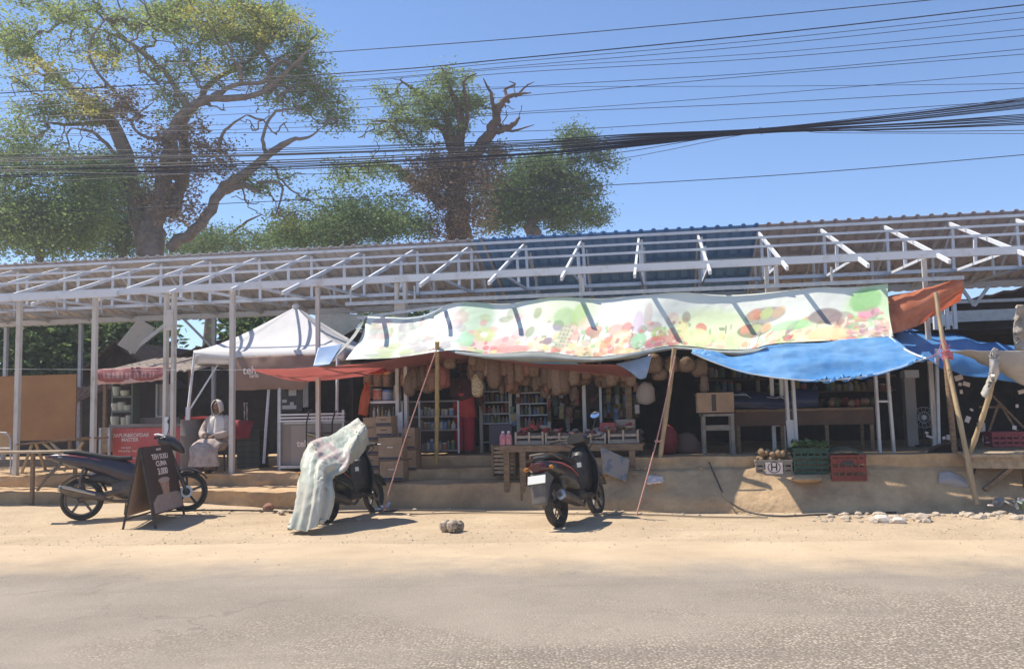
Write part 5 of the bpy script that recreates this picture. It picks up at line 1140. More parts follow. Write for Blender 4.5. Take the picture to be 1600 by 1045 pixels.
for i, (x, y, h, r) in enumerate(((181, 642, .16, .09), (190, 642, .18, .08), (200, 642, .12, .09), (180, 667, .22, .09), (194, 667, .2, .07), (201, 667, .24, .06), (182, 619, .2, .08), (196, 619, .12, .1))):
    p = D(x, y, 2.98); mb = MB(); mb.lathe([(r*.8, 0), (r, h*.6), (r, h), (r*.9, h), (r*.85, h*.5)], p, n=14); tag(mb.build('food_container', mat('pale_green_plastic', (.45, .47, .38), rough=.5), smooth=True), 'pale container stored in the food stall cabinet', 'container', GB)
ws = thing('wooden_stand', 'pale wooden stand beside the red counter front', 'stand', D(165, 735, 2.2)); ws.location.z = .5
mb = MB(); mb.pbox(156, 668, 174, 706, 2.15, 2.2); mb.build('panel', m_wood2, ws)
for x in (158, 172): mb = MB(); u = UX(x, 2.1); mb.fbox(u-.02, u+.02, 2.08, 2.12, .5, D(160, 668, 2.1).z); mb.build('leg', m_steel, ws)

# white tent
m_tent = mat('white_tent_cloth', (.74, .72, .71), (.68, .66, .66), scale=3, rough=.75, trans=.2)
m_tbrown = mat('brown_tent_wall', (.36, .23, .18), (.31, .20, .15), scale=3, rough=.8, trans=.2)
tn = thing('market_tent', 'white peaked canopy tent with brown front valance and folding poles', 'tent', D(420, 735, 3.0)); tn.location.z = .5
ul, ur = UX(303, 1.7, 545), UX(538, 1.7, 545); zt = D(420, 545, 1.7).z; d0, d1 = 1.7, 4.4; um, dm = (ul+ur)/2, 3.05
apex = D(462, 479, 3.05)
cs = [L(ul, d0, zt+.02), L(ur, d0, zt), L(ur, d1, zt), L(ul, d1, zt)]
mb = MB(); n = 14
for k in range(4):
    a, b = cs[k], cs[(k+1) % 4]; rows = []
    for i in range(n+1):
        t = i/n; t2 = t**1.35
        rows.append([a.lerp(b, j/n).lerp(apex, t2)+V((0, 0, -.16*math.sin(math.pi*t)*(1 if 0 < j < n else .6))) + V((0, 0, -.05*math.sin(math.pi*j/n)*(1-t))) for j in range(n+1)])
    mb.grid(rows)
mb.ell(apex+V((0, 0, .0)), (.07, .07, .06)); mb.build('canopy', m_tent, tn, smooth=True, angle=60, fixn=False, solid=.003)
mb = MB()
for k in range(4):
    a, b = cs[k], cs[(k+1) % 4]; mb.grid([[a.lerp(b, j/20)+V((0, 0, .0-.05*math.sin(math.pi*j/20)))+(ED*-.012 if k == 0 else V((0, 0, 0))) for j in range(21)], [a.lerp(b, j/20)+V((0, 0, -.27+.01*math.sin(j)))+(ED*-.03 if k == 0 else V((0, 0, 0))) for j in range(21)]])
mb.build('valance', m_tent, tn, smooth=True, fixn=False, solid=.003)
cloth('front_wall', [[D(358, 559, 1.66), D(400, 556, 1.66), D(450, 554, 1.66), D(500, 553, 1.66)], [D(357, 583, 1.62), D(400, 584, 1.6), D(450, 582, 1.6), D(498, 580, 1.62)], [D(360, 610, 1.66), D(400, 609, 1.64), D(430, 608, 1.64), D(470, 609, 1.66)]], 30, 14, m_tbrown, parent=tn, wr=.03, wscale=3)
add_text(None, 'teh', .20, m_let, tn, D(390, 579, 1.57), RTXT); add_text(None, 'tarik', .10, m_let, tn, D(397, 587, 1.57), RTXT)
for pts in ([D(304, 552, 1.62), D(295, 630, 1.6), D(286, 704, 1.6)], [D(420, 606, 1.75), D(416, 660, 1.75), D(412, 724, 1.75)], [D(436, 606, 1.8), D(435, 732, 1.8)], [D(527, 560, 1.6), D(526, 680, 1.6)], [D(334, 560, 4.3), D(334, 690, 4.3)]):
    mb = MB(); mb.tube(pts, .026, n=4); mb.build('pole', m_white, tn)
mb = MB(); mb.bar(D(345, 562, 1.9), D(295, 642, 1.6), .03, .03); mb.bar(D(303, 552, 1.62), D(362, 558, 1.64), .03, .03); mb.build('brace', m_white, tn)
mb = MB(); mb.pbox(290, 636, 296, 656, 1.5, 1.53); mb.build('corner_tag', m_white, tn)

# barrel, red trays, crates behind the seated woman
mb = MB(); c = D(300, 735, 1.75); c.z = .5; mb.lathe([(.02, 0), (.21, 0), (.21, .3), (.215, .31), (.21, .32), (.21, .64), (.215, .65), (.21, .66), (.21, .93), (.215, .95), (.02, .95)], c, n=24)
tag(mb.build('barrel', mat('grey_drum', (.16, .14, .135), (.12, .105, .10), scale=3, rough=.7), smooth=True), 'tall grey drum standing behind the seated woman', 'barrel')
mb = MB(); mb.box(c+V((.18, .0, .975)), (.5, .4, .045), FM); tag(mb.build('tray', mat('red_plastic', (.55, .06, .05), rough=.5), bevel=.01), 'red tray lying on top of the grey drum', 'tray')
cloth('red_cloth', [[D(366, 656, 2.6), D(398, 657, 2.6)], [D(366, 658, 2.2), D(395, 660, 2.2)], [D(364, 686, 2.1), D(390, 684, 2.15)]], 14, 12, mat('red_cloth', (.34, .04, .05), (.28, .03, .04), scale=5), 'red cloth hanging over a table behind the post', 'cloth', wr=.03)
for i in range(7):
    mb = MB(); zb = .5+.105*i; u = UX(394, 2.4); mb.fbox(u-.26, u+.2, 2.3, 2.7, zb, zb+.10); mb.fbox(u-.27, u+.21, 2.285, 2.71, zb+.075, zb+.098)
    tag(mb.build('bottle_crate', mat('grey_green_crate', (.12, .125, .10), (.09, .09, .08), scale=6), bevel=.005), 'grey green crate in the low stack under the tent', 'crate', 'stacked crates under the tent')
hang = thing('bead_curtain', 'hanging string of small packets inside the tent', 'packets', D(384, 657, 3.2))
for k in range(2):
    mb = MB()
    for j in range(9): mb.box(D(382+k*4, 630+j*3.4, 3.2), (.03, .01, .035), Matrix.Rotation(j*.7+k, 3, 'Z'))
    mb.build('packet_string', m_let, hang)
# drinks cart
dc = thing('drinks_cart', 'grey drinks cart with slatted white rails and pale lettering', 'cart', D(486, 735, 1.5)); dc.location.z = .5
m_cart = mat('grey_cart_panel', (.24, .21, .185), (.21, .18, .16), scale=2, rough=.6)
mb = MB(); mb.pbox(438, 662, 536, 728, 1.5, 1.54); fbk = mb.build('front_panel', m_cart, dc)
mb = MB(); mb.pbox(455, 664, 500, 726, 1.494, 1.499); mb.build('pale_panel', mat('pale_cart_panel', (.30, .265, .24), rough=.5), fbk)
for y in (647, 652, 657): mb = MB(); mb.pbox(437, y-1.3, 538, y+1.3, 1.42, 1.47); mb.build('rail', m_white, dc)
mb = MB(); mb.pbox(436, 727, 538, 731, 1.4, 1.9); mb.build('bottom_shelf', m_steel, dc)
mb = MB(); mb.fbox(UX(436, 1.5), UX(538, 1.5), 1.5, 2.1, D(486, 660, 1.5).z-.02, D(486, 660, 1.5).z+.01); mb.build('counter_top', m_steel, dc)
for x in (437, 499, 536): mb = MB(); u = UX(x, 1.46); mb.fbox(u-.02, u+.02, 1.45, 1.49, .5, D(x, 640 if x > 440 else 606, 1.46).z); mb.build('post', m_steel, dc)
mb = MB(); mb.fbox(UX(440, 2.0), UX(536, 2.0), 2.1, 2.14, .52, 1.38); mb.build('rear_panel', m_cart, dc)
add_text(None, 'teh', .17, m_let, dc, D(473, 693, 1.492), RTXT)
bd = thing('menu_board', 'black menu board with white paper standing on the drinks cart', 'menu board', D(460, 641, 1.8))
mb = MB(); mb.pbox(440, 586, 472, 642, 1.8, 1.83); mb.build('board', m_black, bd)
for x0, y0, x1, y1 in ((451, 608, 463, 618), (441, 633, 463, 639), (453, 628, 459, 633), (441, 624, 448, 629)): mb = MB(); mb.pbox(x0, y0, x1, y1, 1.792, 1.797); mb.build('paper', mat('grey_paper', (.42, .41, .40), rough=.8), bd)
mb = MB(); mb.pbox(471, 588, 481, 636, 2.3, 2.34); tag(mb.build('white_sheet', m_white), 'tall pale board behind the black menu board', 'board')
for i, x in enumerate((505, 511, 517, 523, 530, 534, 488, 492)):
    p = D(x, 646, 1.75); p.z = D(486, 660, 1.5).z+.012; mb = MB(); mb.lathe([(.028, 0), (.035, .09), (.03, .1), (.03, .09)], p, n=10); tag(mb.build('cup', mat('clear_cup', (.6, .58, .54), rough=.3), smooth=True), 'pale drinking cup on the drinks cart counter', 'cup', 'cups on the drinks cart')
ht = thing('hand_trolley', 'dark tubular frame chair with mesh seat in front of the drinks cart', 'chair', D(502, 735, 1.2)); ht.location.z = .5
mb = MB(); mb.tube([D(478, 738, 1.2), D(479, 660, 1.2), D(483, 642, 1.22), D(488, 640, 1.24)], .014, n=8); mb.tube([D(518, 738, 1.2), D(519, 660, 1.2), D(523, 644, 1.22), D(527, 642, 1.24)], .014, n=8); mb.tube([D(479, 676, 1.2), D(519, 676, 1.2)], .013); mb.build('frame', m_black, ht, smooth=True)
mb = MB(); mb.grid(surf([[D(480, 677, 1.18), D(500, 683, 1.1), D(519, 678, 1.18)], [D(480, 680, 1.5), D(500, 685, 1.5), D(519, 680, 1.5)]], 8, 6)); mb.build('seat', mat('olive_mesh', (.22, .2, .13), rough=.8), ht, smooth=True, solid=.01, fixn=False)

# menu board on the dirt: A-frame sign
m_sboard = mat('dark_brown_sign', (.055, .034, .03), (.07, .045, .04), scale=3, rough=.5); m_sidep = mat('sign_back_board', (.46, .30, .20), (.40, .26, .17), scale=5, rough=.8)
sg = thing('a_frame_sign', 'brown folding menu board advertising tea on the dirt by the motorcycle', 'sign')
fl, fr, bl, brr = G(243, 826), G(289, 810), G(192, 827), G(239, 812)
top_l, top_r = Yp(218.5, 699, (fl.y+bl.y)/2), Yp(265, 694, (fr.y+brr.y)/2)
sg.location = (fl+fr+bl+brr)/4
for a, b, nm in ((fl, top_l, 0), (fr, top_r, 0), (bl, top_l, 1), (brr, top_r, 1)): mb = MB(); mb.bar(a, b+(b-a).normalized()*.0, .022, .03); mb.build('leg', m_black, sg)
mb = MB(); mb.bar(bl.lerp(top_l, .12), brr.lerp(top_r, .12), .02, .02); mb.build('crossbar', m_black, sg)
def panel(a, b, ta, tb_, mt, nm, off=.0, lo=.16):
    p = [a.lerp(ta, lo), b.lerp(tb_, lo), tb_, ta]; nrm = (p[1]-p[0]).cross(p[3]-p[0]).normalized(); 
    if nrm.dot(CO-p[0]) < 0: nrm = -nrm
    mb = MB(); q = [x+nrm*(.004+off) for x in p]+[x+nrm*(.012+off) for x in p]
    mb.add(q, [(0, 1, 2, 3), (7, 6, 5, 4), (0, 4, 5, 1), (1, 5, 6, 2), (2, 6, 7, 3), (3, 7, 4, 0)]); return mb.build(nm, mt, sg), p, nrm
fp, P4, NR = panel(fl, fr, top_l, top_r, m_sboard, 'front_panel', .012)
panel(bl, brr, top_l, top_r, m_sidep, 'back_panel', .0)
X = (P4[1]-P4[0]); Wd = X.length; X = X.normalized(); Zv = (P4[3]-P4[0]); Hh = Zv.length; Zv = (Zv-X*Zv.dot(X)).normalized(); NN = X.cross(Zv)
if NN.dot(NR) < 0: NN = -NN
RS = Matrix((X, Zv, NN)).transposed()
def SP(s, t, o=.027): return P4[0].lerp(P4[1], s).lerp(P4[3].lerp(P4[2], s), t)+NR*o
for txt, t, s in (('teh tarik', .945, .05), ('TEH SUSU', .83, .105), ('CUMA', .725, .105), ('3.000', .605, .13)): add_text(None, txt, s, m_let, sg, SP(.52, t, .0255), RS, sx=1.3 if s > .06 else 1)
mb = MB()
cupc = [(.40, .26), (.60, .26), (.66, .47), (.34, .47)]; mb.add([SP(s, t, .0262) for s, t in cupc], [(0, 1, 2, 3)]); mb.build('printed_cup', mat('printed_tea', (.36, .20, .14), (.48, .32, .24), scale=20), sg, fixn=False)
mb = MB(); mb.add([SP(.5+.19*math.cos(a), .475+.042*math.sin(a), .0268) for a in [2*math.pi*i/20 for i in range(20)]], [tuple(range(20))]); mb.build('printed_rim', mat('printed_rim', (.42, .33, .29)), sg, fixn=False)
mb = MB(); mb.add([SP(s, t, .0257) for s, t in ((.02, .02), (.97, .02), (.98, .22), (.85, .27), (.2, .27), (.03, .17))], [(0, 1, 2, 3, 4, 5)]); mb.build('printed_table', mat('printed_table', (.38, .30, .27), (.32, .25, .22), scale=12), sg, fixn=False)

# ---------------------------------------------------------------- middle stall: cartons, shelves, goods
GC = 'cartons piled beside the covered scooter'
m_tape = mat('dark_carton_base', (.06, .055, .075), rough=.8)
def carton(x0, y0, x1, y1, d, dep, lab, mark=True):
    r = thing('carton', lab, 'carton', D((x0+x1)/2, y1, d), GC); mb = MB(); mb.pbox(x0, y0, x1, y1, d, d+dep); mb.build('box', m_card, r, bevel=.006)
    mb = MB(); mb.pbox(x0+.5, y1-5, x1-.5, y1-1, d-.004, d-.001); mb.build('printed_band', m_tape, r)
    if mark: xm = (x0+x1)/2; ym = (y0+y1)/2; mb = MB(); mb.pbox(xm-5, ym-3, xm+4, ym-1.6, d-.004, d-.001); mb.build('printed_mark', m_let if x1-x0 > 30 else m_dbrown, r)
for x0, y0, x1, y1, d, lab in ((566, 733, 592, 752, .30, 'lowest carton of the narrow left column'), (566, 711, 592, 732, .30, 'second carton from the bottom in the narrow column'), (566, 689, 591, 710, .30, 'third carton from the bottom in the narrow column'), (567, 652, 590, 688, .32, 'tall dark topmost carton of the narrow column'),
    (593, 720, 630, 751, .15, 'large bottom carton of the wide front column'), (591, 683, 628, 719, .15, 'large upper carton of the wide front column'), (588, 666, 612, 682, .2, 'small carton laid flat on the wide column'), (587, 650, 611, 665.5, .22, 'topmost small carton of the wide column'),
    (631, 703, 650, 735, .45, 'bottom carton tucked at the right of the pile'), (629, 668, 648, 702, .45, 'worn carton on the right of the pile')): carton(x0, y0, x1, y1, d, .34, lab)
mb = MB(); mb.pbox(566, 752, 598, 756, .1, .6); tag(mb.build('pallet_board', m_white), 'pale board under the carton pile', 'board')
# counter shelf
cs_ = thing('shelf_counter', 'open shelf counter with white top board in the snack stall', 'shelf', D(645, 708, 1.35)); cs_.location.z = .75
mb = MB(); mb.pbox(578, 626, 626, 630, 1.25, 1.75); mb.build('white_board', m_white, cs_, bevel=.004)
for y in (627, 651, 672, 704):
    mb = MB(); mb.pbox(628, y-1.2, 716, y+1.2, 1.3, 1.75); mb.build('shelf_board', m_greyw, cs_)
for x in (627, 654, 715): mb = MB(); mb.pbox(x, 626, x+2.6, 708, 1.28, 1.31); mb.build('upright', m_steel, cs_)
mb = MB(); mb.pbox(578, 630, 716, 708, 1.8, 1.83); mb.build('back', m_dbrown, cs_)
def jar_proto(name, r, h, mts, label, cat, group, neck=True):
    mb = MB()
    if neck: mb.lathe([(r*.9, 0), (r, .01), (r, h*.62), (r*.45, h*.8), (r*.42, h*.86)], n=10); mb.mi = 1; mb.lathe([(r*.48, h*.86), (r*.48, h), (r*.3, h*1.01)], n=8)
    else: mb.lathe([(r*.9, 0), (r, .01), (r, h*.84), (r*.9, h*.86)], n=10); mb.mi = 1; mb.lathe([(r*.95, h*.86), (r*.97, h), (r*.8, h*1.01)], n=10)
    o = mb.build(name, mts, smooth=True); tag(o, label, cat, group); return o
PAL = [(.34, .30, .26), (.40, .13, .10), (.14, .22, .34), (.36, .28, .12), (.12, .18, .12), (.22, .13, .08), (.46, .42, .38)]
caps = [(.45, .42, .38), (.40, .08, .06), (.06, .12, .30), (.42, .32, .08)]
pm = [mat('packaging_%s' % n_, c, tuple(x*.7 for x in c), scale=30, rough=.4) for n_, c in zip(('beige', 'red', 'blue', 'yellow', 'green', 'brown', 'pale'), PAL)]
cm_ = [mat('lid_%s' % n_, c, rough=.4) for n_, c in zip(('pale', 'red', 'blue', 'yellow'), caps)]
protos = {}
def good(px, py, d, r, h, label, group, neck, rnd):
    key = (rnd.randrange(7), rnd.randrange(4), neck); name = 'bottle' if neck else 'jar'
    p = D(px, py, d)
    if key not in protos: o = jar_proto(name, .035, .2, [pm[key[0]], cm_[key[1]]], label, name, group, neck); protos[key] = o
    else: o = protos[key].copy(); COL.objects.link(o)
    o['label'] = label; o['group'] = group; o['category'] = name; o.name = name
    o.location = p; o.scale = (r/.035, r/.035, h/.2); return o
rnd = random.Random(9)
for y, lab, g in ((650, 'upper shelf', 0), (671, 'middle shelf', 0), (703, 'floor shelf', 0)):
    x = 658
    while x < 713:
        good(x, y, 1.45+rnd.uniform(-.1, .1), rnd.uniform(.03, .05), rnd.uniform(.12, .19), 'small pack on the %s of the counter left of the woman in red' % lab, 'goods on the %s of the snack counter' % lab, rnd.random() < .4, rnd); x += rnd.uniform(5.5, 8)
x = 585
while x < 622: good(x, 652, 1.55, rnd.uniform(.02, .035), rnd.uniform(.12, .22), 'small bottle in the row above the top cartons', 'small bottles above the cartons', True, rnd); x += rnd.uniform(4, 7)
# large jars on the white board
def bigjar(x, y, r, h, body, lid, label, d=1.4):
    p = D(x, y, d); t = thing('snack_jar', label, 'jar', p); mb = MB(); mb.lathe([(r*.9, 0), (r, .02), (r, h*.8), (r*.85, h*.86)], p, n=16); mb.build('body', body, t, smooth=True); mb = MB(); mb.lathe([(r*.9, h*.86), (r*.93, h), (r*.2, h*1.01)], p, n=16); mb.build('lid', lid, t, smooth=True)
m_clear = mat('brown_snacks_in_jar', (.26, .17, .11), (.17, .10, .07), scale=25, rough=.3)
bigjar(590, 625, .085, .20, mat('red_label', (.55, .10, .06), (.62, .36, .28), scale=9, rough=.4), cm_[0], 'orange red labelled jar on the white shelf board')
bigjar(606, 625, .10, .18, mat('blue_label', (.40, .42, .48), (.25, .30, .5), scale=9, rough=.4), mat('blue_lid', (.08, .2, .55), rough=.4), 'blue lidded white jar on the white shelf board')
bigjar(621, 625, .07, .26, mat('cream_packs', (.48, .42, .30), (.36, .3, .2), scale=20), cm_[0], 'tall cream jar at the right end of the white board')
for x, y, lab in ((591, 604, 'brown snack jar stacked above the red labelled jar'), (606, 604, 'brown snack jar stacked above the blue lidded jar'), (577, 622, 'brown snack jar at the left end of the white board'), (576, 600, 'brown snack jar stacked highest at the left')): bigjar(x, y, .095, .24, m_clear, cm_[3], lab)
cloth('orange_bag', [[D(571, 597, 1.2), D(576, 597, 1.2)], [D(563, 622, 1.1), D(577, 624, 1.15)], [D(560, 646, 1.15), D(574, 648, 1.2)]], 10, 16, mat('orange_plastic', (.62, .13, .05), rough=.4, trans=.3), 'bright orange plastic bag hanging left of the shelves', 'bag', wr=.05, wscale=6, thick=.01)
cloth('orange_cloth', [[D(578, 583, .9), D(590, 580, .9), D(600, 575, .9)], [D(574, 583, .6), D(590, 584, .6), D(606, 581, .6)]], 10, 8, mat('orange_plastic', (.62, .13, .05)), 'small orange cloth strip above the snack jars', 'cloth', wr=.03, thick=.01)
# hanging bags
def bag(name, px, py, d, w_, h, mt, label, group, sd, cat='snack bag'):
    rr = random.Random(sd); p = D(px, py, d); n = 14; prof = [(.12, .02), (.3, 0), (.62, -.07), (.92, -.25), (1.0, -.55), (.95, -.85), (.6, -.98), (.1, -1.0)] if name != 'cracker_bag' else [(.3, .03), (.7, 0), (.9, -.12), (1.0, -.4), (.95, -.7), (.82, -.92), (.5, -1.0), (.1, -.97)]; mb = MB(); rings_ = []
    for k, (r, z) in enumerate(prof):
        tw = rr.uniform(-.2, .2); rings_.append([p+EU*(w_*.5*r*(math.cos(a+tw))*(1+rr.uniform(-.22, .22)))+ED*(w_*.33*r*math.sin(a+tw)*(1+rr.uniform(-.14, .14)))+V((0, 0, z*h+rr.uniform(-.02, .02)*h)) for a in [2*math.pi*j/n for j in range(n)]])
    mb.loft(rings_); o = mb.build(name, mt, smooth=True, angle=80); return tag(o, label, cat, group)
m_kr = mat('cracker_bag', (.23, .14, .085), (.16, .095, .06), scale=22, rough=.35, bump=.5, bscale=25, trans=.1, island=.2)
m_kr2 = mat('brown_snack_bag', (.32, .14, .075), (.18, .09, .055), scale=14, rough=.35, bump=.5, bscale=25)
m_kr3 = mat('beige_snack_bag', (.28, .19, .125), (.2, .13, .085), scale=18, rough=.4, bump=.4, bscale=20)
k = 0
for row, (d, n_) in enumerate(((.75, 26), (.9, 22), (1.02, 18))):
    for i in range(n_):
        x = 742+i*(250/n_)+rnd.uniform(-4, 4); yt = 553+(x-742)*.10+row*4; hh = (.42 if x < 900 else .24)*rnd.uniform(.6, 1.3)
        if x < 765: hh *= .72
        bag('cracker_bag', x, yt, d, rnd.uniform(.13, .24), hh, rnd.choice([m_kr, m_kr, m_kr, m_kr3, m_kr2]), 'brown cracker bag in the dense curtain hanging under the red hem', 'cracker bags hanging under the red hem', 100+k); k += 1
for i in range(13): bag('snack_bag', 634+i*4.9+rnd.uniform(-3, 3), 572+rnd.uniform(-3, 10), 1.05+rnd.uniform(-.1, .15), rnd.uniform(.14, .24), rnd.uniform(.3, .45), rnd.choice([m_kr2, m_kr2, m_kr, m_kr3, pm[1], pm[3]]), 'reddish snack bag hung above the counter left of the woman in red', 'snack bags over the counter', 300+i)
bag('melon_net', 703, 556, .9, .22, .22, m_kr3, 'round pale bag hanging at the shoulder of the woman in red', None, 77)
bag('popcorn_bag', 746, 583, .9, .20, .40, mat('popcorn_bag', (.62, .52, .34), (.40, .28, .14), scale=40, lo=.45, hi=.55, rough=.4), 'bright cream popcorn bag hanging right of the woman in red', None, 78)
for i, (x, y, w_, h) in enumerate(((1020, 552, .3, .32), (1050, 556, .28, .26), (1072, 556, .26, .26), (1093, 560, .26, .3), (1100, 585, .14, .3), (1030, 575, .24, .2))):
    bag('cloth_bag', x, y, .8+.1*(i % 2), w_, h, m_kr3, 'pale brown bag hanging behind the leaning bamboo pole', 'bags hanging behind the bamboo pole', 400+i)
bag('white_bag', 1008, 597, .8, .28, .36, mat('dull_white_bag', (.36, .30, .26), rough=.5), 'dull white crumpled bag hanging beside the dark stall pillar', None, 91)
# sachet strips pinned along the middle of the stall, and stock on shelves deep in the shade
for i in range(34):
    x = rnd.choice([rnd.uniform(858, 906), rnd.uniform(858, 906), rnd.uniform(800, 812), rnd.uniform(945, 978)]); y = rnd.uniform(592, 655); q = MB(); hh = rnd.randrange(3, 8); dd = rnd.uniform(1.2, 1.7)
    for k_ in range(hh): p = D(x, y+k_*3.1, dd); q.box(p, (rnd.uniform(.055, .085), .018, .05), Euler((rnd.uniform(-.3, .3), rnd.uniform(-.2, .2), rnd.uniform(-.6, .6))).to_matrix())
    tag(q.build('sachet_strip', rnd.choice(pm), bevel=.004), 'strip of small sachets hanging in the middle of the stall', 'sachets', 'sachet strips in the middle of the stall')
for x0, x1, ys_, dd, lab in ((862, 1000, (612, 632, 652), 4.3, 'dim long wall shelf behind the person in grey jacket'), (1085, 1400, (590, 612), 4.4, 'dim long wall shelf behind the long bench')):
    t = thing('wall_shelf', lab, 'shelf', D((x0+x1)/2, ys_[-1], dd))
    for y in ys_: mb = MB(); mb.pbox(x0, y, x1, y+1.6, dd, dd+.35); mb.build('shelf_board', m_wood, t)
    for y in ys_:
        x = x0+4
        while x < x1-6:
            if rnd.random() < .75: good(x, y, dd+.15, rnd.uniform(.045, .08), rnd.uniform(.14, .26), 'dim pack on the '+lab[4:], 'packs on the '+lab[4:], rnd.random() < .3, rnd)
            x += rnd.uniform(7, 12)
# racks
def rack(x0, x1, y0, y1, ys, d, lab, g):
    t = thing('display_rack', lab, 'rack', D((x0+x1)/2, y1, d)); 
    for x in (x0, x1):
        mb = MB(); u = UX(x, d); mb.fbox(u-.03, u+.03, d, d+.05, .75, D(x, y0, d).z); mb.build('upright', m_post, t)
    for y in ys: mb = MB(); z = D(x0, y, d).z; mb.fbox(UX(x0, d)+.031, UX(x1, d)-.031, d+.005, d+.32, z-.02, z); mb.build('shelf', m_white if y == ys[0] else m_steel, t)
    mb = MB(); mb.fbox(UX(x0, d), UX(x1, d), d+.34, d+.36, .75, D(x0, y0, d).z); mb.build('back', m_dark, t)
    for y in ys[:-1] if len(ys) > 4 else ys:
        x = x0+6
        while x < x1-4: good(x, y, d+.12, rnd.uniform(.028, .042), rnd.uniform(.13, .2), lab.split(' with')[0].replace('display', 'bottle on the display')+' shelf', g, rnd.random() < .75, rnd); x += rnd.uniform(5, 8)
rack(751, 797, 583, 708, (611, 628, 646, 661, 690), 2.0, 'tall grey display rack just right of the woman in red', 'bottles on the rack right of the woman in red')
rack(809, 857, 590, 700, (613, 630, 648, 668), 1.8, 'white topped display rack behind the goods table', 'bottles on the rack behind the goods table')
mb = MB(); mb.pbox(764, 663, 800, 704, 1.6, 1.95); tag(mb.build('dark_case', mat('purple_grey_case', (.12, .10, .12), rough=.6), bevel=.01), 'purple grey case on the stall floor below the rack', 'case')
# goods table on the slope
gt = thing('goods_table', 'rough wooden table of packed goods behind the black scooter', 'table', D(900, 765, .1))
zt = D(900, 694, -.1).z; u0, u1 = UX(780, -.1), UX(1002, -.1)
mb = MB()
for i in range(6): mb.fbox(u0+rnd.uniform(-.03, .03), u1+rnd.uniform(-.03, .03), -.1+.16*i, .05+.16*i, zt-.05, zt); 
mb.build('tabletop', m_wood, gt)
mb = MB(); mb.fbox(u0, u1, -.135, -.102, zt-.10, zt-.005); mb.build('front_rail', m_wood, gt)
for x, d, zb in ((815, -.1, .3), (985, -.1, .5), (815, .75, .70), (985, .75, .74), (790, -.05, .38), (900, .75, .74)): mb = MB(); u = UX(x, d); mb.fbox(u-.045, u+.045, d-.045, d+.045, zb-.2, zt-.051); mb.build('leg', m_wood, gt)
for a, b in (((830, 735), (880, 712)), ((820, 722), (880, 700))): mb = MB(); mb.bar(D(*a, .0), D(*b, .2), .03, .05); mb.build('brace', m_wood, gt)
m_crw = mat('pale_crate_wood', (.40, .32, .25), (.30, .24, .19), scale=8, rough=.8)
def tray(x0, x1, y0, y1, d, lab, n=2):
    t = thing('goods_tray', lab, 'tray', D((x0+x1)/2, y1, d), 'trays along the goods table'); u0, u1 = UX(x0, d), UX(x1, d); zb, zt_ = zt+.003, D(x0, y0, d).z
    mb = MB(); h = (zt_-zb)
    for i in range(n): mb.fbox(u0, u1, d, d+.015, zb+h*i/n, zb+h*(i+.42)/n); mb.fbox(u0, u1, d+.4, d+.415, zb+h*i/n, zb+h*(i+.7)/n)
    for u in (u0, u1-.03): mb.fbox(u, u+.03, d+.016, d+.399, zb, zt_)
    for u in (u0, (u0+u1)/2-.015, u1-.03): mb.fbox(u, u+.03, d-.016, d-.001, zb, zt_)
    mb.build('crate', m_crw, t)
    mb = MB(); mb.fbox(u0+.035, u1-.035, d+.02, d+.39, zb, zb+h*.3); mb.build('packed_goods', pm[0], t)
tray(803, 848, 675, 693, -.06, 'pale slatted tray of packets left on the goods table'); tray(850, 895, 676, 693, -.05, 'pale slatted tray with a red packet on the goods table'); tray(897, 945, 677, 693, -.05, 'pale slatted tray behind the scooter handlebars'); tray(948, 996, 672, 693, -.05, 'pale slatted tray at the right end of the goods table')
GP = 'packets heaped on the goods table'; rp = [mat('red_packet', (.46, .08, .07), (.36, .06, .06), scale=12, rough=.4), pm[0], pm[6], mat('pink_packet', (.5, .22, .2), rough=.4), pm[5]]
for i in range(60):
    x = 812+rnd.random()*180; d = .0+rnd.random()*.6; p = D(x, 684, d); p.z = zt+.10+rnd.random()*.10+.12*math.exp(-((x-835)/22)**2)+.12*math.exp(-((x-965)/25)**2)
    mb = MB(); Rm = Euler((rnd.uniform(-.4, .4), rnd.uniform(-.4, .4), rnd.uniform(0, 3))).to_matrix(); mb.ell(p, (rnd.uniform(.06, .11), rnd.uniform(.05, .08), rnd.uniform(.02, .035)), Rm, 8, 6)
    tag(mb.build('packet', rnd.choice(rp), smooth=True, angle=50), 'small packet in the heap on the goods table', 'packet', GP)
def blk(name, x0, y0, x1, y1, d, dep, mt, label, cat, bevel=.01): mb = MB(); mb.pbox(x0, y0, x1, y1, d, d+dep); return tag(mb.build(name, mt, bevel=bevel), label, cat)
blk('red_box', 937, 660, 962, 676, .25, .3, rp[0], 'red box standing on the goods table', 'box'); blk('paper_box', 962, 655, 992, 674, .35, .3, mat('beige_box', (.32, .25, .2)), 'beige box at the right end of the goods table', 'box')
for x, lab in ((786, 'left one of two pink drink bottles at the end of the goods table'), (795, 'right one of two pink drink bottles at the end of the goods table')):
    p = D(x, 693, -.05); p.z = zt+.002; t = thing('drink_bottle', lab, 'bottle', p); mb = MB(); mb.lathe([(.05, 0), (.055, .02), (.055, .13), (.03, .18), (.02, .19)], p, n=14); mb.build('body', mat('pink_drink', (.50, .14, .16), (.58, .30, .30), scale=12, rough=.15), t, smooth=True); mb = MB(); mb.lathe([(.022, .19), (.022, .215), (.01, .216)], p, n=10); mb.build('cap', m_white, t, smooth=True)
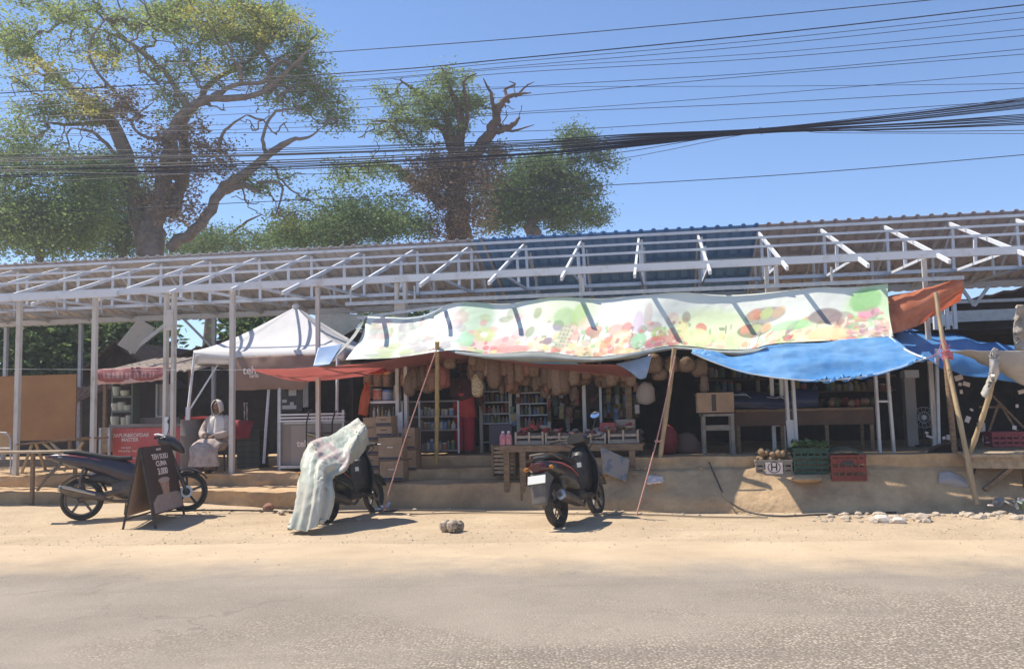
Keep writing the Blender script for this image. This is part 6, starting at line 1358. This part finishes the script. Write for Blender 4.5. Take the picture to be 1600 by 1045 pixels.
# wooden crate standing on its side
wc = thing('wooden_crate', 'slatted wooden crate stood on end on the steps', 'crate', D(787, 742, .25)); mb = MB()
for i in range(7): mb.pbox(771, 698+i*6.2, 802, 702.2+i*6.2, .26, .28)
mb.build('slats', m_wood2, wc)
mb = MB()
for x in (768, 802): mb.pbox(x, 695, x+3, 744, .24, .55)
mb.pbox(771.2, 695, 801.8, 697, .285, .55); mb.pbox(771.2, 742, 801.8, 744, .285, .55); mb.pbox(771.2, 697.3, 801.8, 741.7, .53, .55); mb.build('frame', m_wood, wc)
# tilted printed board under the table
mb = MB(); q = [D(938, 697, -.25), D(984, 718, -.3), D(978, 752, -.5), D(942, 738, -.45)]; nr = (q[1]-q[0]).cross(q[2]-q[0]).normalized(); mb.add(q+[x+nr*.015 for x in q], [(0, 1, 2, 3), (7, 6, 5, 4), (0, 4, 5, 1), (1, 5, 6, 2), (2, 6, 7, 3), (3, 7, 4, 0)])
tag(mb.build('printed_board', mat('printed_board', (.33, .27, .22), (.16, .18, .2), scale=7, lo=.5, hi=.6), bevel=.003), 'tilted printed board leaning under the goods table', 'board')
def f(mb):
    for x in (980, 969): u = UX(x, .9); mb.fbox(u-.045, u+.045, .9, .99, .75, 2.7)
simple('stall_pillar', lambda mb: mb.fbox(UX(982, .9)-.05, UX(982, .9)+.05, .9, 1.0, .75, 2.72), m_wood, 'dark wooden pillar at the right end of the goods table', 'pillar')
simple('stall_pillar', lambda mb: mb.fbox(UX(938, 1.2)-.02, UX(938, 1.2)+.02, 1.2, 1.24, .75, 2.75), m_steel, 'thin grey pillar in front of the person in grey jacket', 'pillar')
for i, (x, y, c) in enumerate(((990, 606, 'red'), (996, 622, 'yellow'), (992, 640, 'pale'), (1000, 612, 'brown'))):
    mb = MB(); mb.pbox(x, y-8, x+7, y+6, .88, .9); tag(mb.build('sachet_strip', MATS['packaging_'+c]), '%s sachet strip pinned to the dark stall pillar' % c, 'sachets')
mb = MB()
for k in range(26): p = D(1000+3*math.sin(k*1.3), 672+k*2.1, .3); mb.ell(p, (.035, .03, .025), None, 6, 5)
tag(mb.build('onion_string', mat('dark_netting', (.10, .075, .06)), smooth=True), 'dark knotted string hanging at the right end of the goods table', 'string')
# ---------------------------------------------------------------- right stall
bag('red_sack', 1042, 664, .6, .30, .46, mat('red_sack', (.20, .025, .025), (.15, .02, .02), scale=6, rough=.7), 'dark red sack on the floor behind the leaning bamboo', None, 55, 'sack')
bag('brown_sack', 1072, 676, .8, .42, .34, mat('brown_sack', (.14, .09, .07), rough=.8), 'brown sack slumped beside the red sack', None, 56, 'sack')
m_wgrey = mat('grey_wood', (.26, .22, .18), (.18, .15, .12), scale=6, rough=.85)
tbs = table('small_table', 'small grey wooden stand with a carton on top at the edge of the shade', 'table', 1095, 1146, 646, .3, .8, .75, mt=m_wgrey, legmt=m_wgrey)
mb = MB(); mb.fbox(UX(1097, .33), UX(1144, .33), .32, .345, 1.12, 1.2); mb.build('rail', m_wgrey, tbs)
p = thing('carton', 'big brown carton on the small grey stand', 'carton', D(1118, 645, .32)); mb = MB(); mb.pbox(1089, 613, 1147, 644.5, .3, .85); mb.build('box', m_card, p, bevel=.008); mb = MB(); mb.pbox(1112, 616, 1119, 642, .296, .2995); mb.build('tape', m_dbrown, p)
lt = table('long_table', 'long dark wooden bench in the deep shade of the blue tarp', 'table', 1148, 1366, 638, .9, 1.8, .75, mt=m_wood, legs=((.02, .1), (.34, .1), (.66, .1), (.98, .1), (.02, .9), (.98, .9)))
mb = MB(); mb.pbox(1148, 640.5, 1366, 664, .93, .96); mb.build('front_board', mat('red_brown_board', (.15, .085, .055), (.11, .065, .045), scale=3), lt)
q = [(1128, 616), (1180, 613), (1220, 620), (1240, 612), (1278, 612)]; z1 = [(1128, 636), (1180, 637), (1225, 637), (1250, 636), (1280, 635)]
cloth('navy_tarpaulin', [[D(x, y, 1.35) for x, y in q], [D(x, y-2, 1.0) for x, y in q], [D(x, (y+y2)/2, .84) for (x, y), (_, y2) in zip(q, z1)], [D(x, y, .86) for x, y in z1]], 40, 14, mat('navy_tarp', (.02, .026, .062), (.03, .04, .09), scale=3, rough=.35), 'folded navy tarpaulin lying on the long bench', 'tarpaulin', wr=.04)
for x0, x1, y, lab in ((1106, 1172, 614, 'white plastic strip lying on the folded navy tarpaulin'), (1196, 1228, 618, 'crumpled white plastic by the slanted steel posts')):
    cloth('plastic_strip', [[D(x0, y, 1.0), D((x0+x1)/2, y+1, 1.0), D(x1-8, y-1, 1.0), D(x1, y+5, 1.0)], [D(x0+3, y+1.5, .82), D((x0+x1)/2, y+3, .80), D(x1-8, y+2, .80), D(x1, y+6, .84)]], 14, 4, m_white, lab, 'plastic', wr=.02)
GV = 'produce heaped on the long bench'
for i in range(26):
    x = 1284+rnd.random()*80; pp = D(x, 632-rnd.random()*6, 1.0+rnd.random()*.5); mb = MB(); mb.ell(pp, (rnd.uniform(.05, .09), rnd.uniform(.05, .08), rnd.uniform(.05, .08)), None, 9, 7); tag(mb.build('vegetable', rnd.choice([mat('dull_red_produce', (.20, .05, .04)), mat('dull_green_produce', (.06, .08, .03)), pm[5]]), smooth=True), 'dull vegetable in the heap at the right of the long bench', 'vegetable', GV)
def leaning(x0, y0, x1, y1, d, lab): mb = MB(); mb.bar(D(x0, y0, d), D(x1, y1, d), .045, .06); return mb
dp = thing('double_post', 'pair of leaning white steel posts joined by a plate behind the crates', 'post', D(1240, 705, .35))
for x0, x1 in ((1226, 1234), (1237, 1245)): mb = MB(); mb.bar(D(x0, 570, .4), D(x1, 700, .3), .045, .06); mb.build('post', m_post, dp)
mb = MB(); mb.bar(D(1235.5, 656, .32), D(1239, 688, .29), .15, .012, up=(0, 1, .1)); mb.build('plate', m_post, dp)
dp = thing('double_post', 'pair of thin leaning white posts right of the long bench', 'post', D(1385, 708, .4))
for x0, x1 in ((1367, 1375), (1386, 1397)): mb = MB(); mb.bar(D(x0, 575, .45), D(x1, 709, .35), .04, .05); mb.build('post', m_post, dp)
mb = MB(); mb.bar(D(1372, 627, .42), D(1392, 627, .42), .03, .03); mb.build('crosspiece', m_post, dp)
simple('thin_post', lambda mb: mb.bar(D(1463, 545, .3), D(1467, 705, .3), .04, .05), m_steel, 'thin grey post just left of the tall bamboo pole', 'post')
wp = thing('white_column', 'white boxed column standing deep in the right stall', 'column', D(1424, 700, 2.2)); wp.location.z = .75
mb = MB(); mb.pbox(1416, 590, 1433, 702, 2.2, 2.4); mb.build('shaft', mat('dull_white_column', (.42, .38, .35), rough=.7), wp, bevel=.006); mb = MB(); mb.pbox(1414, 578, 1436, 590, 2.15, 2.45); mb.build('cap', m_white, wp)
fn = thing('fan', 'dark standing fan beside the white column', 'fan', D(1442, 690, 1.9))
mb = MB(); c = D(1443, 652, 1.9); mb.lathe([(.04, .03), (.05, -.05), (.02, -.06)], c, RTXT, 12)
for k in range(14): a = k*math.pi*2/14; mb.tube([c, c+EU*(.17*math.cos(a))+V((0, 0, .17*math.sin(a)))-ED*.03], .004, n=4)
for r in (.09, .17): mb.tube([c-ED*.03+EU*(r*math.cos(a))+V((0, 0, r*math.sin(a))) for a in [i*math.pi*2/24 for i in range(24)]], .006, n=5, closed=True)
mb.build('fan_head', m_steel, fn); mb = MB(); mb.tube([c+V((0, 0, -.05))+ED*.05, V((c.x, c.y, .77))+ED*.05], .018); mb.lathe([(.14, 0), (.14, .03), (.03, .05)], V((c.x, c.y, .752))+ED*.05, n=16); mb.build('stand', m_black, fn, smooth=True)
# crates on the ledge
def crate(name, x0, y0, x1, y1, d, mt, label, holes=True, dep=.36, rows=4):
    t = thing(name, label, 'crate', D((x0+x1)/2, y1, d)); u0, u1 = UX(x0, d), UX(x1, d); xm = (x0+x1)/2; zb, zt_ = D(xm, y1, d).z, D(xm, y0, d).z; h = zt_-zb; mb = MB(); e = .018
    for (a, b, c, dd) in ((u0, u1, d, d+e), (u0, u1, d+dep-e, d+dep)):
        for i in range(rows): mb.fbox(a, b, c, dd, zb+h*i/rows, zb+h*(i+.62)/rows)
        n = max(3, int((b-a)/.09))
        for i in range(n+1): q = a+(b-a-.022)*i/n; mb.fbox(q, q+.022, c-.006, dd-.001 if c == d else dd+.006, zb, zt_)
        mb.fbox(a-.008, b+.008, c-.008, dd+.008, zt_-.03, zt_+.004)
    for a in (u0, u1-e):
        for i in range(rows): mb.fbox(a, a+e, d+e, d+dep-e, zb+h*i/rows+.002, zb+h*(i+.62)/rows)
        mb.fbox(a-.008, a+e+.008, d+e+.009, d+dep-e-.009, zt_-.03, zt_+.003)
    mb.fbox(u0+e, u1-e, d+e, d+dep-e, zb+.004, zb+.02); mb.build('shell', mt, t, bevel=.003)
    return t, u0, u1, zb, zt_
t, u0, u1, zb, zt_ = crate('produce_crate', 1176, 719, 1233, 741, -.33, mat('white_crate', (.28, .24, .2), (.22, .19, .15), scale=6, rough=.6), 'white lattice crate heaped with brown roots', rows=3)
mb = MB(); um = (u0+u1)/2; mb.fbox(um-.12, um+.12, -.35, -.341, zb+.01, zt_-.03); mb.build('label_panel', m_let, t); add_text(None, 'H', .14, m_black, t, L(um, -.352, (zb+zt_)/2), RTXT); 
mb = MB(); mb.tube([L(um+.085*math.cos(a), -.353, (zb+zt_)/2+.075*math.sin(a)) for a in [i*math.pi/8 for i in range(16)]], .006, n=4, closed=True); mb.build('ring_mark', m_black, t)
for i in range(34):
    p = L(u0+.04+rnd.random()*(u1-u0-.08), -.28+rnd.random()*.26, zt_-.03+rnd.random()*.17); mb = MB(); mb.ell(p, (rnd.uniform(.035, .06), rnd.uniform(.035, .055), rnd.uniform(.03, .045)), Euler((rnd.random()*3, rnd.random()*3, 0)).to_matrix(), 9, 7)
    tag(mb.build('root_vegetable', mat('brown_roots', (.30, .20, .11), (.2, .13, .075), scale=12, rough=.9), smooth=True), 'brown root heaped in the white lattice crate', 'vegetable', 'roots in the white crate')
t, u0, u1, zb, zt_ = crate('produce_crate', 1236, 700, 1290, 741, -.36, mat('green_crate', (.017, .068, .044), (.014, .052, .034), scale=6, rough=.5), 'dark green plastic crate between white and red crates', rows=5)
leafy = thing('vegetable_bunch', 'dark leafy greens piled over the green crate', 'vegetables', L((u0+u1)/2, -.2, zt_)); leaf_mesh('leaves', [tuple(L(u0+.05+rnd.random()*(u1-u0-.1), -.3+rnd.random()*.28, zt_+rnd.random()*.05)) for _ in range(40)], 14, .1, .1, leafD, leafy); leafy['category'] = 'vegetables'
t, u0, u1, zb, zt_ = crate('produce_crate', 1293, 711, 1348, 751, -.46, mat('red_crate', (.21, .036, .024), (.17, .03, .02), scale=6, rough=.5), 'red plastic crate, rightmost of the three on the ledge', rows=3)
mb = MB(); um = (u0+u1)/2; mb.fbox(um-.09, um+.06, -.475, -.468, zt_-.14, zt_-.08); mb.build('hand_slot', m_black, t)
cloth('sack_cover', [[D(1290, 700, .1), D(1320, 697, .0), D(1352, 708, .0)], [D(1292, 709, -.4), D(1320, 704, -.4), D(1350, 712, -.4)]], 14, 8, mat('olive_sack', (.13, .12, .07), rough=.8), 'olive sacking laid over the red crate', 'sack', wr=.03)
mb = MB(); mb.ell(D(1261, 748, -.5), (.22, .14, .06), FM, 12, 6); tag(mb.build('flat_stone', m_conc, smooth=True), 'flat stone propping the green crate', 'stone')
# far right: table, basket, red crate, rubbish
wt = thing('plank_table', 'weathered plank table at the far right with sagging braces', 'table', D(1555, 780, .0))
mb = MB(); a = D(1488, 705, -.1); 
for i in range(5): s0 = D(1486+i*4, 704+i*1.2, .35-.16*i); mb.bar(s0, s0+EU*(2.2+rnd.random()*.3)+V((0, 0, rnd.uniform(-.03, .01))), .14, .028, up=(0, .1*rnd.uniform(-1, 1), 1))
mb.bar(D(1505, 712, -.4), D(1700, 712, -.45), .03, .04); mb.bar(D(1512, 722, -.35), D(1700, 724, -.4), .02, .16); mb.build('tabletop', m_wood2, wt)
for x, d in ((1512, .3), (1600, -.3), (1650, .3)): mb = MB(); mb.bar(D(x, 712, d), V((D(x, 712, d).x, D(x, 712, d).y, .1)), .06, .06, up=(0, 1, 0)); mb.build('leg', m_wood, wt)
mb = MB(); mb.bar(D(1585, 726, -.3), D(1538, 765, -.4), .07, .05); mb.build('brace', m_wood, wt)
t, u0, u1, zb, zt_ = crate('produce_crate', 1546, 675, 1600, 698, .2, mat('maroon_crate', (.20, .03, .045), (.16, .025, .035), scale=6, rough=.5), 'maroon crate standing on the far right plank table', rows=3)
bk = thing('wicker_basket', 'dark round basket with a white bag beside the bamboo poles', 'basket', D(1485, 765, .1))
mb = MB(); c = D(1484, 730, .05); Rb = Euler((R_(70), 0, R_(-20))).to_matrix(); mb.lathe([(.10, 0), (.26, .06), (.31, .16), (.29, .16), (.24, .07)], c+V((0, .1, 0)), Rb, 24); mb.tube([c+V((0, .0, 0))+Rb @ V((.31*math.cos(a), .31*math.sin(a), .16)) for a in [i*math.pi*2/30 for i in range(30)]], .016, n=6, closed=True); mb.build('shell', m_dark, bk, smooth=True)
cloth('white_sack', [[D(1468, 738, -.25), D(1488, 736, -.28), D(1508, 748, -.25)], [D(1466, 752, -.35), D(1488, 750, -.4), D(1512, 758, -.35)], [D(1470, 760, -.3), D(1490, 766, -.33), D(1516, 766, -.3)]], 16, 10, mat('dull_sack', (.40, .36, .33), rough=.7), 'dull white sack lying in front of the dark basket', 'sack', wr=.04, thick=.02)
mb = MB(); 
for a, b in (((1562, 630), (1600, 690)), ((1548, 615), (1600, 668)), ((1540, 690), (1560, 632)), ((1530, 636), (1570, 636))): mb.bar(D(*a, .9), D(*b, .8), .03, .03)
tag(mb.build('pole_rack', m_wood), 'dark slanted sticks leaning in the far right stall', 'sticks')
GH = 'pale packets dangling in the right stall'
for i, (x, y) in enumerate(((1500, 600), (1502, 612), (1498, 590), (1518, 640), (1512, 655), (1448, 676), (1452, 682), (1475, 684), (1482, 683), (1533, 665), (1538, 685), (1510, 600), (1455, 566), (1536, 672), (1500, 577), (1542, 690), (1589, 634), (1596, 612), (1585, 668))):
    mb = MB(); mb.box(D(x, y, .7+.3*rnd.random()), (rnd.uniform(.04, .12), .02, rnd.uniform(.03, .1)), Euler((rnd.uniform(-.3, .3), rnd.uniform(-.5, .5), rnd.uniform(-.5, .5))).to_matrix()); tag(mb.build('hanging_packet', m_let, bevel=.006), 'small pale packet dangling in the dark right stall', 'packet', GH)
# ---------------------------------------------------------------- stones, rubbish, gravel
def stone(p, r, mt, label, group, sd, name='stone'):
    rr = random.Random(sd); bm = bmesh.new(); bmesh.ops.create_icosphere(bm, subdivisions=2, radius=1)
    for v_ in bm.verts: k_ = 1+.32*mnoise.noise(v_.co*1.5+V((sd*3.1, 0, 0)))+.1*mnoise.noise(v_.co*4+V((sd, 0, 0))); v_.co = V((v_.co.x*k_*r*rr.uniform(.9, 1.3), v_.co.y*k_*r*.9, v_.co.z*k_*r*.6))
    me = bpy.data.meshes.new(name); bm.to_mesh(me); bm.free(); me.materials.append(mt); o = bpy.data.objects.new(name, me); o.location = p; o.rotation_euler = (0, 0, rr.random()*6); COL.objects.link(o); tag(o, label, 'stone', group)
m_stone = mat('pale_rubble', (.50, .41, .31), (.40, .32, .24), scale=6, rough=.95, bump=.5); m_rub = mat('white_rubble', (.62, .56, .48), (.5, .43, .36), scale=6, rough=.95)
for i in range(90):
    x = 1252+rnd.random()**.8*345; y = rnd.uniform(802, 815) if x < 1450 else rnd.uniform(798, 811); r = rnd.choice([.02, .025, .03, .035, .045, .06, .08]); p = ong(x, y, r*.12); stone(p, r, m_stone, 'pale stone in the rubble strip along the right kerb', 'rubble along the right kerb', i)
for i, (x, y, r, lab) in enumerate(((1378, 812, .11, 'largest white slab of rubble below the right stall'), (1405, 814, .08, 'small white cube of rubble beside the white slab'), (1440, 810, .12, 'flat buff slab at the right end of the rubble'))): stone(ong(x, y, r*.3), r, m_rub if i < 2 else m_stone, lab, None, 200+i)
for i in range(40):
    x = rnd.uniform(1535, 1600); y = rnd.uniform(768, 792); p = G(x, y, .1); p.z = .08+rnd.random()*.06; mb = MB(); mb.box(p, (rnd.uniform(.04, .16), rnd.uniform(.03, .1), rnd.uniform(.01, .06)), Euler((rnd.random(), rnd.random(), rnd.random()*3)).to_matrix())
    tag(mb.build('rubbish_scrap', rnd.choice([m_let, pm[0], pm[4], m_wood2, pm[6]]), bevel=.008), 'scrap of rubbish heaped at the foot of the bamboo', 'litter', 'rubbish by the right bamboo pole')
for i in range(70):
    x = rnd.uniform(640, 1250) if i < 45 else rnd.uniform(290, 470); p = ong(x, (796 if x > 500 else 797)+rnd.uniform(-1.5, 5)+(4 if x > 860 else 0), 0); r = rnd.choice([.012, .016, .02, .026, .035]); p.z += r*.2
    stone(p, r, m_stone, 'small crumbled stone at the foot of the steps and bank', 'crumbled stones at the foot of the bank', 400+i)
for i in range(24):
    x = rnd.uniform(870, 1110); d = rnd.uniform(-.36, -.2); q = D(x, 735, d); q.z = .585 if d > -.29 else .52; r = rnd.choice([.025, .035, .05]); stone(q, r, m_conc, 'rough lump of concrete on the ledge behind the guy rope', 'concrete lumps on the ledge', 500+i)
lump = thing('mortar_lump', 'broken pale lump of mortar alone on the dirt in the middle', 'rubble', ong(704, 822, 0))
for i in range(9):
    p = ong(692+rnd.random()*26, 821+rnd.uniform(-1, 1), .05+rnd.random()*.05); bm = bmesh.new(); bmesh.ops.create_icosphere(bm, subdivisions=2, radius=1); r = rnd.uniform(.035, .075)
    for v_ in bm.verts: v_.co = v_.co*r*(1+.4*mnoise.noise(v_.co*2+V((i*5, 0, 0))))
    me = bpy.data.meshes.new('chunk'); bm.to_mesh(me); bm.free(); me.materials.append(mat('mortar', (.46, .38, .28), (.20, .15, .11), scale=14, lo=.4, hi=.6, rough=.95)); o = bpy.data.objects.new('chunk', me); o.location = p-lump.location; o.parent = lump; COL.objects.link(o)
for x, y, r, lab in ((420, 792, .10, 'dark red brick piece at the foot of the left steps'), (440, 800, .06, 'grey stone left of the covered scooter'), (560, 812, .05, 'stone under the covered scooter'), (1020, 752, .0, '')):
    if r: stone(ong(x, y, r*.4), r, mat('brick_bit', (.26, .13, .09), rough=.9) if r == .10 else m_stone, lab, None, int(x))
cloth('plastic_bag', [[D(1012, 745, -.5), D(1024, 741, -.5), D(1036, 746, -.5)], [D(1010, 755, -.6), D(1024, 752, -.65), D(1034, 753, -.6)]], 10, 8, m_let, 'crumpled pale plastic bag on the concrete slope', 'plastic bag', wr=.05, wscale=8, thick=.02)
mb = MB(); 
for i in range(5): p = ong(585+i*5, 795-i, .03); mb.box(p, (.16, .04, .03), Euler((0, .2*i, i)).to_matrix())
tag(mb.build('stake_pile', m_white), 'white offcuts by the rope peg', 'offcuts')
# gravel and grit scattered on the shoulder
n = 5200; xs = RNG.uniform(-9, 9, n); ys = np.concatenate([RNG.normal(9.6, 1.3, n//2), RNG.uniform(8.0, 13.2, n-n//2)])
vs, fs = [], []
mb = MB()
for x, y in zip(xs, ys):
    if y < 7.2 or y > 13.3: continue
    r = min(.03, .005+abs(RNG.normal(0, .0055))); z = gz(x, y); a = RNG.uniform(0, 6.28)
    q = [V((x+r*math.cos(a+k*2.1)*RNG.uniform(.7, 1.2), y+r*math.sin(a+k*2.1), z-.002)) for k in range(3)]; top = V((x, y, z+r*.9)); mb.add(q+[top], [(0, 1, 3), (1, 2, 3), (2, 0, 3)])
tag(mb.build('gravel', mat('gravel_bits', (.50, .41, .30), (.38, .30, .22), scale=3, rough=1), fixn=False), kind='stuff')

# ---------------------------------------------------------------- thin haze added to imitate a veil of glare
mb = MB(); mb.box((0, 400, 10.5), (1990, 1260, 23))
mh = bpy.data.materials.new('glare_haze'); mh.use_nodes = True; n = mh.node_tree.nodes; n.remove(n['Principled BSDF'])
pv = n.new('ShaderNodeVolumePrincipled'); pv.inputs['Density'].default_value = .0019; pv.inputs['Color'].default_value = (.93, .95, 1, 1); pv.inputs['Anisotropy'].default_value = .2
mh.node_tree.links.new(pv.outputs[0], n['Material Output'].inputs['Volume'])
hz = mb.build('haze', mh); tag(hz, kind='stuff')
